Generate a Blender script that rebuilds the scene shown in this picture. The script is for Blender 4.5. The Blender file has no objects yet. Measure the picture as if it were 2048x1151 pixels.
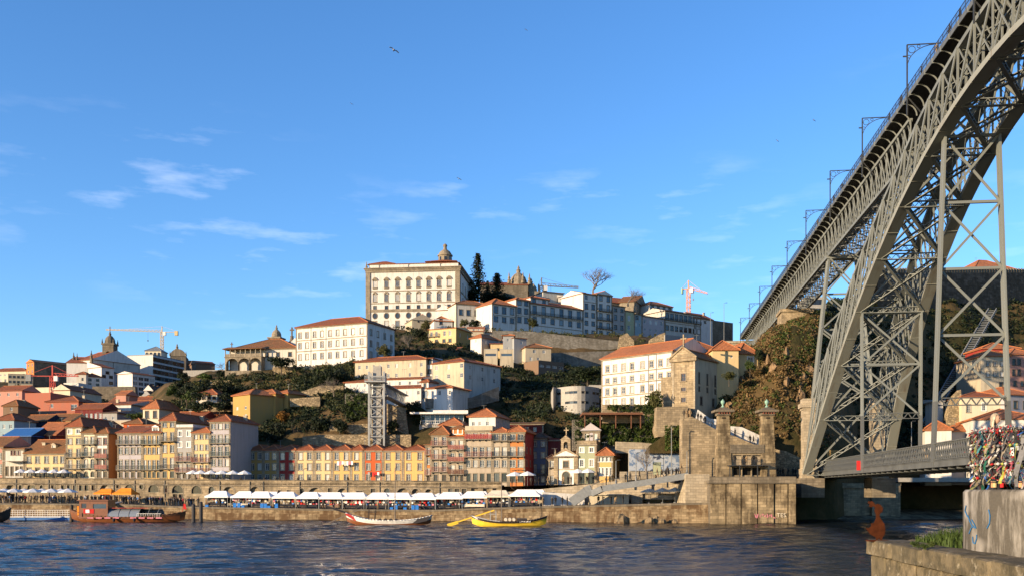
import bpy, math, random
import numpy as np
from mathutils import Vector, Matrix, noise as mnoise
rnd = random.Random(7)
R = math.radians
sc = bpy.context.scene
col = sc.collection
# ---------------------------------------------------------------- camera, sky, sun, exposure
# a camera 5.7 m above the river; the photo's perspective is upright (level camera, lens shifted up)
F, CX, HY, EYE = 1990.0, 1024.0, 980.0, 5.7
cam = bpy.data.cameras.new('camera'); camo = bpy.data.objects.new('camera', cam); col.objects.link(camo)
camo.location = (0, 0, EYE); camo.rotation_euler = (R(90), 0, 0)
cam.sensor_width = 36; cam.lens = F/2048*36; cam.shift_y = (HY-575.5)/2048
cam.clip_start = 0.5; cam.clip_end = 9000
sc.camera = camo
SUN_AZ, SUN_EL = 57.0, 11.5           # degrees to the left of straight behind the camera, and above the horizon
tosun = Vector((-math.sin(R(SUN_AZ))*math.cos(R(SUN_EL)), -math.cos(R(SUN_AZ))*math.cos(R(SUN_EL)), math.sin(R(SUN_EL))))
sun = bpy.data.lights.new('sun', 'SUN'); suno = bpy.data.objects.new('sun', sun); col.objects.link(suno)
sun.energy = 5.0; sun.angle = R(0.53); sun.color = (1.0, 0.76, 0.49)
suno.location = tosun*400; suno.rotation_euler = tosun.to_track_quat('Z', 'Y').to_euler()
w = bpy.data.worlds.new('World'); sc.world = w; w.use_nodes = True
nt = w.node_tree; nt.nodes.clear()
def N(t, tp, **k):
    n = t.nodes.new(tp)
    for a, b in k.items():
        if a in n.inputs.keys(): n.inputs[a].default_value = b
        else: setattr(n, a, b)
    return n
def MathN(t, op, a, b=None, c=None):
    n = t.nodes.new('ShaderNodeMath'); n.operation = op
    for i, x in enumerate((a, b, c)):
        if x is None: continue
        if isinstance(x, (int, float)): n.inputs[i].default_value = x
        else: t.links.new(x, n.inputs[i])
    return n.outputs[0]
def MixC(t, fac, a, b, mode='MIX'):
    n = t.nodes.new('ShaderNodeMix'); n.data_type = 'RGBA'; n.blend_type = mode
    for i, x in ((0, fac), (6, a), (7, b)):
        if isinstance(x, (int, float)): n.inputs[i].default_value = x
        elif isinstance(x, tuple): n.inputs[i].default_value = (*x[:3], 1)
        else: t.links.new(x, n.inputs[i])
    return n.outputs[2]
def Ramp(t, fac, stops, interp='LINEAR'):
    n = t.nodes.new('ShaderNodeValToRGB'); t.links.new(fac, n.inputs[0]); n.color_ramp.interpolation = interp
    els = n.color_ramp.elements
    while len(els) < len(stops): els.new(.5)
    for e, (p, c) in zip(els, stops):
        e.position = p; e.color = (*c[:3], 1) if isinstance(c, tuple) else (c, c, c, 1)
    return n.outputs[0]
sky = N(nt, 'ShaderNodeTexSky', sky_type='NISHITA', sun_disc=False, sun_elevation=R(SUN_EL),
        sun_rotation=math.atan2(tosun.x, tosun.y), altitude=60, air_density=1.0, dust_density=0.15, ozone_density=3.6)
# thin fair-weather streaks of cloud, laid on the sky by azimuth and elevation
geo = N(nt, 'ShaderNodeTexCoord'); sep = N(nt, 'ShaderNodeSeparateXYZ'); nt.links.new(geo.outputs['Generated'], sep.inputs[0])
az = MathN(nt, 'ARCTAN2', sep.outputs[0], sep.outputs[1]); el = MathN(nt, 'ARCSINE', sep.outputs[2])
cv = N(nt, 'ShaderNodeCombineXYZ'); nt.links.new(MathN(nt, 'MULTIPLY', az, 11.0), cv.inputs[0]); nt.links.new(MathN(nt, 'MULTIPLY', el, 46.0), cv.inputs[1])
n1 = N(nt, 'ShaderNodeTexNoise', Scale=1.0, Detail=6.0, Roughness=0.55); nt.links.new(cv.outputs[0], n1.inputs['Vector'])
cv2 = N(nt, 'ShaderNodeCombineXYZ'); nt.links.new(MathN(nt, 'MULTIPLY', az, 1.9), cv2.inputs[0]); nt.links.new(MathN(nt, 'MULTIPLY', el, 5.0), cv2.inputs[1]); cv2.inputs[2].default_value = 3.3
n2 = N(nt, 'ShaderNodeTexNoise', Scale=1.3, Detail=2.0); nt.links.new(cv2.outputs[0], n2.inputs['Vector'])
band = Ramp(nt, el, [(0.12, 0.0), (0.2, 1.0), (0.3, 1.0), (0.4, 0.0)])
cl = MathN(nt, 'MULTIPLY', MathN(nt, 'MULTIPLY', Ramp(nt, n1.outputs[0], [(0.54, 0.0), (0.8, 1.0)]), Ramp(nt, n2.outputs[0], [(0.48, 0.0), (0.66, 1.0)])), band)
hsv = N(nt, 'ShaderNodeHueSaturation', Saturation=1.1, Value=1.0); nt.links.new(sky.outputs[0], hsv.inputs['Color'])
skyc = MixC(nt, MathN(nt, 'MULTIPLY', cl, 0.17), MixC(nt, 1.0, hsv.outputs[0], (.96, 1.02, 1.16), 'MULTIPLY'), (9.5, 9.2, 9.3))
bg = N(nt, 'ShaderNodeBackground', Strength=0.118); nt.links.new(skyc, bg.inputs[0])
wo = N(nt, 'ShaderNodeOutputWorld'); nt.links.new(bg.outputs[0], wo.inputs[0])
vs = sc.view_settings; vs.view_transform = 'Standard'; vs.look = 'None'; vs.gamma = 1; vs.use_curve_mapping = False; vs.exposure = 1.12
sc.cycles.use_denoising = True
sc.cycles.max_bounces = 6; sc.cycles.diffuse_bounces = 2; sc.cycles.glossy_bounces = 3; sc.cycles.transparent_max_bounces = 4

def W(px, py, D): return Vector(((px-CX)*D/F, D, EYE+(HY-py)*D/F))
def Zp(py, D): return EYE+(HY-py)*D/F
def Xp(px, D): return (px-CX)*D/F

# ---------------------------------------------------------------- materials (all procedural)
MATS = {}
def newmat(name, rough=.85, spec=.25, metal=0.0):
    m = bpy.data.materials.new(name); m.use_nodes = True; t = m.node_tree
    b = t.nodes['Principled BSDF']; b.inputs['Roughness'].default_value = rough
    b.inputs['Specular IOR Level'].default_value = spec; b.inputs['Metallic'].default_value = metal
    MATS[name] = m
    return m, t, b
def uvcoord(t, rand=True):
    tc = N(t, 'ShaderNodeTexCoord'); out = tc.outputs['UV']
    if rand:
        oi = N(t, 'ShaderNodeObjectInfo'); v = N(t, 'ShaderNodeVectorMath', operation='ADD')
        cb = N(t, 'ShaderNodeCombineXYZ'); t.links.new(MathN(t, 'MULTIPLY', oi.outputs['Random'], 97.0), cb.inputs[0]); t.links.new(MathN(t, 'MULTIPLY', oi.outputs['Random'], 53.0), cb.inputs[2])
        t.links.new(out, v.inputs[0]); t.links.new(cb.outputs[0], v.inputs[1]); out = v.outputs[0]
    return out
def nz(t, vec, scale, detail=3.0, rough=.55, stretch=None):
    n = N(t, 'ShaderNodeTexNoise', Scale=scale, Detail=detail, Roughness=rough)
    if stretch:
        mp = N(t, 'ShaderNodeMapping'); mp.inputs['Scale'].default_value = stretch; t.links.new(vec, mp.inputs[0]); vec = mp.outputs[0]
    t.links.new(vec, n.inputs['Vector']); return n.outputs[0]
def bump(t, b, h, strength=.4, dist=.03):
    n = N(t, 'ShaderNodeBump', Strength=strength, Distance=dist); t.links.new(h, n.inputs['Height']); t.links.new(n.outputs[0], b.inputs['Normal'])
def dk(c, k): return tuple(x*k for x in c)
def plaster(name, c, dirt=.35, grime=(.16, .14, .11)):
    if name in MATS: return MATS[name]
    m, t, b = newmat(name, .9, .15); uv = uvcoord(t); c = dk(c, .8)
    a = nz(t, uv, .45, 5, .6); s = nz(t, uv, 1.0, 4, .6, (1.6, .16, 1)); f = nz(t, uv, 7, 3)
    k = MathN(t, 'MULTIPLY', Ramp(t, s, [(.45, 0.0), (.75, 1.0)]), Ramp(t, a, [(.35, .15), (.7, 1.0)]))
    c1 = MixC(t, MathN(t, 'MULTIPLY', Ramp(t, f, [(.3, 0.0), (.7, 1.0)]), .25), c, dk(c, .82))
    t.links.new(MixC(t, MathN(t, 'MULTIPLY', k, min(.95, dirt*1.5)), c1, grime), b.inputs['Base Color']); bump(t, b, f, .25, .02)
    return m
def plain(name, c, rough=.7, spec=.3, metal=0.0, vary=.2, scale=2.0):
    if name in MATS: return MATS[name]
    m, t, b = newmat(name, rough, spec, metal); c = dk(c, .84)
    tc = N(t, 'ShaderNodeTexCoord'); a = nz(t, tc.outputs['Object'], scale, 4)
    t.links.new(MixC(t, Ramp(t, a, [(.3, 0.0), (.7, 1.0)]), dk(c, 1-vary), dk(c, 1+vary*.5)), b.inputs['Base Color'])
    return m
def ashlar(name, c, bw=.9, bh=.42, var=.3, stain=.5, stainc=(.07, .06, .045), mortar=.55, scale=1.0, bstr=.6):
    if name in MATS: return MATS[name]
    m, t, b = newmat(name, .92, .12); uv = uvcoord(t, False); c = dk(c, .76)
    br = N(t, 'ShaderNodeTexBrick', Scale=1.0); br.inputs['Brick Width'].default_value = bw; br.inputs['Row Height'].default_value = bh
    br.inputs['Mortar Size'].default_value = .018; br.inputs['Mortar Smooth'].default_value = .3; br.inputs['Bias'].default_value = 0
    br.inputs['Color1'].default_value = (*dk(c, 1-var), 1); br.inputs['Color2'].default_value = (*dk(c, 1+var*.7), 1); br.inputs['Mortar'].default_value = (*dk(c, mortar), 1)
    wv = N(t, 'ShaderNodeVectorMath', operation='ADD'); nn = N(t, 'ShaderNodeTexNoise', Scale=.8, Detail=2.0); t.links.new(uv, nn.inputs['Vector'])
    sm = N(t, 'ShaderNodeVectorMath', operation='SCALE'); sm.inputs['Scale'].default_value = .18; t.links.new(nn.outputs['Color'], sm.inputs[0])
    t.links.new(uv, wv.inputs[0]); t.links.new(sm.outputs[0], wv.inputs[1]); t.links.new(wv.outputs[0], br.inputs['Vector'])
    a = nz(t, uv, .22, 5, .65); s = nz(t, uv, .9, 4, .6, (1.3, .2, 1)); f = nz(t, uv, 5, 4)
    k = MathN(t, 'MULTIPLY', Ramp(t, MathN(t, 'ADD', MathN(t, 'MULTIPLY', a, .6), MathN(t, 'MULTIPLY', s, .4)), [(.45, 0.0), (.56, 1.0)]), stain)
    cc = MixC(t, MathN(t, 'MULTIPLY', f, .35), br.outputs['Color'], dk(c, .45))
    t.links.new(MixC(t, k, cc, stainc), b.inputs['Base Color'])
    bump(t, b, MathN(t, 'ADD', MathN(t, 'MULTIPLY', br.outputs['Fac'], -1.0), MathN(t, 'MULTIPLY', f, .6)), bstr, .05)
    return m
def rubble(name, c, size=1.6, stain=.45, stainc=(.06, .055, .035)):
    if name in MATS: return MATS[name]
    m, t, b = newmat(name, .95, .1); uv = uvcoord(t, False); c = dk(c, .8)
    mp = N(t, 'ShaderNodeMapping'); mp.inputs['Scale'].default_value = (1, 1.7, 1); t.links.new(uv, mp.inputs[0])
    v = N(t, 'ShaderNodeTexVoronoi', Scale=size); t.links.new(mp.outputs[0], v.inputs['Vector'])
    e = N(t, 'ShaderNodeTexVoronoi', Scale=size, feature='DISTANCE_TO_EDGE'); t.links.new(mp.outputs[0], e.inputs['Vector'])
    hs = N(t, 'ShaderNodeSeparateColor'); t.links.new(v.outputs['Color'], hs.inputs[0])
    cc = MixC(t, hs.outputs[0], dk(c, .6), dk(c, 1.25)); ed = Ramp(t, e.outputs['Distance'], [(0.0, 0.0), (.1, 1.0)])
    cc = MixC(t, ed, dk(c, .35), cc); a = nz(t, uv, .25, 5, .65)
    t.links.new(MixC(t, MathN(t, 'MULTIPLY', Ramp(t, a, [(.45, 0.0), (.65, 1.0)]), stain), cc, stainc), b.inputs['Base Color'])
    bump(t, b, MathN(t, 'ADD', ed, MathN(t, 'MULTIPLY', nz(t, uv, 6, 3), .5)), .7, .06)
    return m
def tiles(name, c1, c2, moss=.35, mossc=(.09, .075, .04)):
    if name in MATS: return MATS[name]
    m, t, b = newmat(name, .85, .2); c1, c2 = dk(c1, .8), dk(c2, .8); uv = uvcoord(t); sp = N(t, 'ShaderNodeSeparateXYZ'); t.links.new(uv, sp.inputs[0])
    u = MathN(t, 'MULTIPLY', sp.outputs[0], 1/.26); v = MathN(t, 'MULTIPLY', sp.outputs[1], 1/.42)
    cb = N(t, 'ShaderNodeCombineXYZ'); t.links.new(MathN(t, 'FLOOR', u), cb.inputs[0]); t.links.new(MathN(t, 'FLOOR', v), cb.inputs[1])
    wn = N(t, 'ShaderNodeTexWhiteNoise'); t.links.new(cb.outputs[0], wn.inputs['Vector'])
    a = nz(t, uv, .5, 5, .6)
    cc = MixC(t, MathN(t, 'ADD', MathN(t, 'MULTIPLY', wn.outputs['Value'], .55), MathN(t, 'MULTIPLY', a, .5)), c1, c2)
    mo = Ramp(t, nz(t, uv, .3, 5, .7), [(.42, 0.0), (.68, 1.0)])
    t.links.new(MixC(t, MathN(t, 'MULTIPLY', mo, moss), cc, mossc), b.inputs['Base Color'])
    wv = MathN(t, 'ABSOLUTE', MathN(t, 'SINE', MathN(t, 'MULTIPLY', u, math.pi))); st = MathN(t, 'FRACT', v)
    bump(t, b, MathN(t, 'ADD', wv, MathN(t, 'MULTIPLY', st, -.45)), .9, .07)
    return m
def foliage(name, c1, c2, c3, scale=.5):
    if name in MATS: return MATS[name]
    m, t, b = newmat(name, .65, .25); c1, c2, c3 = dk(c1, .75), dk(c2, .75), dk(c3, .75); tc = N(t, 'ShaderNodeTexCoord'); oi = N(t, 'ShaderNodeObjectInfo')
    a = nz(t, tc.outputs['Object'], scale, 3); d = nz(t, tc.outputs['Object'], scale*9, 2)
    cc = MixC(t, Ramp(t, MathN(t, 'ADD', MathN(t, 'MULTIPLY', a, .7), MathN(t, 'MULTIPLY', d, .35)), [(.4, 0.0), (.65, 1.0)]), c1, c2)
    t.links.new(MixC(t, MathN(t, 'MULTIPLY', oi.outputs['Random'], .5), cc, c3), b.inputs['Base Color'])
    tr = N(t, 'ShaderNodeBsdfTranslucent'); t.links.new(cc, tr.inputs[0]); mx = N(t, 'ShaderNodeMixShader', ); mx.inputs[0].default_value = .2
    t.links.new(b.outputs[0], mx.inputs[1]); t.links.new(tr.outputs[0], mx.inputs[2]); t.links.new(mx.outputs[0], t.nodes['Material Output'].inputs[0])
    return m
def glassmat(name, stops, rough=.06):
    m, t, b = newmat(name, rough, .6); oi = N(t, 'ShaderNodeObjectInfo'); uv = uvcoord(t)
    c = Ramp(t, oi.outputs['Random'], stops, 'CONSTANT'); t.links.new(MixC(t, MathN(t, 'MULTIPLY', nz(t, uv, 1.3, 2), .5), c, (.02, .022, .025)), b.inputs['Base Color'])
    bump(t, b, nz(t, uv, .9, 2), .05, .05)
    return m
STONE = ashlar('granite_trim', (.36, .30, .215), 1.1, .5, .14, .45)
ashlar('granite_dark', (.24, .2, .145), 1.0, .45, .25, .6)
ashlar('granite_warm', (.42, .33, .21), .95, .42, .3, .5)
ashlar('bastion_stone', (.36, .28, .17), 1.0, .5, .4, .95, (.06, .045, .028))
ashlar('town_stone', (.1, .09, .075), 1.2, .6, .5, .7, (.03, .028, .02))  # old dark stone, toned darker still to stand in for the wall's shade
ashlar('granite_pale', (.5, .42, .3), 1.0, .5, .2, .3)
ashlar('quay_stone', (.34, .255, .15), .85, .42, .35, .85, (.07, .038, .018))
ashlar('wall_grey_stone', (.27, .25, .21), .7, .34, .3, .55)
rubble('rubble_warm', (.40, .31, .19), 1.5, .35)
rubble('rubble_grey', (.22, .2, .165), 1.7, .4)
tiles('tile_orange', (.36, .115, .045), (.55, .21, .085), .35)
tiles('tile_red', (.24, .066, .03), (.38, .125, .055), .45)
tiles('tile_brown', (.2, .085, .035), (.34, .15, .06), .6, (.1, .085, .04))
tiles('tile_dark', (.1, .06, .045), (.18, .1, .06), .5, (.05, .045, .03))
glassmat('glass', [(0, (.03, .035, .04)), (.45, (.06, .07, .08)), (.62, (.3, .29, .26)), (.82, (.5, .48, .42))])
glassmat('glass_dark', [(0, (.015, .017, .02)), (.6, (.03, .04, .05)), (.85, (.1, .11, .11))])
glassmat('glass_blue', [(0, (.03, .05, .08)), (.5, (.05, .09, .13)), (.85, (.2, .24, .26))])
plain('white_wood', (.78, .76, .7), .6); plain('brown_wood', (.16, .07, .035), .6); plain('red_wood', (.33, .035, .03), .55)
plain('green_wood', (.03, .07, .055), .5); plain('dark_wood', (.04, .03, .025), .6); plain('blue_wood', (.04, .09, .16), .5)
plain('iron', (.035, .038, .04), .5, .4); plain('iron_green', (.06, .1, .085), .55); plain('iron_red', (.3, .1, .07), .6); plain('iron_grey', (.2, .21, .21), .5)
plain('white_cloth', (.8, .79, .76), .85, .1, 0, .08); plain('orange_cloth', (.85, .26, .03), .8, .1); plain('cream_cloth', (.62, .55, .43), .85, .1); plain('red_cloth', (.55, .03, .03), .8, .1)
plain('blue_cloth', (.03, .2, .6), .7, .2); plain('dark_cloth', (.03, .03, .035), .85, .1); plain('pink_cloth', (.6, .22, .27), .85, .1)
plain('concrete', (.36, .34, .3), .9, .15); plain('lead', (.2, .21, .21), .6); plain('slate', (.09, .095, .1), .7); plain('recess_shade', (.03, .027, .022), .95, .05)  # last one: near-black backing, shade of the openings put into the colour
plain('asphalt', (.08, .075, .07), .9, .1); plain('verdigris', (.25, .42, .33), .7, .2); plain('metal_grey', (.32, .33, .32), .5, .4); plain('crane_yellow', (.55, .42, .2), .6); plain('crane_red', (.5, .06, .04), .6); plain('crane_orange', (.6, .27, .12), .6)
plain('tarp', (.03, .13, .36), .6); plain('rust', (.075, .021, .007), .9, .1, 0, .45, 7)
foliage('leaf_dark', (.008, .014, .006), (.03, .048, .014), (.022, .03, .012))
foliage('leaf_green', (.024, .046, .01), (.1, .15, .03), (.08, .095, .025))
foliage('leaf_olive', (.032, .042, .012), (.12, .13, .04), (.11, .09, .03))
foliage('leaf_brown', (.06, .042, .018), (.27, .17, .07), (.2, .14, .05), .25)
foliage('leaf_orange', (.12, .05, .01), (.32, .15, .02), (.2, .1, .02))
foliage('ivy', (.02, .04, .008), (.085, .13, .02), (.05, .07, .02), .6)
plain('bark', (.1, .08, .06), .95, .1); plain('bark_pale', (.2, .17, .14), .95, .1)
WALLC = dict(white=((.66, .635, .585), .45), cream=((.66, .58, .42), .4), white_old=((.56, .53, .46), .7), yellow=((.62, .40, .15), .35), pale_yellow=((.64, .48, .25), .35), ochre=((.42, .265, .085), .4),
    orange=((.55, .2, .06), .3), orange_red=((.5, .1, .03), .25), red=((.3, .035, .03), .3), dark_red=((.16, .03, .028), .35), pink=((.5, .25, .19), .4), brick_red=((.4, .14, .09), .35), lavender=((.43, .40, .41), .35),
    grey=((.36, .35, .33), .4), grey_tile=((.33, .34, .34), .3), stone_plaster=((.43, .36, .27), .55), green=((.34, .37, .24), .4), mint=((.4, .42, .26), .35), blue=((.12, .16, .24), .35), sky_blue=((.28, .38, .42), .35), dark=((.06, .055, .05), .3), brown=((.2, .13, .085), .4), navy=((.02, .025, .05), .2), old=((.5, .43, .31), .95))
for k, (c, d) in WALLC.items(): plaster(k, c, d)
def M(n): return MATS[n] if isinstance(n, str) else n

# ---------------------------------------------------------------- mesh builder
class MB:
    def __init__(s): s.v = []; s.f = []; s.m = []
    def face(s, pts, mi=0):
        n = len(s.v); s.v += [tuple(p) for p in pts]; s.f.append(tuple(range(n, n+len(pts)))); s.m.append(mi)
    def idx(s, vs, fs, mi=0):
        n = len(s.v); s.v += [tuple(p) for p in vs]
        for f in fs: s.f.append(tuple(i+n for i in f)); s.m.append(mi)
    def box(s, x0, y0, z0, x1, y1, z1, mi=0):
        s.idx([(x0,y0,z0),(x1,y0,z0),(x1,y1,z0),(x0,y1,z0),(x0,y0,z1),(x1,y0,z1),(x1,y1,z1),(x0,y1,z1)],
              [(0,3,2,1),(4,5,6,7),(0,1,5,4),(1,2,6,5),(2,3,7,6),(3,0,4,7)], mi)
    def bar(s, p, q, wd, h=None, mi=0, up=(0,0,1)):
        p, q = Vector(p), Vector(q); d = (q-p)
        if d.length < 1e-6: return
        d.normalize(); h = h or wd; u = Vector(up); a = d.cross(u)
        if a.length < 1e-3: a = d.cross(Vector((0,1,0)))
        a.normalize(); b = a.cross(d); a = a*wd/2; b = b*h/2
        s.idx([p-a-b,p+a-b,p+a+b,p-a+b,q-a-b,q+a-b,q+a+b,q-a+b], [(0,1,2,3),(7,6,5,4),(0,4,5,1),(1,5,6,2),(2,6,7,3),(3,7,4,0)], mi)
    def cyl(s, p, q, r0, r1=None, n=8, mi=0):
        p, q = Vector(p), Vector(q); r1 = r0 if r1 is None else r1; d = (q-p).normalized()
        a = d.cross(Vector((0,0,1))); a = Vector((1,0,0)) if a.length < 1e-3 else a.normalized(); b = d.cross(a)
        vs = []
        for (c, r) in ((p, r0), (q, r1)):
            for i in range(n):
                t = 2*math.pi*i/n; vs.append(c+a*(math.cos(t)*r)+b*(math.sin(t)*r))
        fs = [(i, i+n, (i+1) % n+n, (i+1) % n) for i in range(n)]+[tuple(range(n)), tuple(range(2*n-1, n-1, -1))]
        s.idx(vs, fs, mi)
    def path(s, pts, r, n=6, mi=0):
        for a, b in zip(pts, pts[1:]): s.cyl(a, b, r, r, n, mi)
    def lathe(s, prof, n=16, c=(0,0,0), mi=0, a0=0.0):
        vs = []; fs = []
        for r, z in prof:
            for i in range(n):
                t = a0+2*math.pi*i/n; vs.append((c[0]+r*math.cos(t), c[1]+r*math.sin(t), c[2]+z))
        for k in range(len(prof)-1):
            for i in range(n): fs.append((k*n+i, k*n+(i+1) % n, (k+1)*n+(i+1) % n, (k+1)*n+i))
        fs += [tuple(range(n-1, -1, -1)), tuple(range((len(prof)-1)*n, len(prof)*n))]
        s.idx(vs, fs, mi)
    def prism(s, poly, y0, y1, mi=0):          # polygon in x,z swept along y
        n = len(poly)
        s.idx([(x, y0, z) for x, z in poly]+[(x, y1, z) for x, z in poly],
              [tuple(range(n)), tuple(range(2*n-1, n-1, -1))]+[(i, i+n, (i+1) % n+n, (i+1) % n) for i in range(n)], mi)
    def mesh(s, name, mats, smooth=False, uv=True):
        me = bpy.data.meshes.new(name); me.from_pydata(s.v, [], s.f)
        for m in (mats if isinstance(mats, (list, tuple)) else [mats]): me.materials.append(M(m))
        if any(s.m): me.polygons.foreach_set('material_index', s.m)
        if smooth: me.polygons.foreach_set('use_smooth', [True]*len(me.polygons))
        if uv and len(s.f):
            V = s.v; out = []
            for f in s.f:
                a, b, c = V[f[0]], V[f[1]], V[f[2]]
                e1 = (b[0]-a[0], b[1]-a[1], b[2]-a[2]); e2 = (c[0]-a[0], c[1]-a[1], c[2]-a[2])
                nx, ny, nzz = e1[1]*e2[2]-e1[2]*e2[1], e1[2]*e2[0]-e1[0]*e2[2], e1[0]*e2[1]-e1[1]*e2[0]
                l = math.sqrt(nx*nx+ny*ny+nzz*nzz) or 1; nx /= l; ny /= l; nzz /= l
                h = math.hypot(nx, ny)
                if h < .15: ux, uy, vx, vy, vz = 1, 0, 0, 1, 0
                else: ux, uy, vx, vy, vz = -ny/h, nx/h, -nx*nzz/h, -ny*nzz/h, h
                for i in f: p = V[i]; out += [p[0]*ux+p[1]*uy, p[0]*vx+p[1]*vy+p[2]*vz]
            me.uv_layers.new(name='UVMap').data.foreach_set('uv', out)
        me.update()
        return me
    def build(s, name, mats, parent=None, smooth=False, loc=None, rz=0, uv=True):
        return ob(name, s.mesh(name, mats, smooth, uv), parent, loc, rz)
def ob(name, me, parent=None, loc=None, rz=0):
    o = bpy.data.objects.new(name, me); col.objects.link(o)
    if parent is not None: o.parent = parent
    if loc is not None: o.location = loc
    if rz: o.rotation_euler = (0, 0, rz)
    return o
def tag(o, label=None, cat=None, group=None, kind=None):
    if label: o['label'] = label
    if cat: o['category'] = cat
    if group: o['group'] = group
    if kind: o['kind'] = kind
    return o
def thing(name, label, cat, loc=(0,0,0), rz=0, group=None): return tag(ob(name, None, None, loc, rz), label, cat, group)
def struct(name, mb, mats, smooth=False, kind='structure', uv=True): return tag(mb.build(name, mats, None, smooth, uv=uv), kind=kind)
KIDS = {}
def copy_tree(o, parent=None):
    c = o.copy(); col.objects.link(c)
    if parent is not None: c.parent = parent
    for ch in list(o.children):
        if ch.name != c.name: copy_tree(ch, c)
    return c
def scribble(n, wd, h, mat, seed, t=.1):
    r_ = random.Random(seed); mb = MB()
    for i in range(n):
        x = (i-n/2)*wd; p = Vector((x, 0, r_.uniform(0, h)))
        for k in range(4): q = Vector((x+r_.uniform(0, wd*.8), -.004*k, r_.uniform(0, h))); mb.bar(p, q, .02, t*r_.uniform(.7, 1.4), up=(0, 1, 0) if abs(q.x-p.x) < .01 else (0, 0, 1)); p = q
    return mb.mesh('lettering', mat, uv=False)
def text_mesh(s, size, mat, depth=.01):
    cu = bpy.data.curves.new('text', 'FONT'); cu.body = s; cu.size = size; cu.extrude = depth; cu.resolution_u = 2; cu.align_x = 'CENTER'
    o = bpy.data.objects.new('text', cu); col.objects.link(o); dg = bpy.context.evaluated_depsgraph_get()
    me = bpy.data.meshes.new_from_object(o.evaluated_get(dg)); me.materials.clear(); me.materials.append(M(mat))
    bpy.data.objects.remove(o); bpy.data.curves.remove(cu)
    me.transform(Matrix.Rotation(R(90), 4, 'X'))
    return me
# ---------------------------------------------------------------- building kit
def arc(cx, zc, r, n=8, rz=None): return [(cx-r*math.cos(math.pi*i/n), zc+(rz or r)*math.sin(math.pi*i/n)) for i in range(n+1)]
def wall_holes(mb, w, z0, z1, holes, t=.25, mi=0, mr=0, T=None):
    """wall in the plane y=0 (outside is -y) with real openings; holes: (kind, xa, xb, za, zb); T maps (x,y,z)"""
    T = T or (lambda x, y, z: (x, y, z))
    xs = sorted({0, w} | {min(max(h[1], 0), w) for h in holes} | {min(max(h[2], 0), w) for h in holes})
    zs = sorted({z0, z1} | {h[3] for h in holes} | {h[4] for h in holes})
    for xa, xb in zip(xs, xs[1:]):
        run = None
        for za, zb in zip(zs, zs[1:]):
            cx, cz = (xa+xb)/2, (za+zb)/2
            if any(h[1] < cx < h[2] and h[3] < cz < h[4] for h in holes) or zb-za < 1e-4 or xb-xa < 1e-4: continue
            mb.face([T(xa,0,za), T(xb,0,za), T(xb,0,zb), T(xa,0,zb)], mi)
    for k, xa, xb, za, zb in holes:
        cx = (xa+xb)/2; r = (xb-xa)/2
        if k == 'r': loop = [(xa, za), (xa, zb), (xb, zb), (xb, za)]
        elif k == 'a':
            rz = min(r, (zb-za)*.98); a = arc(cx, zb-rz, r, 8, rz); loop = [(xa, za)]+a+[(xb, za)]
            mb.face([T(x,0,z) for x, z in [(xa, zb)]+a[4::-1]][::-1], mi); mb.face([T(x,0,z) for x, z in a[4:]+[(xb, zb)]], mi)
        else:
            zc = (za+zb)/2; rr = (zb-za)/2; pts = [(cx+r*math.cos(2*math.pi*i/16), zc+rr*math.sin(2*math.pi*i/16)) for i in range(16)]
            for q, (qx, qz) in enumerate(((xb, zb), (xa, zb), (xa, za), (xb, za))):
                mb.face([T(x,0,z) for x, z in [(qx, qz)]+[pts[(4*q+4-j) % 16] for j in range(5)]], mi)
            loop = [pts[-i] for i in range(16)]
        n = len(loop)
        for i in range(n):
            a, b = loop[i], loop[(i+1) % n]
            mb.face([T(a[0],0,a[1]), T(a[0],t,a[1]), T(b[0],t,b[1]), T(b[0],0,b[1])][::-1], mr)
MC = {}
def cached(key, fn):
    if key not in MC: MC[key] = fn()
    return MC[key]
def rd(x): return round(x*20)/20
KINDS = dict(  # surround, sash material, columns, rows, glass
    s=('granite_trim', 'white_wood', 2, 4, 'glass'), d=('granite_trim', 'white_wood', 2, 4, 'glass'), b=('granite_dark', 'blue_wood', 2, 3, 'glass_blue'),
    k=('granite_dark', 'dark_wood', 2, 2, 'glass_dark'), n=(None, 'white_wood', 2, 2, 'glass'), w=('white_wood', 'white_wood', 2, 3, 'glass'), r=('granite_trim', 'red_wood', 2, 3, 'glass'),
    g=('granite_trim', 'green_wood', 2, 1, 'glass_dark'), t=('granite_trim', 'brown_wood', 2, 2, 'glass_dark'), p=('granite_warm', 'white_wood', 3, 6, 'glass'), x=(None, 'iron_grey', 1, 1, 'glass_blue'), z=('granite_pale', 'white_wood', 2, 2, 'glass'))
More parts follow.
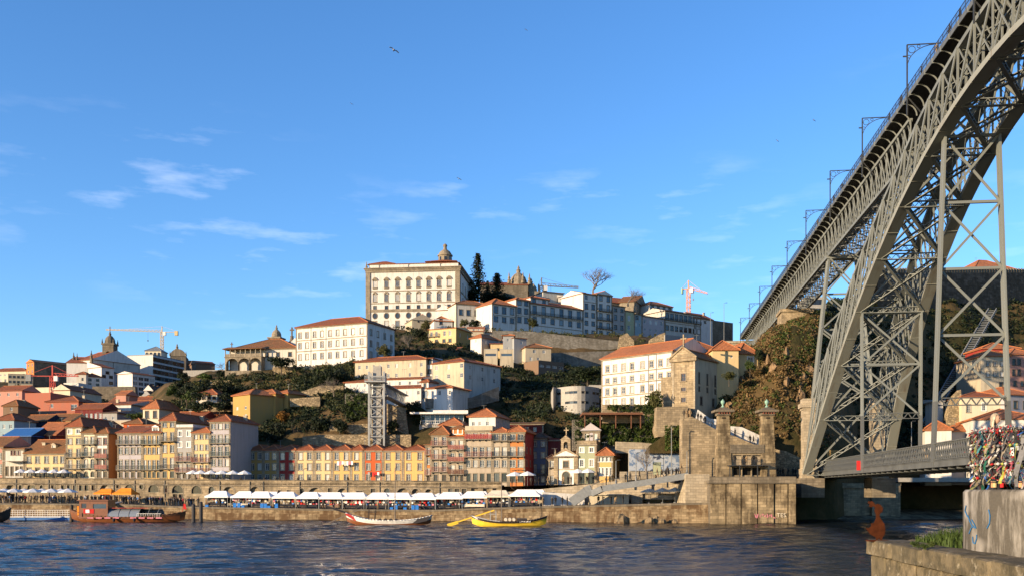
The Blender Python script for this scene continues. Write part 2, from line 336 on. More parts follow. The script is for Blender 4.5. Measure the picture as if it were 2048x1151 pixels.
def window(parent, x, z, w, h, kind='s', arch='r', T=None, name='window', back=.14):
    sur, sash, nx, ny, gl = KINDS[kind]; w, h = max(rd(w), .3), max(rd(h), .3)
    def mk_sur():
        mb = MB(); f = .16 if w > .7 else .1
        if arch == 'a':
            r = w/2; rz = min(r, h*.9); A = arc(0, h-rz, r, 8, rz); B = arc(0, h-rz, r+f, 8, rz+f)
            for i in range(8): mb.prism([A[i], B[i], B[i+1], A[i+1]][::-1], -.05, .06)
            for s in (-1, 1): mb.box(min(s*w/2, s*(w/2+f)), -.05, 0, max(s*w/2, s*(w/2+f)), .06, h-rz)
        elif arch == 'o':
            A = [(w/2*math.cos(i*math.pi/8), h/2+h/2*math.sin(i*math.pi/8)) for i in range(16)]; B = [((w/2+f*2)*math.cos(i*math.pi/8), h/2+(h/2+f*2)*math.sin(i*math.pi/8)) for i in range(16)]
            for i in range(16): mb.prism([A[i], B[i], B[(i+1) % 16], A[(i+1) % 16]][::-1], -.08, .06)
        else:
            mb.box(-w/2-f, -.05, -.0, -w/2, .06, h); mb.box(w/2, -.05, 0, w/2+f, .06, h); mb.box(-w/2-f, -.053, h, w/2+f, .06, h+f*1.15); mb.box(-w/2-f*1.3, -.13, -f, w/2+f*1.3, .06, 0)
        return mb.mesh('window', M(sur))
    def mk_sash():
        mb = MB(); f = .075; y0, y1 = back-.06, back
        mb.box(-w/2, y0, 0, -w/2+f, y1, h); mb.box(w/2-f, y0, 0, w/2, y1, h); mb.box(-w/2+f, y0, 0, w/2-f, y1, f); mb.box(-w/2+f, y0, h-f, w/2-f, y1, h)
        if arch == 'a':
            r = w/2; A = arc(0, h-r, r-.01, 8)
            for i in range(8): mb.bar((A[i][0], back-.03, A[i][1]), (A[i+1][0], back-.03, A[i+1][1]), .08, .06)
        for i in range(1, nx):
            x_ = -w/2+w*i/nx; k = .05 if nx == 2 else .03; mb.box(x_-k/2, y0+.01, f, x_+k/2, y1-.004, h-f)
        for j in range(1, ny):
            z_ = h*j/ny; k = .028; mb.box(-w/2+f, y0+.02, z_-k/2, w/2-f, y1-.008, z_+k/2)
        return mb.mesh('sash', M(sash))
    def mk_pane():
        mb = MB(); mb.box(-w/2-.01, back-.02, -.01, w/2+.01, back+.03, h+.01); return mb.mesh('pane', M(gl))
    loc = Vector((x, 0, z)) if T is None else Vector(T(x, 0, z)); rz = 0
    if T is not None:
        a, b = Vector(T(0, 0, 0)), Vector(T(1, 0, 0)); rz = math.atan2(b.y-a.y, b.x-a.x)
    key = (w, h, arch)
    if sur:
        root = ob(name, cached(('sur', sur, key), mk_sur), parent, loc, rz); s = ob('sash', cached(('sash', sash, nx, ny, back, key), mk_sash), root)
        ob('pane', cached(('pane', gl, back, key), mk_pane), root)
    else:
        root = ob(name, cached(('sash', sash, nx, ny, back, key), mk_sash), parent, loc, rz); ob('pane', cached(('pane', gl, back, key), mk_pane), root)
    return root
def balcony(parent, xa, xb, z, mat='iron', dep=.75, slab='granite_trim', style='bars', h=1.0):
    L = rd(xb-xa)
    def mk_slab():
        mb = MB(); mb.box(0, -dep, -.16, L, .02, 0)
        n = max(2, int(L/1.4)+1)
        for i in range(n):
            x = .15+(L-.3)*i/(n-1); mb.prism([(x-.07, -.16), (x+.07, -.16), (x+.07, -.42), (x-.07, -.42)][::-1], -dep*.55, .0)
        return mb.mesh('balcony', M(slab))
    def mk_rail():
        mb = MB(); y = -dep+.05
        mb.box(0, y-.025, h-.05, L, y+.025, h); mb.box(0, y-.02, .08, L, y+.02, .12)
        for x in (0.02, L-.02): mb.bar((x, y, h-.03), (x, 0, h-.03), .04); mb.bar((x, y, 0), (x, y, h), .05)
        if style == 'wood':
            n = max(2, int(L/.16))
            for i in range(n): x = L*(i+.5)/n; mb.box(x-.05, y-.012, .1, x+.05, y+.012, h-.04)
        else:
            n = max(3, int(L/.17))
            for i in range(n+1): x = L*i/n; mb.box(x-.014, y-.014, 0, x+.014, y+.014, h-.03)
            for s in (0.02, L-.02):
                for j in range(1, 4): yy = y+j*dep/4; mb.box(s-.014, yy-.014, 0, s+.014, yy+.014, h-.03)
        return mb.mesh('railing', M(mat))
    b = ob('balcony', cached(('bal', L, dep, slab), mk_slab), parent, (xa, 0, z))
    ob('railing', cached(('rail', L, dep, mat, style, h), mk_rail), b)
    return b
def roof_mesh(w, d, z, kind, rise, over=.4, T=.16):
    """returns (MB tile, ridge segments); slot 0 tile, 1 wall (gable triangle)"""
    mb = MB(); x0, x1, y0, y1 = -over, w+over, -over, d+over; zt = z+T; zr = z+T+rise; seg = []
    mb.box(x0, y0, z, x1, y1, zt)
    e = .004
    if kind == 'hip' or kind == 'pyr':
        W_, D_ = x1-x0, y1-y0
        if kind == 'pyr': a = b = Vector(((x0+x1)/2, (y0+y1)/2, zr))
        elif W_ >= D_: a, b = Vector((x0+D_/2, (y0+y1)/2, zr)), Vector((x1-D_/2, (y0+y1)/2, zr))
        else: a, b = Vector(((x0+x1)/2, y0+W_/2, zr)), Vector(((x0+x1)/2, y1-W_/2, zr))
        c = [Vector((x0, y0, zt+e)), Vector((x1, y0, zt+e)), Vector((x1, y1, zt+e)), Vector((x0, y1, zt+e))]
        if W_ >= D_ or kind == 'pyr':
            mb.face([c[0], c[1], b, a] if kind != 'pyr' else [c[0], c[1], a]); mb.face([c[1], c[2], b]); mb.face([c[2], c[3], a, b] if kind != 'pyr' else [c[2], c[3], a]); mb.face([c[3], c[0], a])
            seg = [(c[0], a), (c[3], a), (c[1], b), (c[2], b), (a, b)]
        else:
            mb.face([c[0], c[1], a]); mb.face([c[1], c[2], b, a]); mb.face([c[2], c[3], b]); mb.face([c[3], c[0], a, b])
            seg = [(c[0], a), (c[1], a), (c[2], b), (c[3], b), (a, b)]
    elif kind == 'gx':
        ym = d/2; k = rise/(d/2+over)
        a, b = Vector((x0, ym, zr)), Vector((x1, ym, zr))
        mb.face([(x0, y0, zt+e), (x1, y0, zt+e), b, a]); mb.face([(x1, y1, zt+e), (x0, y1, zt+e), a, b])
        for x in (0, w): mb.face([(x, 0, zt), (x, d, zt), (x, ym, zr-over*k*.3)], 1)
        for x in (x0, x1): mb.face([(x, y0, zt), (x, y1, zt), (x, ym, zr)], 1)
        seg = [(a, b)]
    elif kind == 'gy':
        xm = w/2; a, b = Vector((xm, y0, zr)), Vector((xm, y1, zr))
        mb.face([(x0, y1, zt+e), (x0, y0, zt+e), a, b]); mb.face([(x1, y0, zt+e), (x1, y1, zt+e), b, a])
        mb.face([(x0, y0, zt), (x1, y0, zt), (xm, y0, zr)], 1); mb.face([(x1, y1, zt), (x0, y1, zt), (xm, y1, zr)], 1)
        seg = [(a, b)]
    elif kind == 'shed':
        mb.face([(x0, y0, zt+e), (x1, y0, zt+e), (x1, y1, zr), (x0, y1, zr)]); mb.face([(x1, y1, zt), (x0, y1, zt), (x0, y1, zr), (x1, y1, zr)], 1)
        mb.face([(x0, y1, zt), (x0, y0, zt), (x0, y1, zr)], 1); mb.face([(x1, y0, zt), (x1, y1, zt), (x1, y1, zr)], 1)
    return mb, seg
class House: pass
def house(name, label, x0, D0, x1, D1, yb, yt, depth, wall, rows=(), roof=('hip', 2.0, 'tile_red'), side=(), lside=(), cat='house', group=None, base=4.0, trim='granite_trim', bands=(), corners=True, over=.4, chimneys=(), pipes=(), zb=None, sidewall=None):
    """x0,x1: where the two front corners stand (photo columns) at distances D0, D1; yb, yt: photo rows of base and eave"""
    H = House(); Dm = (D0+D1)/2; zb = Zp(yb, Dm) if zb is None else zb
    p0 = Vector((Xp(x0, D0), D0, zb)); p1 = Vector((Xp(x1, D1), D1, zb)); ux = (p1-p0); w = ux.length; ux.normalize()
    rz = math.atan2(ux.y, ux.x); ht = Zp(yt, Dm)-zb
    root = thing(name, label, cat, p0, rz, group)
    H.root, H.w, H.h, H.d = root, w, ht, depth
    def lx(px):
        k = (px-CX)/F; return (k*p0.y-p0.x)/(ux.x-k*ux.y)
    def lz(py): return Zp(py, Dm)-zb
    H.lx, H.lz = lx, lz; sc_ = Dm/F/max(.5, abs(ux.x))
    TR = lambda x, y, z: (w-y, x, z)        # right side wall: x runs from front to back
    TL = lambda x, y, z: (y, depth-x, z)    # left side wall: x runs from back to front
    def parse(rows, ww_total, mapx, scale):
        holes = []; wins = []
        for r in rows:
            y1, y2, cols, kind, pw = r[:5]; opt = r[5] if len(r) > 5 else {}
            za, zb_ = lz(y2), lz(y1); wd = pw*scale
            cs = [ww_total*(i+.5)/cols for i in range(cols)] if isinstance(cols, int) else [mapx(c) for c in cols]
            a = opt.get('arch', 'r')
            for c in cs:
                if c-wd/2 < .05 or c+wd/2 > ww_total-.05: wd_ = min(wd, 2*(min(c, ww_total-c)-.08))
                else: wd_ = wd
                if wd_ < .25 or zb_-za < .25: continue
                w_, h_ = max(rd(wd_), .3), max(rd(zb_-za), .3)
                if any(not (c+w_/2 < h[1] or c-w_/2 > h[2] or za+h_ < h[3] or za > h[4]) for h in holes): continue
                holes.append((a, c-w_/2, c+w_/2, za, za+h_)); wins.append((c, za, w_, h_, kind, a, opt))
        return holes, wins
    fh, fw = parse(rows, w, lx, sc_); sh, sw = parse(side, depth, lambda c: c, Dm/F); lh, lw = parse(lside, depth, lambda c: c, Dm/F)
    mb = MB(); wall_holes(mb, w, -base, ht, fh, .3)
    wall_holes(mb, depth, -base, ht, sh, .3, T=TR, mi=1 if sidewall else 0, mr=1 if sidewall else 0); wall_holes(mb, depth, -base, ht, lh, .3, T=TL)
    mb.face([(w, depth, -base), (0, depth, -base), (0, depth, ht), (w, depth, ht)]); mb.face([(0, 0, ht-.02), (w, 0, ht-.02), (w, depth, ht-.02), (0, depth, ht-.02)])
    H.wall = mb.build('wall', [wall]+([sidewall] if sidewall else []), root)
    for wins, T in ((fw, None), (sw, TR), (lw, TL)):
        for c, z, w_, h_, kind, a, opt in wins: window(root, c, z, w_, h_, kind, a, T, opt.get('name', 'door' if kind in 'gt' else 'window'))
    for r in rows:
        opt = r[5] if len(r) > 5 else {}
        if 'bal' in opt:
            b = opt['bal']; b = b if isinstance(b, (list, tuple)) else (b,)
            xa, xb = (lx(b[1]), lx(b[2])) if len(b) > 2 else (.05, w-.05)
            balcony(root, xa, xb, lz(r[1]), b[0], opt.get('dep', .75), opt.get('slab', 'granite_trim'), opt.get('style', 'bars'))
    if corners and trim:
        m2 = MB(); q = .3
        for x in (0, w-q): m2.box(x-.02, -.06, -base, x+q+.02, .0, ht-.3)
        m2.box(-.15, -.22, ht-.3, w+.15, 0, ht-.002)
        for y in bands: z = lz(y); m2.box(.3, -.07, z-.12, w-.3, 0, z+.12)
        m2.build('stone_trim', trim, root)
    for px in pipes:
        m3 = MB(); m3.cyl((lx(px), -.09, -1), (lx(px), -.09, ht-.3), .06, n=6); m3.build('drainpipe', 'iron_grey', root)
    if roof and roof[0] != 'flat':
        rb, seg = roof_mesh(w, depth, ht, roof[0], roof[1], over); ro = rb.build('roof', [roof[2], wall], root)
        if seg:
            m4 = MB()
            for a, b in seg:
                if (a-b).length > .3: m4.bar(a+Vector((0,0,.04)), b+Vector((0,0,.04)), .3, .16)
            m4.build('ridge_tiles', roof[3] if len(roof) > 3 else ('tile_orange' if roof[2] != 'tile_dark' else 'tile_dark'), ro)
        for cx_, cy_, hh in chimneys:
            m5 = MB(); x, y = cx_*w, cy_*depth; m5.box(x-.4, y-.3, ht, x+.4, y+.3, ht+roof[1]+hh-.15); m5.box(x-.5, y-.4, ht+roof[1]+hh-.15, x+.5, y+.4, ht+roof[1]+hh); m5.build('chimney', 'old', ro)
        if rnd.random() < .45 and Dm < 420:
            m6 = MB(); x, y = w*rnd.uniform(.2, .8), depth*.5; zt_ = ht+roof[1]*.8; q = rnd.uniform(1.4, 2.4); m6.bar((x, y, zt_-1), (x, y, zt_+q), .05); m6.bar((x-.6, y, zt_+q*.95), (x+.6, y, zt_+q*.95), .04)
            for i in range(4): m6.bar((x-.5+.33*i, y-.3, zt_+q*.95), (x-.5+.33*i, y+.3, zt_+q*.95), .03)
            m6.build('aerial', 'iron_grey', ro)
        H.roof = ro
    elif roof:
        m4 = MB(); p = roof[1]
        for a in ((0, 0, w, .25), (0, depth-.25, w, depth), (0, .25, .25, depth-.25), (w-.25, .25, w, depth-.25)): m4.box(a[0], a[1], ht-.01, a[2], a[3], ht+p)
        H.roof = m4.build('parapet', roof[2], root)
    return H
def dormer(H, cx, z, w=1.4, h=1.2, wall='white_wood', tile='tile_brown', yfront=.6, kind='n', d=2.2):
    """small dormer standing on the roof slope, front at yfront behind the wall plane; z is its sill height"""
    x = cx; mb = MB(); T = lambda a, b, c: (x-w/2+a, yfront+b, c)
    wall_holes(mb, w, z-.5, z+h, [('r', w*.14, w*.86, z+.1, z+h-.1)], .2, T=T)
    mb.face([T(w,0,z-.5), T(w,d,z-.5), T(w,d,z+h), T(w,0,z+h)]); mb.face([T(0,d,z-.5), T(0,0,z-.5), T(0,0,z+h), T(0,d,z+h)])
    dm = mb.build('dormer', wall, H.root)
    r, s = roof_mesh(w, d, z+h, 'gy', w*.28, .15, .06); r.build('dormer_roof', [tile, wall], dm, loc=(x-w/2, yfront, 0))
    wn = window(dm, x, z+.1, w*.72, h-.2, kind); wn.location.y = yfront
    return dm
def box_part(H, name, mat, *boxes):
    mb = MB()
    for b in boxes: mb.box(*b)
    return mb.build(name, mat, H.root if isinstance(H, House) else H)
def cross(mb, x, y, z, h, t=.18, arm=.3):
    mb.box(x-t/2, y-t/2, z, x+t/2, y+t/2, z+h); mb.box(x-h*arm, y-t/2+.003, z+h*.62, x+h*arm, y+t/2-.003, z+h*.62+t)
def onion(mb, x, y, z, r, h, n=12, mi=0):  # small dome with lantern and finial
    mb.lathe([(r*1.12, 0), (r*1.12, h*.06), (r, h*.07), (r*.97, h*.25), (r*.82, h*.42), (r*.5, h*.56), (r*.24, h*.62), (r*.24, h*.74), (r*.3, h*.75), (r*.12, h*.82), (r*.16, h*.88), (.02, h)], n, (x, y, z), mi)
def pinnacle(mb, x, y, z, h, w=.6):
    mb.lathe([(w*.5, 0), (w*.5, h*.25), (w*.62, h*.27), (w*.3, h*.36), (w*.42, h*.5), (w*.15, h*.68), (w*.22, h*.74), (.02, h)], 8, (x, y, z))
# ---------------------------------------------------------------- the lie of the land
QA = Vector((Xp(0, 204), 204)); QB = Vector((Xp(1420, 175), 175)); QU = (QB-QA).normalized(); QN = Vector((-QU.y, QU.x))
def QD(px, off=0.0):
    k = (px-CX)/F; return (QA.dot(QN)+off)/(k*QN.x+QN.y)
def interp(x, tab):
    if x <= tab[0][0]: return tab[0][1]
    for (a, va), (b, vb) in zip(tab, tab[1:]):
        if x <= b: return va+(vb-va)*(x-a)/(b-a)
    return tab[-1][1]
def quay_z(px): return interp(px, [(0, 3.1), (220, 3.05), (400, 2.5), (650, 2.2), (860, 2.1), (1000, 2.6), (1130, 2.95), (1425, 3.6)])
def wall_top(px): return interp(px, [(0, 8.5), (480, 7.9), (800, 7.65), (1000, 7.4)])
def prom_z(px): return interp(px, [(0, 7.6), (480, 7.0), (800, 6.75), (1000, 6.5), (1100, 6.8), (1186, 7.0), (1257, 7.5), (1340, 8.3), (1430, 8.6)])
COLS = {   # photo column: ground profile as (distance, photo row)
 -300: [(250, 930), (300, 880), (350, 845), (430, 800), (560, 775), (900, 775)],
 0: [(246, 935), (290, 880), (340, 850), (400, 815), (520, 770), (570, 762), (900, 768)],
 130: [(246, 935), (290, 880), (340, 850), (400, 820), (500, 785), (560, 765), (900, 765)],
 260: [(244, 935), (280, 880), (330, 840), (420, 805), (500, 795), (560, 775), (620, 770), (900, 770)],
 345: [(242, 935), (262, 850), (290, 815), (320, 780), (350, 760), (500, 775), (560, 760), (900, 765)],
 420: [(240, 935), (258, 850), (278, 800), (298, 765), (318, 745), (340, 742), (500, 760), (900, 765)],
 520: [(238, 910), (250, 860), (268, 800), (292, 745), (310, 738), (345, 735), (900, 745)],
 600: [(236, 900), (239, 893), (241, 866), (246, 858), (258, 810), (272, 770), (290, 735), (320, 725), (380, 700), (900, 700)],
 700: [(234, 899), (238.6, 896), (239.8, 867), (242.6, 866), (243.8, 847), (252, 815), (266, 765), (284, 727), (330, 690), (395, 655), (900, 655)],
 800: [(232, 898), (238.6, 896), (239.8, 867), (242.6, 866), (243.8, 846), (250, 812), (268, 760), (300, 712), (360, 672), (398, 655), (900, 650)],
 900: [(226, 900), (240, 868), (252, 812), (270, 765), (300, 712), (350, 675), (385, 650), (900, 640)],
 1000: [(222, 905), (240, 880), (256, 830), (275, 770), (310, 724), (340, 718), (351, 714), (356, 662), (900, 640)],
 1100: [(220, 905), (232, 872), (238, 824), (256, 815), (275, 775), (310, 738), (338, 726), (346, 720), (353, 668), (900, 650)],
 1200: [(216, 900), (226, 880), (236, 832), (240, 818), (262, 800), (300, 742), (322, 735), (333, 722), (347, 716), (356, 670), (900, 660)],
 1300: [(212, 900), (222, 870), (230, 815), (270, 790), (310, 735), (350, 690), (370, 672), (900, 670)],
 1400: [(200, 900), (206, 850), (212, 812), (240, 790), (300, 735), (340, 700), (900, 690)],
 1450: [(194, 900), (200, 830), (208, 790), (225, 760), (290, 725), (330, 700), (900, 690)],
 1500: [(193, 895), (199, 820), (206, 760), (214, 722), (228, 700), (300, 705), (900, 690)],
 1560: [(192, 890), (197, 820), (204, 730), (212, 672), (226, 655), (250, 655), (330, 665), (900, 690)],
 1620: [(192, 890), (197, 830), (204, 750), (212, 670), (224, 640), (240, 625), (270, 640), (330, 665), (900, 690)],
 1660: [(196, 900), (203, 830), (212, 740), (222, 660), (240, 622), (270, 612), (330, 602), (900, 600)],
 1720: [(215, 920), (225, 880), (240, 780), (255, 690), (270, 615), (300, 600), (900, 600)],
 1800: [(222, 915), (238, 880), (255, 800), (270, 690), (283, 606), (300, 600), (900, 598)],
 1900: [(222, 905), (238, 880), (258, 840), (280, 730), (295, 606), (320, 600), (900, 595)],
 2048: [(220, 895), (235, 870), (262, 835), (290, 740), (313, 606), (340, 600), (900, 595)],
 2600: [(220, 900), (250, 820), (320, 700), (390, 600), (900, 580)]}
CK = sorted(COLS); CT = {k: [(d, Zp(y, d)) for d, y in COLS[k]] for k in CK}
def colprof(px, D): return interp(D, CT[px])
def ground_pd(px, D):
    px = min(max(px, CK[0]), CK[-1])
    for a, b in zip(CK, CK[1:]):
        if px <= b:
            t = (px-a)/(b-a); t = t*t*(3-2*t); return colprof(a, D)*(1-t)+colprof(b, D)*t
def gpx(x, y): return CX+F*x/y
def ground(x, y): return ground_pd(gpx(x, y), y)
def front_D(px): return QD(px, interp(px, [(470, 34), (490, 42), (1100, 42), (1130, 34), (1300, 30), (1425, 26)])) if px < 1425 else interp(px, [(1425, QD(1425, 26)), (1450, 193), (1600, 191), (1660, 196), (1720, 214), (1800, 221), (4000, 221)])
mb = MB(); pxs = list(range(-2200, -300, 100))+list(range(-300, 2150, 14))+list(range(2160, 4200, 120)); rows = 74
for px in pxs:
    f = front_D(min(px, 2600))
    for j in range(rows):
        t = j/(rows-1); D = f+(330-f)*t*1.5 if t < .667 else 330+((t-.667)/.333)**2*2600
        z = ground_pd(px, D)
        if D > 200: z += (mnoise.noise(Vector((px*.035, D*.16, 0)))*1.1+mnoise.noise(Vector((px*.11, D*.4, 4)))*.5)*min(1, j/5)
        if 1425 < px < 1690 and D < 260: q_ = Vector((px*.05, D*.35, z*.06)); z += (abs(mnoise.noise(q_))*3.2-1.0+abs(mnoise.noise(q_*2.7))*1.5)*min(1, j/4)*min(1, (px-1425)/40)
        if j == 0: z = prom_z(px)-.6 if px < 1425 else -3
        mb.v.append((Xp(px, D), D, z))
n = rows
for i in range(len(pxs)-1):
    for j in range(rows-1): mb.f.append((i*n+j, (i+1)*n+j, (i+1)*n+j+1, i*n+j+1)); mb.m.append(0)
m, t, b = newmat('hill_soil', .95, .1); tc = N(t, 'ShaderNodeTexCoord'); a = nz(t, tc.outputs['Object'], .06, 6, .65); d = nz(t, tc.outputs['Object'], .9, 4)
t.links.new(MixC(t, MathN(t, 'ADD', MathN(t, 'MULTIPLY', Ramp(t, a, [(.4, 0.0), (.6, 1.0)]), .7), MathN(t, 'MULTIPLY', d, .3)), (.02, .024, .008), (.11, .07, .032)), b.inputs['Base Color']); bump(t, b, d, .8, .4)
struct('hillside', mb, 'hill_soil', True, uv=False)

# the river: one sheet of real waves, finer near the camera
rng = np.random.default_rng(5)
ang = np.concatenate([np.linspace(-5.5, -.62, 40)[:-1], np.linspace(-.62, .62, 640), np.linspace(.62, 5.5, 40)[1:]])
dd = np.concatenate([np.geomspace(5, 270, 760), np.geomspace(280, 2500, 14)])
Yg, Kg = np.meshgrid(dd, ang, indexing='ij'); Xg = Yg*Kg; Zg = np.zeros_like(Xg)
for i in range(46):
    lam = rng.uniform(1.1, 6.0); th = rng.normal(R(95), .3); k = 2*np.pi/lam; amp = .0138*lam**.9*rng.uniform(.5, 1.3)
    ph = rng.uniform(0, 6.28); wob = .9*np.sin(.05*Xg*np.cos(i)+.06*Yg*np.sin(i*1.7)+i)
    env = .55+.45*np.sin(.021*Xg*math.cos(i*2.1)+.03*Yg*math.sin(i*1.3)+i*3)
    cut = np.clip((lam/(Yg*np.log(270/5)/760)-2)/2, 0, 1)
    Zg += amp*env*cut*np.sin(k*(np.cos(th)*Xg+np.sin(th)*Yg)+ph+wob*2)
Zg *= .9+.35*np.sin(.045*Xg+.9*np.sin(.02*Yg)+1)*np.sin(.06*Yg+.03*Xg)
Zg = np.sign(Zg)*np.abs(Zg)**1.05
vv = np.stack([Xg, Yg, Zg], -1).reshape(-1, 3); na = len(ang); nd = len(dd)
ii = (np.arange(nd-1)[:, None]*na+np.arange(na-1)[None, :]).reshape(-1)
ff = np.stack([ii, ii+1, ii+1+na, ii+na], -1)
me = bpy.data.meshes.new('river'); me.vertices.add(len(vv)); me.vertices.foreach_set('co', vv.ravel()); me.loops.add(ff.size); me.loops.foreach_set('vertex_index', ff.ravel())
me.polygons.add(len(ff)); me.polygons.foreach_set('loop_start', np.arange(0, ff.size, 4)); me.polygons.foreach_set('loop_total', np.full(len(ff), 4)); me.polygons.foreach_set('use_smooth', np.ones(len(ff), bool)); me.update(); me.validate()
m, t, b = newmat('river_water', .08, .3); b.inputs['IOR'].default_value = 1.33; tc = N(t, 'ShaderNodeTexCoord')
b.inputs['Base Color'].default_value = (.006, .010, .014, 1)
h1 = nz(t, tc.outputs['Object'], 1.0, 4, .6, (.7, 1.7, 1)); h2 = nz(t, tc.outputs['Object'], 4.5, 3, .6, (.6, 1.5, 1))
bump(t, b, MathN(t, 'ADD', h1, MathN(t, 'MULTIPLY', h2, .3)), 0.8, .2)
me.materials.append(m); tag(ob('river', me), kind='structure')

# lower quay with its river wall
mb = MB(); st = list(range(-900, 1426, 25))
for a, b_ in zip(st, st[1:]):
    P = []
    for px in (a, b_):
        D0, D1 = QD(px), QD(px, 17.6); z = quay_z(px); P.append((Vector((Xp(px, D0), D0, z)), Vector((Xp(px, D1), D1, z)), px))
    (f0, b0, _), (f1, b1, _) = P; dz = Vector((0, 0, 1))
    wob = lambda px: Vector((0, -.12*mnoise.noise(Vector((px*.05, 0, 0))), 0))
    mb.face([f0, f1, b1, b0], 1)
    for k0, k1 in ((1, 0), (4, 1)):
        lo0, lo1 = Vector((f0.x, f0.y-(.35 if k0 == 4 else 0), f0.z-k0)), Vector((f1.x, f1.y-(.35 if k0 == 4 else 0), f1.z-k0)); up0, up1 = f0-dz*k1, f1-dz*k1
        mb.face([lo0, lo1, up1, up0], 0)
    mb.box(0, 0, 0, 0, 0, 0) if False else None
    c0, c1 = f0+Vector((0, -.12, 0)), f1+Vector((0, -.12, 0))
    mb.idx([c0-dz*.32, c1-dz*.32, c1+dz*.03, c0+dz*.03, f0+Vector((0, .7, .03)), f1+Vector((0, .7, .03))], [(0, 1, 2, 3), (3, 2, 5, 4)], 2)
struct('quay', mb, ['quay_stone', 'asphalt', 'granite_dark'])

def wall_line(pa, pb, oa, ob_): return Vector((Xp(pa, QD(pa, oa)), QD(pa, oa), 0)), Vector((Xp(pb, QD(pb, ob_)), QD(pb, ob_), 0))
# the old river wall with vaults under the promenade
a, b_ = wall_line(-700, 1003, 17, 17); L = (b_-a).length; ang_ = math.atan2(b_.y-a.y, b_.x-a.x)
root = thing('arcade_wall', 'long stone river wall with arched vaults and doors below the house row', 'wall', (a.x, a.y, 0), ang_)
U = (b_-a).normalized()
def lxA(px):
    k = (px-CX)/F; return (k*a.y-a.x)/(U.x-k*U.y)
ARCH = [('a', 21, 19, 967, 1003, 1), ('a', 41, 7, 968, 981, 0), ('a', 63, 18, 966, 984, 0), ('a', 83, 7, 969, 981, 0), ('r', 106, 8, 966, 978, 0)]+[('a', x, 8, 966, 980, 0) for x in (126, 138, 150, 162, 173)]+[
 ('r', 187, 8, 966, 979, 0), ('a', 210, 21, 968, 1003, 1), ('r', 236, 7, 967, 975, 0), ('a', 259, 22, 968, 983, 0), ('o', 283, 9, 967, 977, 0), ('a', 307, 22, 968, 983, 0), ('r', 331, 8, 968, 984, 0), ('a', 355, 24, 969, 985, 0), ('r', 350, 9, 987, 1003, 2), ('r', 362, 9, 987, 1003, 2),
 ('a', 393, 21, 970, 986, 0), ('a', 423, 12, 972, 986, 0), ('a', 457, 22, 972, 1005, 1), ('a', 510, 22, 972, 1006, 1), ('r', 559, 6, 979, 989, 0), ('r', 577, 6, 979, 989, 0), ('a', 604, 9, 975, 988, 0), ('a', 630, 28, 974, 1006, 1), ('r', 660, 8, 975, 987, 0), ('a', 685, 21, 975, 1006, 1), ('r', 719, 13, 981, 1003, 2), ('r', 746, 9, 976, 986, 0),
 ('a', 774, 12, 975, 996, 0), ('a', 806, 27, 975, 1006, 1), ('a', 831, 15, 976, 1006, 1), ('a', 857, 13, 977, 1006, 1), ('r', 901, 9, 976, 993, 2), ('r', 914, 9, 976, 993, 2), ('r', 928, 9, 976, 993, 2), ('r', 949, 14, 975, 990, 1), ('r', 972, 12, 975, 990, 1), ('r', 989, 8, 975, 990, 1)]
holes = []; wins = []
for k, px, w_, y1, y2, fill in ARCH:
    D = QD(px, 17); cx_ = lxA(px); hw = rd(w_*D/F/U.x)/2; za, zb_ = Zp(y2, D), Zp(y1, D); za = max(za, quay_z(px)+.05)
    if za+rd(zb_-za) > wall_top(px)-.5: zb_ = wall_top(px)-.5
    h_ = rd(zb_-za); holes.append((k, cx_-hw, cx_+hw, za, za+h_)); wins.append((k, cx_, za, 2*hw, h_, fill))
for cx_ in range(9, int(lxA(0)), 9): holes.append(('a', cx_-1.1, cx_+1.1, 3.3, 6.2)); wins.append(('a', cx_, 3.3, 2.2, 2.9, 1))
mb = MB(); wall_holes(mb, L, -1, 6.9, holes, 1.0, 0, 0)
ns = 60
for i in range(ns):
    x0_, x1_ = L*i/ns, L*(i+1)/ns; pp = [gpx(*(a+U*x_).xy) for x_ in (x0_, x1_)]; z0_, z1_ = wall_top(pp[0]), wall_top(pp[1])
    mb.face([(x0_, 0, 6.9), (x1_, 0, 6.9), (x1_, 0, z1_), (x0_, 0, z0_)]); mb.face([(x0_, 0, z0_), (x1_, 0, z1_), (x1_, .6, z1_), (x0_, .6, z0_)]); mb.face([(x1_, .6, 5), (x0_, .6, 5), (x0_, .6, z0_), (x1_, .6, z1_)])
mb.build('wall', 'granite_warm', root)
mb = MB()
for i in range(ns):
    x0_, x1_ = L*i/ns, L*(i+1)/ns-.02; pp = [gpx(*(a+U*x_).xy) for x_ in (x0_, x1_)]; z = (wall_top(pp[0])+wall_top(pp[1]))/2
    mb.bar((x0_, .3, z+.06), (x1_, .3, z+.06), .9, .18); mb.bar((x0_, -.06, z-1.15), (x1_, -.06, z-1.15), .14, .22)
mb.build('coping', 'granite_dark', root)
mb = MB(); mb.box(0, 2.6, -1, L, 2.7, 6.8); mb.build('vault_back', 'recess_shade', root)  # near-black sheet painted as the shade inside the vaults
for k, cx_, z, w_, h_, fill in wins:
    if fill == 0: window(root, cx_, z, w_, h_, 't' if k == 'r' else 'g', k, name='window', back=.3)
    elif fill == 2: window(root, cx_, z, w_, h_, 't', 'r', name='door', back=.3)
    elif k == 'a':
        mb = MB(); r = w_/2; rz_ = min(r, h_*.98); A_ = arc(0, h_-rz_, r+.02, 9, rz_); B_ = arc(0, h_-rz_, r+.4, 9, rz_+.4)
        for i in range(9): mb.prism([A_[i], B_[i], B_[i+1], A_[i+1]][::-1], -.05, .04)
        mb.build('voussoirs', 'granite_trim', root, loc=(cx_, 0, z))
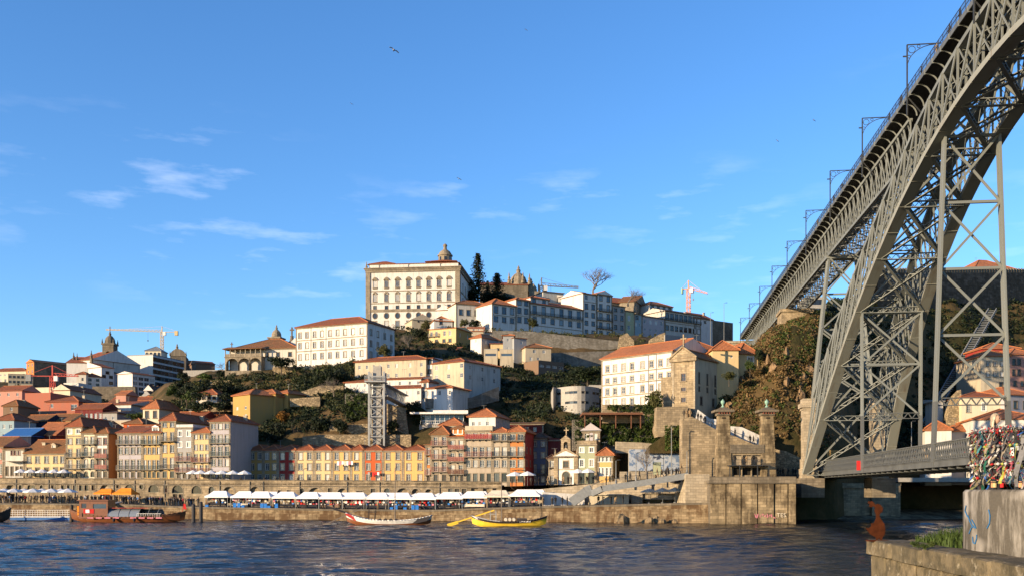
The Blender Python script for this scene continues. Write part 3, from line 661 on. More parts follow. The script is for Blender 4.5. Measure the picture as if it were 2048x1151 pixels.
for px in (33, 98, 150, 228, 270, 330, 440, 500, 527, 600, 695, 760, 880):
    mb = MB(); mb.cyl((lxA(px), -.1, 2.5), (lxA(px), -.1, wall_top(px)-.2), .09, n=6); mb.build('drainpipe', 'iron', root)
# promenade on top of it
mb = MB(); st = list(range(-900, 1441, 30))
for p, q in zip(st, st[1:]):
    P = []
    for px in (p, q):
        o = 17.55 if px <= 1000 else 12.3
        P.append([Vector((Xp(px, QD(px, off)), QD(px, off), prom_z(px))) for off in (o, 44)])
    mb.face([P[0][0], P[1][0], P[1][1], P[0][1]])
struct('promenade', mb, 'concrete')
# lower street wall from the house row up to the bridge head, with a dark undercroft
a2, b2 = wall_line(1003, 1424, 12, 12); L2 = (b2-a2).length; U2 = (b2-a2).normalized()
root = thing('ramp_wall', 'pale ashlar retaining wall climbing behind the steel footbridge', 'wall', (a2.x, a2.y, 0), math.atan2(U2.y, U2.x))
def lx2(px):
    k = (px-CX)/F; return (k*a2.y-a2.x)/(U2.x-k*U2.y)
mb = MB(); wall_holes(mb, L2, 1, 5.2, [('r', lx2(1285), lx2(1383), 3.3, 5.15), ('r', lx2(1225), lx2(1262), 3.2, 4.9)], 4)
for p, q in zip(range(1003, 1424, 20), list(range(1023, 1424, 20))+[1424]):
    z = lambda px: interp(px, [(1003, 5.4), (1040, 5.6), (1186, 7.0), (1340, 8.9), (1430, 9.2)])
    x0_, x1_ = lx2(p), lx2(q); hole = 1285 <= p < 1380
    lo = 7.6 if hole else 5.2
    mb.face([(x0_, 0, lo), (x1_, 0, lo), (x1_, 0, max(z(q), lo)), (x0_, 0, max(z(p), lo))]); mb.face([(x0_, 0, z(p)), (x1_, 0, z(q)), (x1_, .5, z(q)), (x0_, .5, z(p))]); mb.face([(x1_, .5, 4), (x0_, .5, 4), (x0_, .5, z(p)), (x1_, .5, z(q))])
mb.face([(0, 0, 1), (0, 9, 1), (0, 9, 6.4), (0, 0, 5.4)]); mb.box(lx2(1225), 4, 1, lx2(1390), 4.3, 8)
mb.build('wall', 'granite_pale', root)
# ---------------------------------------------------------------- houses on the promenade, left group
def row_house(name, label, x0, x1, yb, yt, wall, rows, roof=('hip', 1.6, 'tile_red'), off=23, depth=12, **k):
    k.setdefault('chimneys', ((rnd.uniform(.6, .9), .7, rnd.uniform(-.2, .5)),))
    return house(name, label, x0, QD(x0, off), x1-.15, QD(x1-.15, off), yb, yt, depth, wall, rows, roof, group='house row along the river promenade', **k)
IG, IR, IB, BW = 'iron_green', 'iron_red', 'iron', 'brown_wood'
row_house('low_house', 'low white house with red window frames and a cream awning beside the yellow house', 8, 49, 953, 897, 'white_old', [(899, 909, [24, 30, 38], 'r', 5), (932, 950, [14, 24, 34, 43], 't', 6)], ('shed', 1.2, 'tile_brown'), depth=9)
mb = MB(); D = QD(25, 21); mb.box(Xp(4, D), D, Zp(921, D), Xp(44, D), D+2.6, Zp(920, D)); tag(mb.build('awning', 'cream_cloth'), 'flat cream awning over the low white house front', 'awning')
row_house('end_house', 'house in shade at the row end with brown tiled roof', -45, 7, 953, 893, 'pink', [(905, 918, 4, 's', 6), (928, 948, 4, 'd', 7)], ('gx', 2.5, 'tile_brown'), depth=10)
H = row_house('dormer_house', 'low pale yellow house with two dormers in its wide brown roof', 50, 131, 955, 906, 'pale_yellow', [(912, 925, [58, 75, 93, 111, 125], 's', 8), (934, 952, [58, 75, 93, 111, 125], 't', 9)], ('gx', 3.3, 'tile_brown'), depth=10, chimneys=((.27, .3, -.6),))
for px in (98, 127): dormer(H, H.lx(px), H.lz(897), 1.1, 1.05, 'cream', yfront=1.6)
row_house('tall_house', 'tall narrow cream house with white top storey and hipped red roof', 132, 165, 955, 853, 'pale_yellow', [(857, 866, 2, 'w', 8), (876, 887, 2, 's', 8), (897, 913, 2, 'd', 7, dict(bal=IB)), (919, 936, 2, 'd', 7, dict(bal=IB)), (942, 953, 2, 'g', 8)], ('hip', 2.2, 'tile_red'), bands=(871,), depth=17)
row_house('narrow_house', 'narrow grey-white house with green iron balconies and arched doors', 165, 192, 955, 865, 'cream', [(873, 887, 2, 'd', 7, dict(bal=IG)), (893, 911, 2, 'd', 7, dict(bal=IG, arch='a')), (917, 935, 2, 'd', 7, dict(bal=IG, arch='a')), (942, 953, 2, 'g', 7, dict(arch='a'))], ('hip', 1.5, 'tile_brown'))
row_house('red_trim_house', 'narrow house with dark red panels, red balconies and an orange side wall', 192, 217, 955, 867, 'white', [(875, 888, 2, 'r', 8), (897, 915, 2, 'r', 8, dict(bal=IR, style='wood')), (919, 937, 2, 'r', 8, dict(bal=IR, style='wood')), (942, 954, 2, 't', 8)], ('hip', 1.4, 'tile_brown'), sidewall='orange')
H = row_house('wide_house', 'lavender house with four window columns and long plant-hung balconies', 235, 285, 955, 865, 'lavender', [(870, 887, 4, 'd', 7, dict(bal=IB)), (894, 907, 4, 's', 8), (919, 938, 4, 'd', 7, dict(bal=IB)), (943, 954, 4, 't', 7)], ('gx', 2.0, 'tile_red'), chimneys=((.75, .4, -.3),))
H = row_house('yellow_house', 'yellow house with green balcony and a glazed dormer above', 285, 322, 955, 865, 'yellow', [(870, 887, 4, 'd', 6, dict(bal=IG)), (894, 907, 4, 's', 6), (919, 938, 4, 'd', 6, dict(bal=IG)), (943, 954, 4, 'g', 6)], ('gx', 2.0, 'tile_red'))
dormer(H, H.lx(306), H.lz(861), 1.7, .9, 'white_wood', yfront=1.0)
row_house('tall_yellow_house', 'tall yellow house with hipped roof and deep upper balcony', 322, 352, 955, 841, 'yellow', [(843, 853, 2, 's', 8), (864, 881, 2, 'd', 7, dict(bal=IB, dep=1.0)), (889, 904, 2, 's', 8), (915, 936, 2, 'd', 8, dict(bal=IB)), (942, 954, 2, 'g', 8)], ('hip', 1.9, 'tile_red'), depth=18)
row_house('grey_tiled_house', 'grey tiled house with white parapet and pale red balconies', 352, 386, 955, 853, 'grey', [(861, 871, 2, 'w', 7), (883, 893, 2, 'w', 7), (905, 921, 2, 'd', 8, dict(bal=IR)), (927, 943, 2, 'd', 8, dict(bal=IR)), (947, 955, 3, 't', 6)], ('flat', .6, 'white'))
row_house('small_yellow_house', 'pale yellow house with three window columns and bright red roof', 386, 420, 955, 865, 'pale_yellow', [(868, 877, 3, 's', 6), (888, 899, 3, 's', 6), (907, 923, 3, 'd', 6, dict(bal=IR)), (929, 944, 3, 'd', 6, dict(bal=IR)), (948, 955, 2, 'r', 8)], ('hip', 1.3, 'tile_orange'))
row_house('corner_house', 'lavender corner house with green balconies and a blank grey side wall', 420, 461, 955, 842, 'lavender', [(846, 857, 3, 's', 8), (869, 885, 3, 'd', 8, dict(bal=IG)), (892, 911, 3, 'd', 8, dict(bal=IG)), (917, 931, 3, 's', 8), (942, 954, 3, 'g', 8)], ('hip', 1.6, 'tile_red'), depth=13.5, sidewall='grey')
# second row, set back: yellow and red terrace
def terrace(x0, x1, wall, cols, label, **k):
    return house('terrace_house', label, x0, QD(x0, 33), x1-.12, QD(x1-.12, 33), 964, 900, 8, wall, [(904, 918, cols, 's', 8), (926, 939, cols, 's', 8), (948, 961, cols, 's', 8)], ('hip', 1.25, 'tile_red'), group='yellow and red terrace behind the arcade wall', over=.25, **k)
terrace(497, 527, 'ochre', 2, 'ochre terrace house with a blue cloth beside the corner house wall')
terrace(527, 556, 'ochre', 2, 'ochre terrace house next to the dark red one')
terrace(556, 592, 'red', 2, 'dark red terrace house with white windows')
terrace(592, 628, 'pale_yellow', 2, 'faded yellow terrace house beside the dark red one')
terrace(628, 664, 'pale_yellow', 2, 'pale yellow terrace house where the shadow edge falls')
terrace(664, 702, 'yellow', 2, 'yellow terrace house with washing on a line and a satellite dish')
terrace(702, 727, 'yellow', [713], 'narrow yellow terrace house left against the orange-red one')
terrace(727, 766, 'orange_red', 2, 'orange-red terrace house with laundry under its windows')
terrace(766, 806, 'yellow', 2, 'yellow terrace house right against the orange-red one')
terrace(806, 851, 'yellow', 2, 'yellow terrace house at the tall stone houses, with awnings')
# tall houses of the middle group
row_house('side_house', 'slim orange house with stacked balconies squeezed against the yellow terrace', 851, 863, 964, 889, 'orange', [(894, 908, 1, 'd', 6, dict(bal=IR)), (914, 928, 1, 's', 6), (936, 948, 1, 'd', 6, dict(bal=IR)), (951, 962, 1, 't', 6)], ('shed', 1.0, 'tile_brown'), off=25)
row_house('stone_house', 'stone-faced house with brown iron balconies and mossy hipped roof', 863, 897, 964, 869, 'stone_plaster', [(873, 890, 2, 'd', 8, dict(bal=IR)), (898, 917, 2, 'd', 8, dict(bal=IR)), (923, 942, 2, 'd', 8, dict(bal=IR)), (948, 962, 2, 't', 8)], ('hip', 2.0, 'tile_brown'))
H = row_house('balcony_house', 'house with red wooden balconies and an orange attic dormer', 897, 930, 964, 873, 'stone_plaster', [(880, 898, 2, 'd', 8, dict(bal=IR, style='wood')), (905, 922, 2, 'd', 8, dict(bal=IR, style='wood')), (929, 947, 2, 'd', 8, dict(bal=('brown_wood',), style='wood')), (950, 962, 3, 't', 7)], ('shed', 2.0, 'tile_red'))
box_part(H, 'attic', 'orange', (.6, .6, H.h, H.w-.3, 4, H.lz(857))); r_, s_ = roof_mesh(H.w-.9, 3.4, 0, 'hip', .9, .3); r_.build('attic_roof', ['tile_brown', 'orange'], H.root, loc=(.6, .6, H.lz(857)))
for q in (.38, .68): wv_ = window(H.root, H.w*q, H.lz(866), .75, 1.0, 'w'); wv_.location.y = .55
H = row_house('four_bay_house', 'wide stone house with four bays, red balconies and white rooftop pavilion', 930, 985, 964, 859, 'stone_plaster', [(865, 877, 4, 's', 8, dict(bal=('red_wood',), style='wood')), (893, 912, 4, 'd', 9, dict(bal=IR)), (919, 933, 4, 's', 9), (946, 962, 4, 'g', 8)], ('flat', .9, 'old'))
D = QD(950, 27)
house('roof_pavilion', 'white pavilion with hipped orange roof standing on the stone house', 938, D, 991, D-1.6, 853, 833, 11, 'white', [(842, 850, [947, 960, 975], 'n', 6)], ('hip', 1.9, 'tile_orange'), base=.5, corners=False, side=((838, 846, 3, 'n', 7),), sidewall='grey_tile', zb=H.root.location.z+H.h-.02)
row_house('twin_roof_house', 'stone house with red piers, dark iron balconies and a shop front', 985, 1017, 964, 864, 'stone_plaster', [(867, 880, 2, 'd', 9, dict(bal=IB)), (893, 911, 2, 'd', 9, dict(bal=IB)), (919, 933, 2, 's', 9), (945, 962, 2, 'g', 11)], ('hip', 1.0, 'tile_orange'))
H = row_house('end_shop_house', 'house with red plaster stripes and red side wall at the row end', 1017, 1050, 964, 863, 'orange', [(867, 880, 2, 'd', 11, dict(bal=IB)), (893, 911, 2, 'd', 11, dict(bal=IB)), (919, 933, 2, 's', 11), (945, 962, 2, 'g', 11)], ('hip', 1.4, 'tile_orange'), sidewall='red', side=((893, 905, 3, 's', 7), (919, 931, 3, 's', 7)))
ob('sign_lettering', scribble(11, .26, .35, 'dark_wood', 3, .07), H.root, (H.w*.6, -.12, H.lz(941)))
house('orange_back_house', 'orange house with tiled roof rising behind the balcony house', 880, QD(880, 38), 924, QD(924, 38), 875, 850, 8, 'orange', [(853, 860, [888, 901, 913], 'n', 5)], ('hip', 1.8, 'tile_orange'))
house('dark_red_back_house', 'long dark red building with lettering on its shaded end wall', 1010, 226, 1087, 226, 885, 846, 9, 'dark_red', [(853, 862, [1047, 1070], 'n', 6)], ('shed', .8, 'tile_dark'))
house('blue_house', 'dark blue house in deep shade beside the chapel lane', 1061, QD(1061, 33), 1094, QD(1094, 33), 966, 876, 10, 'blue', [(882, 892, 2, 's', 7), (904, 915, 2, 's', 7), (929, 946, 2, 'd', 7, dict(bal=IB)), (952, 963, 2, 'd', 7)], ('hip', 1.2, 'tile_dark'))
house('maroon_house', 'maroon upper storey above an ochre wall behind the chapel', 1093, QD(1093, 34), 1135, QD(1135, 34), 966, 878, 9, 'dark_red', [], ('flat', .3, 'dark_red'))
house('thin_house', 'very thin house with white framed doors left of the chapel', 1097, QD(1097, 22), 1111, QD(1111, 22), 967, 917, 7, 'stone_plaster', [(919, 933, 1, 'd', 7, dict(bal=IB)), (951, 965, 1, 'd', 7)], ('hip', .8, 'tile_dark'))
# the little chapel
D = QD(1132, 20.5); H = house('chapel', 'small white chapel with granite frame, bell gable and cross', 1111, D+.9, 1154, D-.9, 968, 914, 14, 'white', [(942, 967, [1132], 'g', 14, dict(arch='a')), (921, 934, [1132], 't', 10)], ('gy', 1.2, 'tile_brown'), cat='chapel', corners=False)
w_ = H.w; z = H.h
box_part(H, 'stone_frame', 'granite_warm', (-.25, -.25, -3, .6, .05, z), (w_-.6, -.25, -3, w_+.25, .05, z), (-.4, -.4, z, w_+.4, .3, z+.35), (.6, -.1, H.lz(938.5), w_-.6, .02, H.lz(937)))
mb = MB(); mb.prism([(-.4, z+.35), (w_+.4, z+.35), (w_/2, z+2.0)], -.35, .3); mb.build('pediment', 'granite_warm', H.root)
mb = MB(); bw = 2.0; T_ = lambda x, y, zz: (x+w_/2-bw/2, y-.3, zz); wall_holes(mb, bw, z+1.2, z+3.6, [('a', .55, 1.45, z+1.8, z+3.2)], .8, T=T_); mb.face([T_(bw, .8, z+1.2), T_(0, .8, z+1.2), T_(0, .8, z+3.6), T_(bw, .8, z+3.6)]); mb.face([T_(0, .8, z+1.2), T_(0, 0, z+1.2), T_(0, 0, z+3.6), T_(0, .8, z+3.6)]); mb.face([T_(bw, 0, z+1.2), T_(bw, .8, z+1.2), T_(bw, .8, z+3.6), T_(bw, 0, z+3.6)])
mb.prism([(w_/2-1.2, z+3.6), (w_/2+1.2, z+3.6), (w_/2, z+4.5)], -.4, .6); cross(mb, w_/2, .1, z+4.4, 1.7, .2); bg_ = mb.build('bell_gable', 'granite_warm', H.root)
mb = MB(); mb.lathe([(.33, 0), (.3, .12), (.2, .5), (.1, .62), (.03, .7)], 10, (w_/2, .1, z+2.05)); mb.build('bell', 'iron', bg_)
mb = MB()
for x in (0, w_): pinnacle(mb, x, 0, z+.3, 1.5, .5)
mb.build('pinnacles', 'granite_warm', H.root)
row_house('green_house', 'green tiled house with granite parapet beside the chapel', 1154, 1193, 968, 887, 'green', [(894, 903, 2, 'w', 8), (918, 932, 2, 'w', 8), (944, 966, 2, 'g', 11)], ('flat', .7, 'granite_warm'), off=20, depth=9)
D = QD(1182, 27); house('gabled_house', 'tall grey gabled house with brown side wall above the green house', 1165, D, 1200, D-1.2, 905, 861, 16, 'lavender', [(866, 879, 2, 's', 7)], ('gy', 1.5, 'slate', 'slate'), sidewall='brown')
row_house('tile_roof_house', 'small yellow house with orange hipped roof and glazed upper floor', 1195, 1226, 966, 910, 'yellow', [(912, 922, 4, 'w', 5), (934, 950, 4, 'w', 5)], ('hip', 1.5, 'tile_orange'), off=17, depth=13, side=((914, 922, 2, 'n', 7),))
# ---------------------------------------------------------------- roofs climbing the hill on the left
def hill_house(label, x0, x1, D, yb, yt, depth, wall, rows=(), roof=('gx', 2.0, 'tile_red'), tilt=0.0, **k):
    k.setdefault('base', 7); k.setdefault('corners', False); k.setdefault('chimneys', ((rnd.uniform(.2, .8), .6, rnd.uniform(-.2, .6)),))
    return house(k.pop('name', 'hill_house'), label, x0, D+tilt*(x1-x0)*D/F/2, x1, D-tilt*(x1-x0)*D/F/2, yb, yt, depth, wall, rows, roof, group='houses climbing the hill above the river', **k)
T2 = .2
HH = [
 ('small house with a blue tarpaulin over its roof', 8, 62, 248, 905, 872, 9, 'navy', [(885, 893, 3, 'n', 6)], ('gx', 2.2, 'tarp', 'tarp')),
 ('house with broad orange roof and shaded red gable beside the blue tarpaulin', 68, 112, 252, 905, 870, 12, 'dark_red', [(880, 888, 2, 'n', 6)], ('gx', 3.6, 'tile_orange')),
 ('cream house with brown roof above the orange gable', 94, 142, 275, 875, 841, 9, 'pale_yellow', [(843, 850, [123], 's', 6)], ('gx', 2.2, 'tile_brown')),
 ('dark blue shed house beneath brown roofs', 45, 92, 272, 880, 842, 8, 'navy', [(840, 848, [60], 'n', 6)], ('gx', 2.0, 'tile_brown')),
 ('long brick-red house with a big white window', 92, 157, 300, 840, 803, 12, 'brick_red', [(806, 814, [104], 'n', 6), (808, 820, [148], 'n', 13)], ('hip', 2.2, 'tile_red')),
 ('plain pink-brown block with flat roof', 50, 101, 335, 825, 787, 14, 'brick_red', [], ('flat', .4, 'brick_red')),
 ('white gabled house with brown roof near the red crane', 107, 140, 370, 810, 780, 20, 'cream', [], ('gy', 2.2, 'tile_red')),
 ('orange-pink house with white gable at the hill foot', -10, 44, 350, 815, 781, 10, 'pink', [(785, 791, 3, 'n', 5)], ('gx', 2.2, 'tile_red')),
 ('grey stone house with small square windows and mossy roof', 6, 36, 285, 850, 812, 9, 'brown', [(814, 820, [23], 'n', 5)], ('hip', 2.0, 'tile_brown')),
 ('low house with long rusty roof in mid slope', 30, 95, 290, 850, 828, 8, 'pink', [(833, 838, 4, 'n', 5)], ('shed', 1.6, 'tile_brown')),
 ('teal-shaded house at the slope edge with red hip roof', -12, 28, 262, 900, 840, 9, 'sky_blue', [(848, 856, 3, 'n', 6), (866, 876, 3, 'n', 6)], ('hip', 2.0, 'tile_red')),
 ('dark red house with a white band of windows', 150, 205, 292, 850, 818, 9, 'dark_red', [(826, 836, 6, 'n', 6)], ('gx', 2.0, 'tile_red')),
 ('low white house with one blue window and long red roof', 190, 262, 300, 832, 809, 9, 'white', [(819, 827, [239], 'n', 7)], ('shed', 1.8, 'tile_red')),
 ('grey house with mossy shed roof next to the white house', 205, 234, 282, 850, 825, 8, 'grey', [(832, 838, 2, 'n', 5)], ('shed', 1.2, 'tile_dark')),
 ('flat-roofed stone shed behind the tall cream house', 183, 262, 258, 880, 841, 7, 'old', [], ('flat', .3, 'concrete')),
 ('pale stone tower house with two brown shuttered windows', 286, 318, 262, 865, 817, 12, 'cream', [(821, 835, 2, 't', 7)], ('hip', 2.6, 'tile_orange')),
 ('orange house with hipped roof behind the lavender house', 247, 285, 250, 875, 847, 8, 'orange_red', [(849, 855, [256, 266], 'n', 5)], ('hip', 1.5, 'tile_brown')),
 ('red house with long roof behind the corner house', 398, 470, 262, 850, 834, 10, 'dark_red', [], ('gx', 2.4, 'tile_red')),
 ('purple-red house in shade behind the tall yellow house', 345, 402, 252, 865, 835, 9, 'dark_red', [], ('gx', 1.8, 'tile_red')),
 ('small red-roofed house below the convent wall', 232, 252, 330, 795, 789, 7, 'pink', [], ('gx', 1.6, 'tile_orange')),
 ('row of low roofs with skylights under the apartment block', 215, 310, 345, 815, 806, 10, 'brown', [], ('gx', 2.6, 'tile_red')),
 ('low dark-roofed house in front of the apartment block', 262, 340, 318, 818, 812, 9, 'white_old', [], ('gx', 2.2, 'tile_red')),
 ('white box house below the church', 127, 157, 430, 785, 766, 10, 'white', [(772, 778, 2, 'n', 4)], ('flat', .3, 'white')),
 ('cream house with low wall above the pink house', 68, 118, 420, 785, 775, 8, 'cream', [], ('flat', .3, 'cream')),
 ('garden house with veranda and red roof among the trees', 392, 434, 268, 802, 789, 8, 'white_old', [(792, 797, 4, 'k', 6)], ('hip', 1.8, 'tile_red')),
 ('small villa with white arcade left of the garden trees', 335, 368, 330, 790, 782, 7, 'white', [], ('gx', 1.4, 'tile_red')),
]
WN = {'pink': 'pink', 'cream': 'cream', 'white_old': 'off-white', 'ochre': 'ochre', 'grey': 'grey', 'brick_red': 'brick-red', 'white': 'white', 'brown': 'brown', 'sky_blue': 'pale blue'}
for i in range(26):
    px = rnd.uniform(-20, 330); D = rnd.uniform(262, 430); w_ = rnd.uniform(20, 38)*300/D; y = HY-(ground_pd(px, D)-EYE)*F/D; h_ = rnd.uniform(10, 20)*300/D; c_ = rnd.choice(list(WN)); rf = rnd.choice(['tile_red', 'tile_brown', 'tile_orange', 'tile_dark']); HH.append(('small %s house with %s roof packed among the left slope roofs' % (WN[c_], {'tile_red': 'red tiled', 'tile_brown': 'brown tiled', 'tile_orange': 'orange tiled', 'tile_dark': 'dark tiled'}[rf]), px, px+w_, D, y, y-h_, rnd.uniform(6, 10), c_, [(y-h_+3, y-h_+3+8*280/D, rnd.choice([2, 3]), rnd.choice('nsk'), 5*280/D)], (rnd.choice(['gx', 'hip', 'gx', 'gy']), rnd.uniform(1.2, 2.4), rf)))
for a in HH: hill_house(*a, tilt=T2)
# ochre house group above the corner house
house('ochre_house', 'ochre house with orange gable end and small blue windows', 466, 254, 500, 249, 842, 790, 10, 'ochre', [(812, 818, 2, 'n', 6), (828, 834, 2, 'n', 6)], ('hip', 1.8, 'tile_orange'), lside=((796, 804, 2, 'n', 6),), corners=False, base=6)
house('ochre_house', 'ochre house with small white balcony and three red hip roofs', 501, 257, 551, 254, 842, 788, 9, 'ochre', [(793, 804, [519, 537], 'd', 7, dict(bal=('white_wood', 512, 542))), (816, 826, [523, 540], 'n', 6)], ('hip', 1.6, 'tile_orange'), corners=False, base=6)
house('ochre_house', 'ochre end house over a grey base beside the palms', 551, 258, 576, 256, 842, 787, 8, 'ochre', [(793, 799, [561], 'n', 6)], ('hip', 1.1, 'tile_orange'), corners=False, base=6)
# ---------------------------------------------------------------- bishop's palace on the hilltop
D0, D1 = 402, 398
H = house('palace', 'huge white palace with granite window frames, red roofs and round cupola', 734, D0, 918, D1, 660, 539, 46, 'white', [
    (560, 576, [750, 773, 795, 817, 837, 857.5, 878, 898], 'p', 8), (587, 602, [750, 773, 795, 817, 837, 857.5, 878, 898], 'p', 8), (610, 617, [750, 773, 795, 817, 837, 857.5, 878, 898], 'k', 6),
    (624.5, 634.5, [750, 773, 795, 817, 837, 857.5], 'k', 8, dict(arch='o')), (640, 653, [750, 773, 795, 817], 'p', 8)], None, side=((560, 578, 7, 'p', 8), (588, 604, 7, 'p', 8), (612, 619, 7, 'k', 6)), cat='palace', base=10, corners=False)
w_, z, d_ = H.w, H.h, H.d; lz = H.lz
mb = MB()
for x0_, x1_ in ((-.5, 1.4), (w_-1.5, w_+.4)): mb.box(x0_, -.35, -10, x1_, .6, z)
mb.box(w_-.5, .6, -10, w_+.42, 2.0, z); mb.box(w_-.5, d_-2, -10, w_+.42, d_, z)
for y, hh, o in ((619.5, 1.1, .18), (605, .35, .15), (580.5, .35, .15)):
    zz = lz(y); mb.box(1.4, -o, zz-hh/2, w_-1.5, .01, zz+hh/2); mb.box(w_-.01, 2, zz-hh/2, w_+o, d_-2, zz+hh/2)
mb.build('pilasters', 'granite_trim', H.root)
mb = MB(); mb.box(-.9, -.7, z, w_+.8, d_+.3, z+.5); mb.box(-.6, -.45, z-.9, w_+.6, d_+.2, z-.02); mb.box(-1.2, -1.0, z+.5, w_+1.1, d_+.4, z+.85); mb.build('cornice', 'granite_trim', H.root)
mb = MB(); az_ = Zp(527, 400)-H.root.location.z; T_ = lambda x, y, q: (x+.8, y+.5, q); wall_holes(mb, w_-1.2, z+.85, az_, [('r', x, x+.9, z+1.0, z+2.2) for x in (4.0, 16, 29)], .2, T=T_); mb.box(.82, .8, z+.86, w_-.42, d_-.5, az_); mb.build('attic', 'white', H.root)
ro = MB(); r1, s1 = roof_mesh(w_-.6, d_-.6, az_, 'hip', .9, .35); ro = r1.build('roof', ['tile_red', 'white'], H.root, loc=(.5, .4, 0))
r2, s2 = roof_mesh(10.5, 9, az_+.25, 'hip', 1.9, .3); r2.build('corner_roof', ['tile_red', 'white'], ro, loc=(.3, .2, 0))
r2, s2 = roof_mesh(12.5, 12, az_+.7, 'hip', 1.9, .3); mb = MB(); r2.build('corner_roof', ['tile_red', 'white'], ro, loc=(w_-14.2, .2, 0))
cx_, cy_ = w_-7.2, 9.0; mb = MB(); zc = az_+1.0
mb.lathe([(2.75, 0), (2.75, 3.6), (3.15, 3.7), (3.15, 4.1), (2.75, 4.2), (2.55, 4.8), (2.0, 5.6), (1.2, 6.2), (.75, 6.5), (.65, 7.6), (.9, 7.8), (.9, 8.2), (.5, 8.7), (.05, 8.9)], 16, (cx_, cy_, zc)); cu_ = mb.build('cupola', 'granite_trim', H.root)
for i in range(16):
    t_ = 2*math.pi*(i+.5)/16
    if i % 2: continue
    mb = MB(); mb.box(-.42, -.06, 0, .42, .06, 1.6); mb.lathe([(.42, -.06), (.42, .06)], 12, (0, 0, 0)); p = mb.build('lantern_window', 'glass_dark', cu_, loc=(cx_+2.72*math.cos(t_), cy_+2.72*math.sin(t_), zc+1.5), rz=t_+math.pi/2)
mb = MB(); pinnacle(mb, -.2, 0, z+.8, 3.0, .9); mb.build('pinnacle', 'granite_trim', H.root)
for q, y1, y2, big in ((0, 560, 576, 1), (1, 587, 602, 0)):
    for px in (750, 773, 795, 817, 837, 857.5, 878, 898):
        def mkp():
            m_ = MB(); s = 1.0
            if big: m_.prism([(-1.25, 0), (-.7, .75), (-.35, 1.0), (0, 1.25), (.35, 1.0), (.7, .75), (1.25, 0), (1.1, -.18), (.5, .25), (-.5, .25), (-1.1, -.18)], -.42, .0); m_.box(-.9, -.25, -.1, .9, 0, .35); m_.prism([(-1.15, -2.9), (-.85, -3.3), (.85, -3.3), (1.15, -2.9)], -.2, 0)
            else: m_.prism([(-1.0, 0), (-.5, .6), (0, .85), (.5, .6), (1.0, 0), (.8, -.15), (0, .25), (-.8, -.15)], -.32, .0); m_.prism([(-1.0, -3.1), (-.8, -3.45), (.8, -3.45), (1.0, -3.1)], -.18, 0)
            return m_.mesh('window_pediment', 'granite_trim')
        ob('window_pediment', cached(('ped', big), mkp), H.root, (H.lx(px), 0, lz(y1)+.28))
# white gabled houses at the palace foot
PF = 'houses at the foot of the palace'
def foot(label, *a, **k):
    k.setdefault('corners', False); k.setdefault('base', 6); nm = k.pop('name', 'hill_house'); return house(nm, label, *a, group=PF, **k)
foot('white gabled house against the palace front', 873, 386, 905, 384, 655, 620, 12, 'white', [], ('gy', 2.0, 'tile_brown'))
foot('weathered blank gable house below the palace', 824, 385, 866, 388, 665, 640, 10, 'old', [(639, 644, [837], 'k', 3)], ('gy', 2.2, 'concrete'))
foot('white turret house with orange roof below the palace', 868, 372, 905, 374, 660, 642, 8, 'white', [(637, 648, [882], 'k', 5)], ('hip', 2.4, 'tile_orange'))
foot('pale yellow house with balcony and flush brown gable', 858, 335, 912, 331, 694, 657, 12, 'pale_yellow', [(661, 671, [863, 873, 889, 900], 'n', 5, dict(bal=('iron', 858, 878))), (678, 684, [873, 888, 900], 'k', 5)], ('gx', 1.0, 'tile_orange'), sidewall='ochre', side=((664, 672, 2, 'n', 5),))
foot('small ochre house under the yellow one with sloping roof', 850, 318, 905, 315, 712, 704, 8, 'ochre', [], ('shed', 2.6, 'tile_red'))
foot('stone cottage with steep orange roof', 934, 345, 967, 345, 680, 662, 9, 'old', [(657, 663, [948, 958], 'n', 4)], ('shed', 3.0, 'tile_orange'))
foot('grey lean-to cottage beside the stone cottage', 967, 346, 995, 347, 682, 664, 7, 'grey', [(667, 671, [985], 'n', 4)], ('shed', .6, 'tile_brown'))
foot('small white house with red hip roof and grey side', 941, 325, 963, 322, 698, 676, 9, 'white', [(678, 684, [952], 'n', 4)], ('hip', 1.6, 'tile_orange'), sidewall='grey', side=((680, 686, 2, 'n', 5),))
foot('cream annex between grey boxes', 981, 318, 1007, 318, 705, 687, 7, 'pale_yellow', [(696, 700, [996], 'k', 4)], ('shed', 1.2, 'tile_red'))
foot('grey slate-clad tower house over a cream base', 1006, 316, 1028, 316, 705, 671, 7, 'grey_tile', [(676, 682, [1016], 'n', 4), (693, 698, [1016], 'n', 4)], ('hip', .7, 'tile_orange'))
foot('second grey slate-clad house right of the tower house', 1028, 315, 1053, 317, 705, 676, 7, 'grey_tile', [(681, 687, [1043], 'n', 4), (698, 703, [1043], 'n', 4)], ('shed', .5, 'tile_red'))
foot('weathered cream house with brown roof and white annex', 1051, 312, 1102, 314, 735, 695, 9, 'old', [(699, 705, [1069, 1088], 'n', 6), (714, 720, [1062, 1077], 'n', 5)], ('hip', 1.8, 'tile_brown'))
for x0, x1, lb in ((968, 995, 'left'), (1000, 1027, 'right')):
    foot('modern timber box house with ribbon window, %s of the pair' % ('first from the convent' if lb == 'left' else 'nearer the cream house'), x0, 300, x1, 300, 716, 698, 6, 'old', [(706, 711, 1, 'x', 22)], ('flat', .2, 'concrete'))
foot('low timber house with a strip of white windows on the cliff edge', 1077, 296, 1128, 302, 736, 723, 7, 'brown', [(730, 735, 4, 'n', 9)], ('flat', .2, 'brown'))
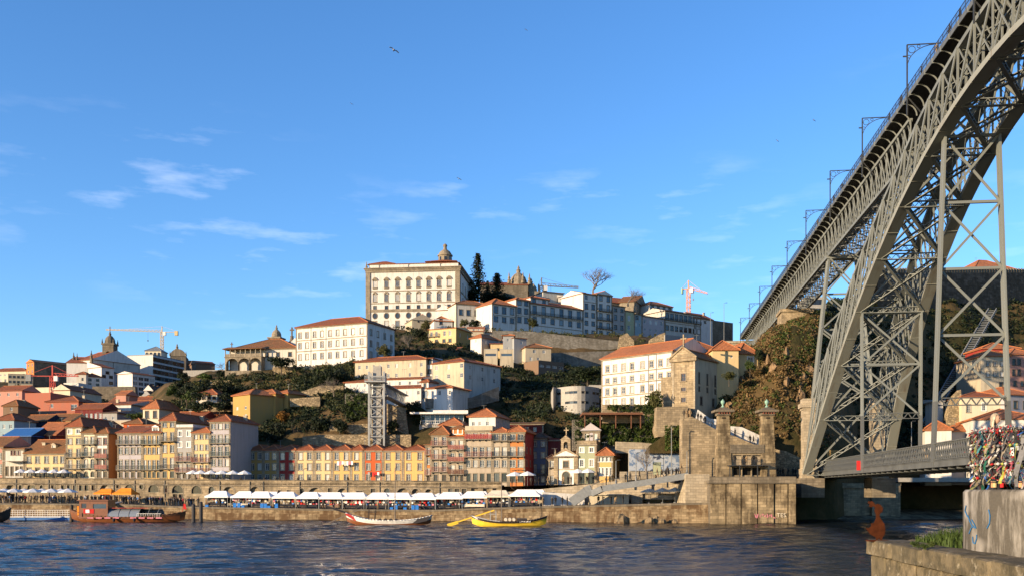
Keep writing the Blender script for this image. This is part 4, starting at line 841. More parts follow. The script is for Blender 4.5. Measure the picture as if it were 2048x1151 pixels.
# ---------------------------------------------------------------- white terrace of mansions on the ridge (they turn away from the sun)
RG = 'mansions on the ridge below the cathedral'
def RD(px): return 371.2/(1-.7*(px-CX)/F)
def ridge(label, x0, D0, x1, D1, *a, back=0, **k):
    k.setdefault('base', 6)
    if x0 > 980: D0, D1 = RD(x0)+back, RD(x1-.1)+back
    return house('mansion', label, x0, D0, x1-.1, D1, *a, group=RG, **k)
ridge('cream mansion with mossy roof beside the palace', 912, 372, 982, 377, 650, 609, 10, 'white_old', [(620, 631, [922, 937, 953, 969], 'b', 7)], ('hip', 2.2, 'tile_brown'))
ridge('white mansion with granite trim and orange hip roof', 984, 366, 1032, 390, 660, 610, 12, 'white', [(614, 627, 3, 'b', 7), (634, 644, 3, 'b', 7)], ('hip', 3.2, 'tile_orange'), bands=(631,))
ridge('white mansion with raised attic storey', 1032, 388, 1059, 402, 665, 600, 12, 'white', [(601, 610, 2, 'b', 7), (616, 627, 2, 'b', 7), (634, 645, 2, 'b', 7)], ('hip', 1.4, 'tile_orange'), bands=(631,))
H = ridge('long white mansion with six tall balcony windows and red roof', 1060, 356, 1166, 396, 668, 613, 14, 'white', [(617, 633, 6, 'b', 7, dict(bal='iron', dep=.5)), (639, 649, 6, 'b', 7)], ('gx', 2.6, 'tile_red'), bands=(636.5, 655))
ridge('white attic pavilion with red roof on the long mansion', 1061, 364, 1097, 378, 612, 597, 9, 'white', [(599, 607, [1068, 1088], 'b', 6)], ('hip', 1.6, 'tile_red'), base=1, back=1.5)
ridge('tall white house with slate top storey', 1166, 366, 1193, 378, 672, 588, 14, 'white', [(590, 600, 2, 'n', 6), (608, 618, 2, 'b', 6), (625, 634, 2, 'b', 6), (642, 650, 2, 'b', 6), (660, 666, 2, 'b', 6)], ('gx', 2.0, 'tile_red'), bands=(604,))
ridge('tall white gabled house with stacked balconies', 1194, 378, 1224, 391, 673, 590, 14, 'white', [(592, 602, 2, 'b', 6), (609, 622, 2, 'b', 6, dict(bal='iron')), (627, 640, 2, 'b', 6, dict(bal='iron')), (645, 657, 2, 'b', 6, dict(bal='iron')), (662, 668, 2, 'b', 6)], ('gy', 1.6, 'tile_brown'))
ridge('decaying grey house beside the gabled white one', 1225, 380, 1250, 390, 672, 612, 9, 'grey', [(617, 623, 2, 'k', 5), (630, 640, 2, 'b', 5), (650, 658, 2, 'k', 5)], ('shed', 1.0, 'tile_dark'))
ridge('narrow pistachio-green house beside the pale blue one', 1250, 375, 1269, 378, 672, 622, 9, 'mint', [(630, 641, [1258], 'n', 6), (650, 659, [1258], 'n', 6)], ('shed', .6, 'tile_dark'))
ridge('narrow pale blue house between green and lavender ones', 1269, 378, 1284, 384, 672, 628, 9, 'sky_blue', [(632, 638, [1274], 'k', 5), (645, 652, [1272, 1279], 'n', 3)], ('shed', 1.0, 'tile_brown'))
ridge('grey-lavender house with four small windows and slate top', 1284, 378, 1329, 398, 675, 634, 9, 'lavender', [(640, 648, 4, 'n', 5), (657, 662, 4, 'n', 4)], ('shed', 2.4, 'slate', 'slate'))
ridge('long derelict white mansion with dark balcony windows', 1330, 380, 1402, 425, 690, 626, 14, 'white_old', [(630, 643, 8, 'k', 7, dict(bal='iron', dep=.5)), (654, 663, 8, 'k', 6)], ('gx', 2.0, 'tile_dark'), bands=(648,))
ridge('white belvedere with orange hip roof behind the derelict mansion', 1299, 400, 1345, 410, 632, 611, 9, 'white', [(613, 619, 4, 'k', 5)], ('hip', 2.2, 'tile_orange'), back=16)
ridge('white house with red roof and chimney near the ruin', 1388, 405, 1426, 430, 680, 637, 11, 'white', [(641, 645, [1410], 'k', 4)], ('gx', 3.0, 'tile_red'), chimneys=((.9, .4, .8),))
ridge('roofless dark stone ruin at the bridge end', 1426, 352, 1466, 372, 702, 645, 12, 'granite_dark', [], ('flat', .6, 'granite_dark'), corners=False)
# retaining walls as things: polygon given by photo rows, at a real distance, with thickness
def stone_wall(label, pts, D, mat, thick=1.2, name='retaining_wall', cap=None, D2=None, cat='wall'):
    x_lo = min(p[0] for p in pts); x_hi = max(p[0] for p in pts); D2 = D2 or D
    base = W((x_lo+x_hi)/2, max(p[1] for p in pts), (D+D2)/2); mb = MB(); P = []
    for px, py in pts:
        d = D+(D2-D)*(px-x_lo)/max(x_hi-x_lo, 1); P.append(W(px, py, d)-base)
    n_ = len(P); off = Vector((0, thick, 0)); mb.idx(P+[p+off for p in P], [tuple(range(n_)), tuple(range(2*n_-1, n_-1, -1))]+[(i, i+n_, (i+1) % n_+n_, (i+1) % n_) for i in range(n_)])
    # make faces point outwards
    o = mb.build(name, mat, None, loc=base); bm_fix(o.data); return tag(o, label, cat)
import bmesh
def bm_fix(me):
    bm = bmesh.new(); bm.from_mesh(me); bmesh.ops.recalc_face_normals(bm, faces=bm.faces); bm.to_mesh(me); bm.free()
stone_wall('grey stone retaining wall with posts under the long mansion', [(985, 718), (985, 660), (1060, 662), (1240, 682), (1262, 700), (1262, 725), (1000, 725)], 345, 'wall_grey_stone', 3, D2=348)
stone_wall('lower grey wall with graffiti under the mansion terrace', [(1095, 742), (1095, 705), (1250, 700), (1345, 720), (1345, 745)], 322, 'wall_grey_stone', 3, D2=330)
stone_wall('concrete wall with red graffiti above the convent roof', [(1330, 705), (1330, 668), (1365, 672), (1372, 705)], 335, 'concrete', 2, D2=350)
o = ob('graffiti', scribble(5, 1.0, 1.1, 'red_wood', 5, .35), None, W(1349, 693, 334.5)); tag(o, 'blurred dark red graffiti on the concrete wall', 'graffiti')
stone_wall('ruined house gable with broken top beside the ridge road', [(1235, 700), (1240, 672), (1254, 665), (1268, 680), (1268, 702)], 340, 'rubble_warm', 2)
stone_wall('crumbling masonry heap on the terrace edge', [(1298, 690), (1300, 678), (1318, 668), (1330, 664), (1330, 692)], 338, 'rubble_warm', 3)
stone_wall('long garden wall in the shade below the grey terrace', [(1262, 735), (1262, 690), (1330, 690), (1330, 735)], 338, 'wall_grey_stone', 1.5)
# cathedral towers, roofs and further houses behind the ridge
root = thing('cathedral', 'dark cathedral with domed towers and red nave roof behind the trees', 'church', W(1010, 640, 470))
b0 = root.location; P = lambda px, py: (Xp(px, 470)-b0.x, Zp(py, 470)-b0.z)
mb = MB(); x0_, z0_ = P(960, 640); x1_, z1_ = P(1056, 570); mb.box(x0_, 0, z0_-8, x1_, 22, z1_); mb.box(P(960, 0)[0], -3, z0_-8, P(1010, 0)[0], -.01, P(0, 585)[1]); mb.build('wall', 'granite_dark', root)
r_, s_ = roof_mesh(x1_-x0_, 22, z1_, 'gx', 3.5, .4); r_.build('roof', ['tile_red', 'granite_dark'], root, loc=(x0_, 0, 0))
for px, py, r_ in ((1037, 566, 5.0), (1063, 580, 3.4)):
    x_, z_ = P(px, py); mb = MB(); mb.box(x_-r_, 2, z_-12, x_+r_, 2+2*r_, z_); onion(mb, x_, 2+r_, z_, r_*.82, r_*2.0); mb.build('tower', 'granite_trim', root)
mb = MB()
for px, py in ((1018, 564), (1046, 563), (1059, 566), (1068, 585), (1079, 590)): x_, z_ = P(px, py); pinnacle(mb, x_, 3, z_, 5.5, 1.6)
mb.build('pinnacles', 'granite_trim', root)
foot('pale house with low roof beyond the ridge crane', 1086, 430, 1127, 434, 620, 585, 10, 'white_old', [(597, 602, 2, 'b', 6)], ('hip', 1.2, 'tile_dark'))
foot('little grey house at the ridge with dark roof', 1127, 430, 1150, 434, 620, 594, 9, 'grey', [], ('gx', 1.2, 'tile_dark'))
H = foot('granite church with red roof and bare gable on the ridge', 1224, 425, 1272, 430, 640, 607, 14, 'granite_dark', [], ('gx', 3.6, 'tile_red'), name='hill_church')
foot('grey stone gable end of the ridge church', 1272, 424, 1294, 445, 650, 612, 8, 'granite_trim', [], ('gy', 4.5, 'tile_brown'))
# ---------------------------------------------------------------- convent buildings in the middle of the slope
CV = 'convent wings in the middle of the slope'
def conv(label, *a, **k):
    k.setdefault('base', 6); k.setdefault('corners', False); return house('convent_wing', label, *a, group=CV, **k)
H = conv('white three-storey seminary with shaded east side and red hip roof', 592, 294, 735, 284, 722, 650, 15, 'white', [(660, 671, [600, 614, 629, 644, 660, 675, 690, 706, 723], 's', 6), (681, 692, [600, 614, 629, 644, 660, 675, 690, 706, 723], 's', 6), (704, 715, [600, 614, 629, 644, 660, 675, 690, 706, 723], 's', 6)], ('hip', 3.2, 'tile_red'), side=((662, 673, 4, 's', 7), (684, 695, 4, 's', 7), (706, 717, 4, 's', 7)), bands=(676, 698), corners=True, pipes=(622, 652))
conv('long stained convent wing with red roof and rows of small windows', 710, 270, 852, 263, 758, 721, 9, 'old', [(727, 735, [719, 734, 748, 760, 777, 793, 820, 843], 'n', 5), (746, 754, [719, 734, 777, 793, 820, 843], 'n', 5)], ('hip', 1.6, 'tile_red'))
conv('low white convent wing at the garden wall, roof sloping left', 690, 262, 748, 259, 785, 764, 8, 'white', [(767, 773, [702, 716, 730, 742], 'n', 4)], ('hip', 1.0, 'tile_red'))
conv('middle white convent wing with thin roof behind the lift', 765, 258, 842, 255, 777, 758, 6, 'white', [(762, 769, [780, 800, 820, 837], 'n', 5)], ('shed', 1.2, 'tile_red'))
conv('lower white convent wing right of the lift tower', 765, 252, 842, 249, 799, 776, 5, 'white', [(781, 789, [794, 815, 837], 'n', 5)], ('shed', 1.3, 'tile_red'))
conv('tall stained convent block with blue-white east side', 866, 263, 928, 257, 775, 725, 16, 'old', [(728, 737, [873, 897, 923], 'n', 6), (747, 756, [873, 897, 923], 'n', 6)], ('hip', 1.7, 'tile_red'), sidewall='white_old', side=((730, 739, 3, 'n', 7), (750, 759, 3, 'n', 7)))
conv('low white wing on a stone base below the stained block', 855, 249, 905, 246, 797, 776, 9, 'white', [(780, 789, [857, 879, 900], 'n', 6)], ('hip', 1.1, 'tile_red'), sidewall='white_old', side=((781, 789, 1, 'n', 7),))
H = conv('white stair turret with a red roof and a big dark opening', 843, 250, 857, 249, 800, 764, 4, 'white', [(766, 773, 1, 'k', 5), (781, 795, 1, 'b', 8)], ('hip', .8, 'tile_red'))
conv('slim link tower with stacked loggias between convent wings', 853, 264, 865, 263.5, 760, 716, 6, 'white', [(718, 727, 1, 'k', 7), (738, 746, 1, 'k', 7), (752, 760, 1, 'k', 7)], ('shed', .5, 'tile_red'))
stone_wall('stone base wall below the stained convent block', [(850, 815), (850, 796), (943, 794), (998, 772), (998, 800), (945, 815)], 247, 'wall_grey_stone', 2.5, D2=258)
stone_wall('sunlit terrace wall of warm rubble behind the terrace houses', [(605, 898), (605, 872), (640, 868), (740, 868), (822, 868), (822, 898)], 238, 'rubble_warm', 1.5)
stone_wall('upper terrace wall of warm rubble below the ivy', [(655, 872), (660, 850), (740, 846), (770, 805), (810, 815), (818, 872)], 242, 'rubble_warm', 1.5)
stone_wall('garden terrace wall with a stepped top under the seminary', [(594, 800), (594, 785), (640, 770), (700, 770), (700, 800)], 262, 'rubble_warm', 1.5)
stone_wall('tall garden wall left of the seminary with pillars', [(545, 748), (545, 733), (640, 731), (650, 770), (600, 775)], 286, 'rubble_warm', 1.2)
# glazed restaurant
D = 243; root = thing('glass_pavilion', 'modern glazed pavilion with a thin white overhanging roof', 'pavilion', W(842, 848, D)); b0 = root.location
wd = Xp(927, D)-Xp(842, D); hh = Zp(828, D)-Zp(848, D)
mb = MB(); mb.box(-.4, -.3, -3, wd+3, 9, 0); mb.build('base', 'concrete', root)
mb = MB(); mb.box(-2.5, -2.2, hh, wd+1, 8, hh+.45); mb.box(wd*.3, -2.3, hh+.1, wd+1.2, -2.21, hh+.9); mb.build('roof', 'white_wood', root)
for i in range(9):
    mb = MB(); x = wd*i/9; mb.box(x+.06, 0, .35, x+wd/9-.06, .06, hh); mb.build('pane', 'glass_blue', root)
mb = MB()
for i in range(10): x = wd*i/9; mb.box(x-.05, -.05, 0, x+.05, .1, hh)
mb.box(0, -.08, .1, wd, -.051, .35); mb.box(0, -1.3, .8, wd, -1.25, .88)
for i in range(20): mb.box(wd*i/20, -1.3, 0, wd*i/20+.04, -1.25, .8)
mb.build('frame', 'white_wood', root); mb = MB(); mb.box(.3, 5, 0, wd, 5.2, hh); mb.build('back_wall', 'white', root)
# lattice lift tower with footbridge
D = 236; root = thing('lift_tower', 'steel lattice lift tower with lookout top and covered footbridge', 'lift tower', W(753, 892, D)); b0 = root.location
q = Xp(768, D)-Xp(738, D); h = Zp(752, D)-b0.z
LEGS = [(-q/2, 0), (q/2, 0), (q/2, q*.9), (-q/2, q*.9)]
for x, y in LEGS: mb = MB(); mb.box(x-.22, y-.22, -2, x+.22, y+.22, h+1.2); mb.build('leg', 'metal_grey', root)
nb = 7
for k in range(nb+1):
    z = h*k/nb; mb = MB()
    for (xa, ya), (xb, yb) in zip(LEGS, LEGS[1:]+LEGS[:1]):
        mb.bar((xa, ya, z), (xb, yb, z), .22)
        if k < nb: mb.bar((xa, ya, z), (xb, yb, z+h/nb), .12); mb.bar((xb, yb, z), (xa, ya, z+h/nb), .12)
    mb.build('bracing', 'metal_grey', root)
mb = MB(); mb.box(-q*.27, q*.2, 0, q*.27, q*.75, h+2.6); mb.build('shaft', 'concrete', root)
mb = MB(); mb.box(-q*.75, -1.2, h-1.4, q*.62, q*1.1, h-1.1); mb.build('platform', 'metal_grey', root)
mb = MB()
for i in range(22): x = -q*.75+q*1.37*i/21; mb.box(x-.03, -1.2, h-1.1, x+.03, -1.14, h)
mb.box(-q*.75, -1.22, h, q*.62, -1.12, h+.07); mb.build('railing', 'metal_grey', root)
p, qv = Vector((q/2, q*.5, Zp(789, D)-b0.z)), W(810, 812, 246)-b0
fb = MB(); fb.bar(p, qv, 2.0, .25); fb.bar(p+Vector((0, 0, 2.6)), qv+Vector((0, 0, 2.6)), 2.2, .18); fo = fb.build('footbridge', 'metal_grey', root)
fb = MB()
for i in range(14):
    a_ = p.lerp(qv, i/14); c_ = p.lerp(qv, (i+1)/14)
    for s in (-.95, .95): fb.bar(a_+Vector((0, s, 0)), c_+Vector((0, s, 2.6)), .1); fb.bar(a_+Vector((0, s, 0)), a_+Vector((0, s, 2.6)), .1)
fb.build('footbridge_truss', 'metal_grey', fo)
fb = MB(); e = qv; fb.bar(e+Vector((-3, 0, 0)), e+Vector((-6, 0, -6)), .15); fb.bar(e+Vector((-3, 0, 0)), e+Vector((-1, 0, -6)), .15); fb.build('footbridge_strut', 'iron', root)
# ---------------------------------------------------------------- church with loggia on the left height
D = 300; H = house('loggia_church', 'old church with arcaded loggia, wide mossy roof and two bell towers', 459, 304, 593, 300, 740, 697, 18, 'white_old', [(705, 713, [534, 556, 580], 'k', 6)], ('hip', 4.2, 'tile_brown'), cat='church', base=6)
lw = H.lx(531); lz = H.lz; mb = MB(); T_ = lambda x, y, q: (x-.2, y-2.6, q)
wall_holes(mb, lw, -5, lz(714.5), [('a', lw*c-2.0*1, lw*c+2.0*1, -.2, lz(716.5)) for c in (.2, .53, .83)], 1.0, T=T_)
mb.face([T_(lw, 0, -5), T_(lw, 2.6, -5), T_(lw, 2.6, lz(714.5)), T_(lw, 0, lz(714.5))]); mb.face([T_(0, 2.6, -5), T_(0, 0, -5), T_(0, 0, lz(714.5)), T_(0, 2.6, lz(714.5))]); mb.box(-.4, -2.8, lz(714.5), lw, 0, lz(713)); lo = mb.build('loggia', 'granite_trim', H.root)
for i in range(8): mb = MB(); x = -.1+(lw-.3)*i/7; mb.lathe([(.22, 0), (.17, .2), (.15, 2.0), (.22, 2.2)], 8, (x, -2.5, lz(713))); mb.build('column', 'granite_pale', H.root)
mb = MB(); mb.box(-.2, -2.55, lz(713), lw-.2, -2.45, lz(713)+.85); mb.build('parapet', 'granite_trim', H.root)
r_, s_ = roof_mesh(lw+.4, 3.2, lz(713)+2.2, 'shed', 1.0, .4); r_.build('loggia_roof', ['tile_brown', 'granite_trim'], H.root, loc=(-.4, -2.9, 0))
for px in (512, 588):
    x_ = H.lx(px); mb = MB(); zt = lz(662); s = 1.95; T_ = lambda x, y, q: (x+x_-s, y+13, q); wall_holes(mb, 2*s, lz(690), zt, [('a', s-.6, s+.6, lz(674.5), lz(669))], .8, T=T_); mb.box(x_-s, 13.8, lz(690), x_+s, 13+2*s, zt); mb.box(x_-s*1.15, 12.7, zt, x_+s*1.15, 13.3+2*s, zt+.4); onion(mb, x_, 13+s, zt+.4, s*.8, 4.2); mb.build('bell_tower', 'granite_trim', H.root)
mb = MB(); cross(mb, H.lx(552), 12, lz(660), 2.8, .4, .25); mb.lathe([(2.2, -3.4), (1.9, -2.4), (.8, -1.6), (.5, -.4), (.6, 0)], 12, (H.lx(552), 12, lz(660))); mb.build('roof_cross', 'granite_dark', H.root); mb = MB(); cross(mb, H.lx(462), .5, lz(693), 1.8, .22, .25); mb.build('eave_cross', 'granite_dark', H.root)
mb = MB(); x_ = H.lx(530); mb.prism([(x_, lz(685)), (H.lx(592), lz(685)), (H.lx(566), lz(667)), (x_+4, lz(678))], 9, 15); mb.build('nave_gable', 'white', H.root)
# ---------------------------------------------------------------- far hilltop on the left
FL = 'buildings on the far left hilltop'
def far(label, *a, **k):
    k.setdefault('base', 10); k.setdefault('corners', False); nm = k.pop('name', 'hilltop_house'); return house(nm, label, *a, group=FL, **k)
far('long cream hilltop building with thin red roof', -30, 560, 52, 556, 775, 742, 14, 'cream', [(747, 751, 9, 'n', 4), (757, 763, 9, 'n', 4)], ('hip', 2.6, 'tile_red'))
far('long dark hall with orange end wall', 53, 535, 68, 530, 772, 724, 55, 'orange', [(727, 732, 2, 'n', 4), (739, 745, 2, 'n', 4)], ('gy', 1.5, 'tile_dark'), sidewall='granite_dark')
far('low stone block under the dark hall', 16, 520, 66, 524, 775, 748, 14, 'old', [(751, 755, 6, 'k', 4), (761, 765, 6, 'k', 4)], ('flat', .3, 'granite_dark'), sidewall='granite_dark')
H = far('white hilltop church with granite pilasters and red roof', 147, 500, 184, 492, 775, 720, 28, 'white', [(739, 745, [157, 167, 177], 'k', 4)], ('gx', 6.0, 'tile_red'), name='hilltop_church', sidewall='white_old', corners=True)
mb = MB()
for x in (.3, H.w-.4): mb.box(x-.8, -.5, -8, x+.8, .3, H.h+.6); pinnacle(mb, x, -.1, H.h+.6, 4.2, 1.2)
pinnacle(mb, 2.2, .5, H.h+.3, 4, 1.0); mb.build('pilasters', 'granite_dark', H.root)
mb = MB(); cross(mb, H.w*.55, 14, H.h+6, 5.0, .5, .22); mb.lathe([(2.4, 5.2), (1.2, 6.4), (.8, 7.6), (.5, 8)], 10, (H.w*.55, 14, H.h)); mb.build('roof_cross', 'granite_dark', H.root)
D = 505; root = thing('church_tower', 'dark granite bell tower with ribbed dome on the far hilltop', 'tower', W(220, 745, D)); s = (Xp(231, D)-Xp(209, D))/2
mb = MB(); z1 = Zp(722, D)-root.location.z; z2 = Zp(690, D)-root.location.z; mb.box(-s*1.05, -s, -8, s*1.05, s, z1); T_ = lambda x, y, q: (x-s, y-s, q); wall_holes(mb, 2*s, z1, z2, [('a', s-1.0, s+1.0, Zp(712, D)-root.location.z, Zp(703, D)-root.location.z)], 1.0, T=T_)
T2_ = lambda x, y, q: (s-y, x-s, q); wall_holes(mb, 2*s, z1, z2, [('a', s-1.0, s+1.0, Zp(712, D)-root.location.z, Zp(703, D)-root.location.z)], 1.0, T=T2_); mb.box(-s+.02, -s+1.2, z1, s-1.2, s, z2); mb.box(-s*1.15, -s*1.15, z2, s*1.15, s*1.15, z2+.8); mb.build('shaft', 'granite_dark', root)
mb = MB(); onion(mb, 0, 0, z2+.8, s*.92, 6.8, 12); cross(mb, 0, 0, z2+7.4, 2.4, .25, .22)
for a_ in (-1, 1):
    for c_ in (-1, 1): pinnacle(mb, a_*s, c_*s, z2+.8, 2.6, .8)
mb.build('dome', 'granite_dark', root)
far('white church annex with round window facing right', 184, 494, 212, 520, 780, 732, 12, 'white', [(738, 743, 1, 'k', 5)], ('gy', 4.5, 'tile_red'))
far('white vicarage with hipped roof in front of the church', 172, 470, 203, 474, 778, 753, 10, 'white', [(757, 761, 2, 'k', 4), (766, 770, 2, 'k', 4)], ('hip', 2.0, 'tile_red'))
far('small white house left of the vicarage', 152, 468, 172, 468, 778, 748, 9, 'white_old', [(755, 760, [165], 'k', 3)], ('hip', 1.5, 'tile_red'))
far('white stepped house right of the vicarage', 203, 480, 228, 486, 780, 735, 10, 'white', [(742, 747, [215], 'k', 4), (750, 755, [208, 222], 'k', 4), (762, 767, [222], 'k', 4)], ('shed', 3.0, 'tile_red'))
far('grey rounded house with white bars right of the church', 231, 500, 247, 506, 785, 747, 9, 'lavender', [(751, 757, 3, 'n', 3), (764, 770, 3, 'n', 3)], ('hip', 1.0, 'tile_dark'))
far('dark house with sloping brown roof behind the white block', 247, 530, 305, 545, 790, 732, 12, 'grey', [(742, 750, 6, 'k', 5), (757, 765, 6, 'k', 5)], ('hip', 3.0, 'tile_brown'))
far('brown stone block under the yellow crane', 262, 560, 306, 556, 760, 718, 14, 'old', [], ('flat', .4, 'granite_dark'))
far('white apartment block with dark window grid and many floors', 306, 525, 368, 552, 795, 716, 16, 'white', [(y, y+7, 8, 'k', 6) for y in (720, 732, 744, 756, 768)], ('flat', .5, 'lead'), bands=(729, 741, 753))
far('domed belvedere on the apartment block', 290, 545, 322, 545, 722, 701, 10, 'cream', [(704, 711, 4, 'k', 5, dict(arch='a'))], ('pyr', 3.0, 'lead', 'lead'))
far('narrow white block with pale window grid', 265, 470, 310, 482, 800, 749, 10, 'white', [(y, y+7, 4, 'n', 6) for y in (754, 764, 774, 784)], ('gx', 1.2, 'tile_red'))
far('small yellow house with attic windows under the apartment block', 311, 470, 334, 474, 797, 777, 9, 'pale_yellow', [(780, 785, 3, 'n', 4), (789, 793, 3, 'n', 4)], ('hip', 1.5, 'tile_dark'))
H = far('baroque church front with curved gable and dome', 340, 590, 372, 592, 730, 711, 16, 'granite_dark', [], ('flat', .2, 'granite_dark'), name='hilltop_church')
mb = MB(); mb.prism([(0, H.h)]+[(H.w/2-H.w/2*math.cos(t*math.pi/10), H.h+4.2*math.sin(t*math.pi/10)) for t in range(11)]+[(H.w, H.h)], -.3, 1.5); onion(mb, H.w*.35, 8, H.h+.5, 3.0, 8, 12); pinnacle(mb, 0, 0, H.h, 3, 1); pinnacle(mb, H.w, 0, H.h, 3, 1); mb.build('gable', 'granite_trim', H.root)
far('brown house with orange roof right of the baroque church', 374, 600, 402, 604, 740, 727, 12, 'brown', [], ('gx', 2.5, 'tile_orange'))
far('dark-roofed house on the skyline above the garden wall', 392, 560, 430, 566, 745, 727, 12, 'brown', [], ('gx', 2.0, 'tile_red'))
stone_wall('long retaining wall in shade below the hilltop church', [(152, 800), (152, 772), (270, 772), (272, 800)], 452, 'granite_dark', 3)
stone_wall('fenced concrete garden wall on the skyline left of the loggia church', [(366, 752), (366, 740), (458, 738), (458, 752)], 345, 'concrete', 1)
# ---------------------------------------------------------------- buildings near the bridge
H = house('convent', 'long white four-storey convent with orange roof and granite window frames', 1203, 222, 1345, 208, 810, 710, 14, 'white', [(724, 737, [1215, 1230, 1247, 1264, 1285, 1303, 1321, 1338], 'z', 6), (750, 760, [1215, 1230, 1247, 1264, 1285, 1303, 1321, 1338], 'z', 6), (771, 784, [1215, 1230, 1247, 1264, 1285, 1303, 1321], 'z', 6), (794, 809, [1215, 1230, 1247, 1264, 1285, 1303], 'z', 6)], ('gx', 3.2, 'tile_orange'), bands=(742, 764, 788), cat='convent', corners=True, pipes=(1297, 1313))
house('convent_end_wing', 'orange-roofed rear wing of the convent behind the stone church', 1392, 222, 1442, 226, 730, 700, 10, 'white', [], ('hip', 2.4, 'tile_orange'), cat='convent', corners=False)
H = house('stone_church', 'weathered granite church with pedimented front, cross and tall side windows', 1345, 201, 1390, 198, 812, 717, 11, 'granite_warm', [(746, 761, [1367], 't', 8), (774, 781, [1367], 't', 8), (794, 803, [1367], 't', 8)], ('gy', 1.9, 'tile_brown'), cat='church', sidewall='old', side=((744, 766, 3, 'k', 5), (772, 781, 3, 'k', 5), (792, 808, 2, 't', 9)), trim='granite_pale', corners=True)
w_ = H.w; z = H.h; mb = MB(); mb.box(-.5, -.5, z-.5, w_+.5, .2, z+.1); mb.prism([(-.5, z+.1), (w_+.5, z+.1), (w_/2, z+2.3)], -.25, .1)
for s in (-1, 1): mb.bar((w_/2-s*(w_/2+.6), -.3, z+.15), (w_/2, -.3, z+2.45), .6, .3)
cross(mb, w_/2, 0, z+2.3, 2.6, .28, .26); mb.build('pediment', 'granite_warm', H.root)
house('church_annex', 'lower stone annex with blind window left of the church', 1322, 203, 1344.6, 201.4, 812, 758, 6, 'granite_warm', [], ('flat', .5, 'granite_warm'), cat='church', corners=False)
H = house('yellow_cliff_house', 'plain pale yellow house on the cliff with orange roof and white glazed porch', 1425, 206, 1477, 206, 795, 700, 9, 'pale_yellow', [(711, 715, [1463], 'n', 4)], ('hip', 2.3, 'tile_orange'), corners=False)
house('yellow_cliff_house', 'set-back yellow wing with white glazed door above the scrub', 1477, 208, 1516, 209, 770, 708, 8, 'pale_yellow', [(713, 735, [1501], 'w', 12)], ('hip', 2.6, 'tile_orange'), corners=False)
# curved grey concrete building
D = 238; root = thing('curved_building', 'curved grey concrete building with two strips of dark windows', 'building', W(1107, 815, D)); mb = MB(); b0 = root.location; n_ = 12; h = Zp(771, D)-b0.z
prof = [(Xp(1107+95*i/n_, D)-b0.x, 8-8.5*math.sin(math.pi*(.08+.78*i/n_)) if i else 1.5) for i in range(n_+1)]
for (xa, ya), (xb, yb) in zip(prof, prof[1:]):
    L_ = math.hypot(xb-xa, yb-ya); T_ = (lambda xa, ya, xb, yb, L_: lambda x, y, q: (xa+(xb-xa)*x/L_-(yb-ya)/L_*y, ya+(yb-ya)*x/L_+(xb-xa)/L_*y, q))(xa, ya, xb, yb, L_)
    i_ = prof.index((xa, ya)); solid = i_ in (0, 2, 6, 9)
    hz_ = [] if solid else [('r', .02, L_-.02, Zp(y2, D)-b0.z, Zp(y1, D)-b0.z) for y1, y2 in ((781, 786), (801, 806))]
    wall_holes(mb, L_, -6, h, hz_, .25, T=T_)
    for hh_ in hz_:
        m_ = MB(); m_.face([T_(0, .15, hh_[3]), T_(L_, .15, hh_[3]), T_(L_, .15, hh_[4]), T_(0, .15, hh_[4])]); m_.build('window', 'glass_dark', root)
mb.face([(x, y, h) for x, y in prof]+[(prof[-1][0], 16, h), (prof[0][0], 16, h)]); mb.face([(prof[0][0], 16, -6), (prof[0][0], prof[0][1], -6), (prof[0][0], prof[0][1], h), (prof[0][0], 16, h)])
mb.build('wall', 'concrete', root); mb = MB(); mb.box(9, 6, h, 13, 10, h+.9); mb.build('roof_hatch', 'concrete', root)
stone_wall('garden balustrade wall below the white convent', [(1205, 845), (1205, 808), (1335, 808), (1335, 845)], 205.5, 'granite_warm', .8)
stone_wall('ivy-grown retaining wall under the convent garden', [(1145, 900), (1145, 838), (1318, 838), (1318, 900)], 207, 'rubble_grey', 2)
mb = MB(); D = 208; b0 = W(1215, 840, D); mb.box(Xp(1160, D)-b0.x, -7, Zp(833, D)-b0.z, Xp(1277, D)-b0.x, 0, Zp(829, D)-b0.z)
for px in (1165, 1195, 1225, 1255, 1273): mb.box(Xp(px, D)-b0.x-.1, -6.5, -2, Xp(px, D)-b0.x+.1, -6.3, Zp(833, D)-b0.z)
o = mb.build('lean_to_roof', 'brown_wood', None, loc=b0); tag(o, 'long flat timber lean-to roof on posts above the ivy wall', 'shelter')
stone_wall('tall warm stone base carrying the granite church', [(1316, 872), (1312, 860), (1314, 813), (1376, 811), (1376, 872)], 196, 'granite_warm', 5)
stone_wall('low pale stone wall with railing above the mural', [(1232, 905), (1232, 882), (1285, 884), (1365, 892), (1365, 905)], 200, 'granite_pale', 1.5)
# ---------------------------------------------------------------- the two-deck iron arch bridge
DV = Vector((246/F, 1, 0)).normalized(); RV = Vector((DV.y, -DV.x, 0))
BO = Vector((33.3, 0, 0))+RV*4.0
plain('bridge_paint', (.19, .205, .19), .6, .35, 0, .3, .35); plain('bridge_paint_dark', (.105, .112, .11), .55, .35, 0, .25, .5); plain('deck_under', (.05, .048, .042), .9, .1)
m, t, b = newmat('bridge_plate', .6, .3); uv = uvcoord(t, False); a_ = nz(t, uv, .35, 5, .65, (2.5, .35, 1)); sp = N(t, 'ShaderNodeSeparateXYZ'); t.links.new(uv, sp.inputs[0])
t.links.new(MixC(t, Ramp(t, a_, [(.52, 0.0), (.75, .75)]), (.215, .22, .19), (.12, .075, .04)), b.inputs['Base Color']); bump(t, b, nz(t, uv, 9, 2), .2, .01)
bridge = thing('arch_bridge', 'two-deck grey iron arch bridge with lattice ribs and hanger frames', 'bridge', (BO.x, BO.y, 0), -math.atan2(DV.x, DV.y))
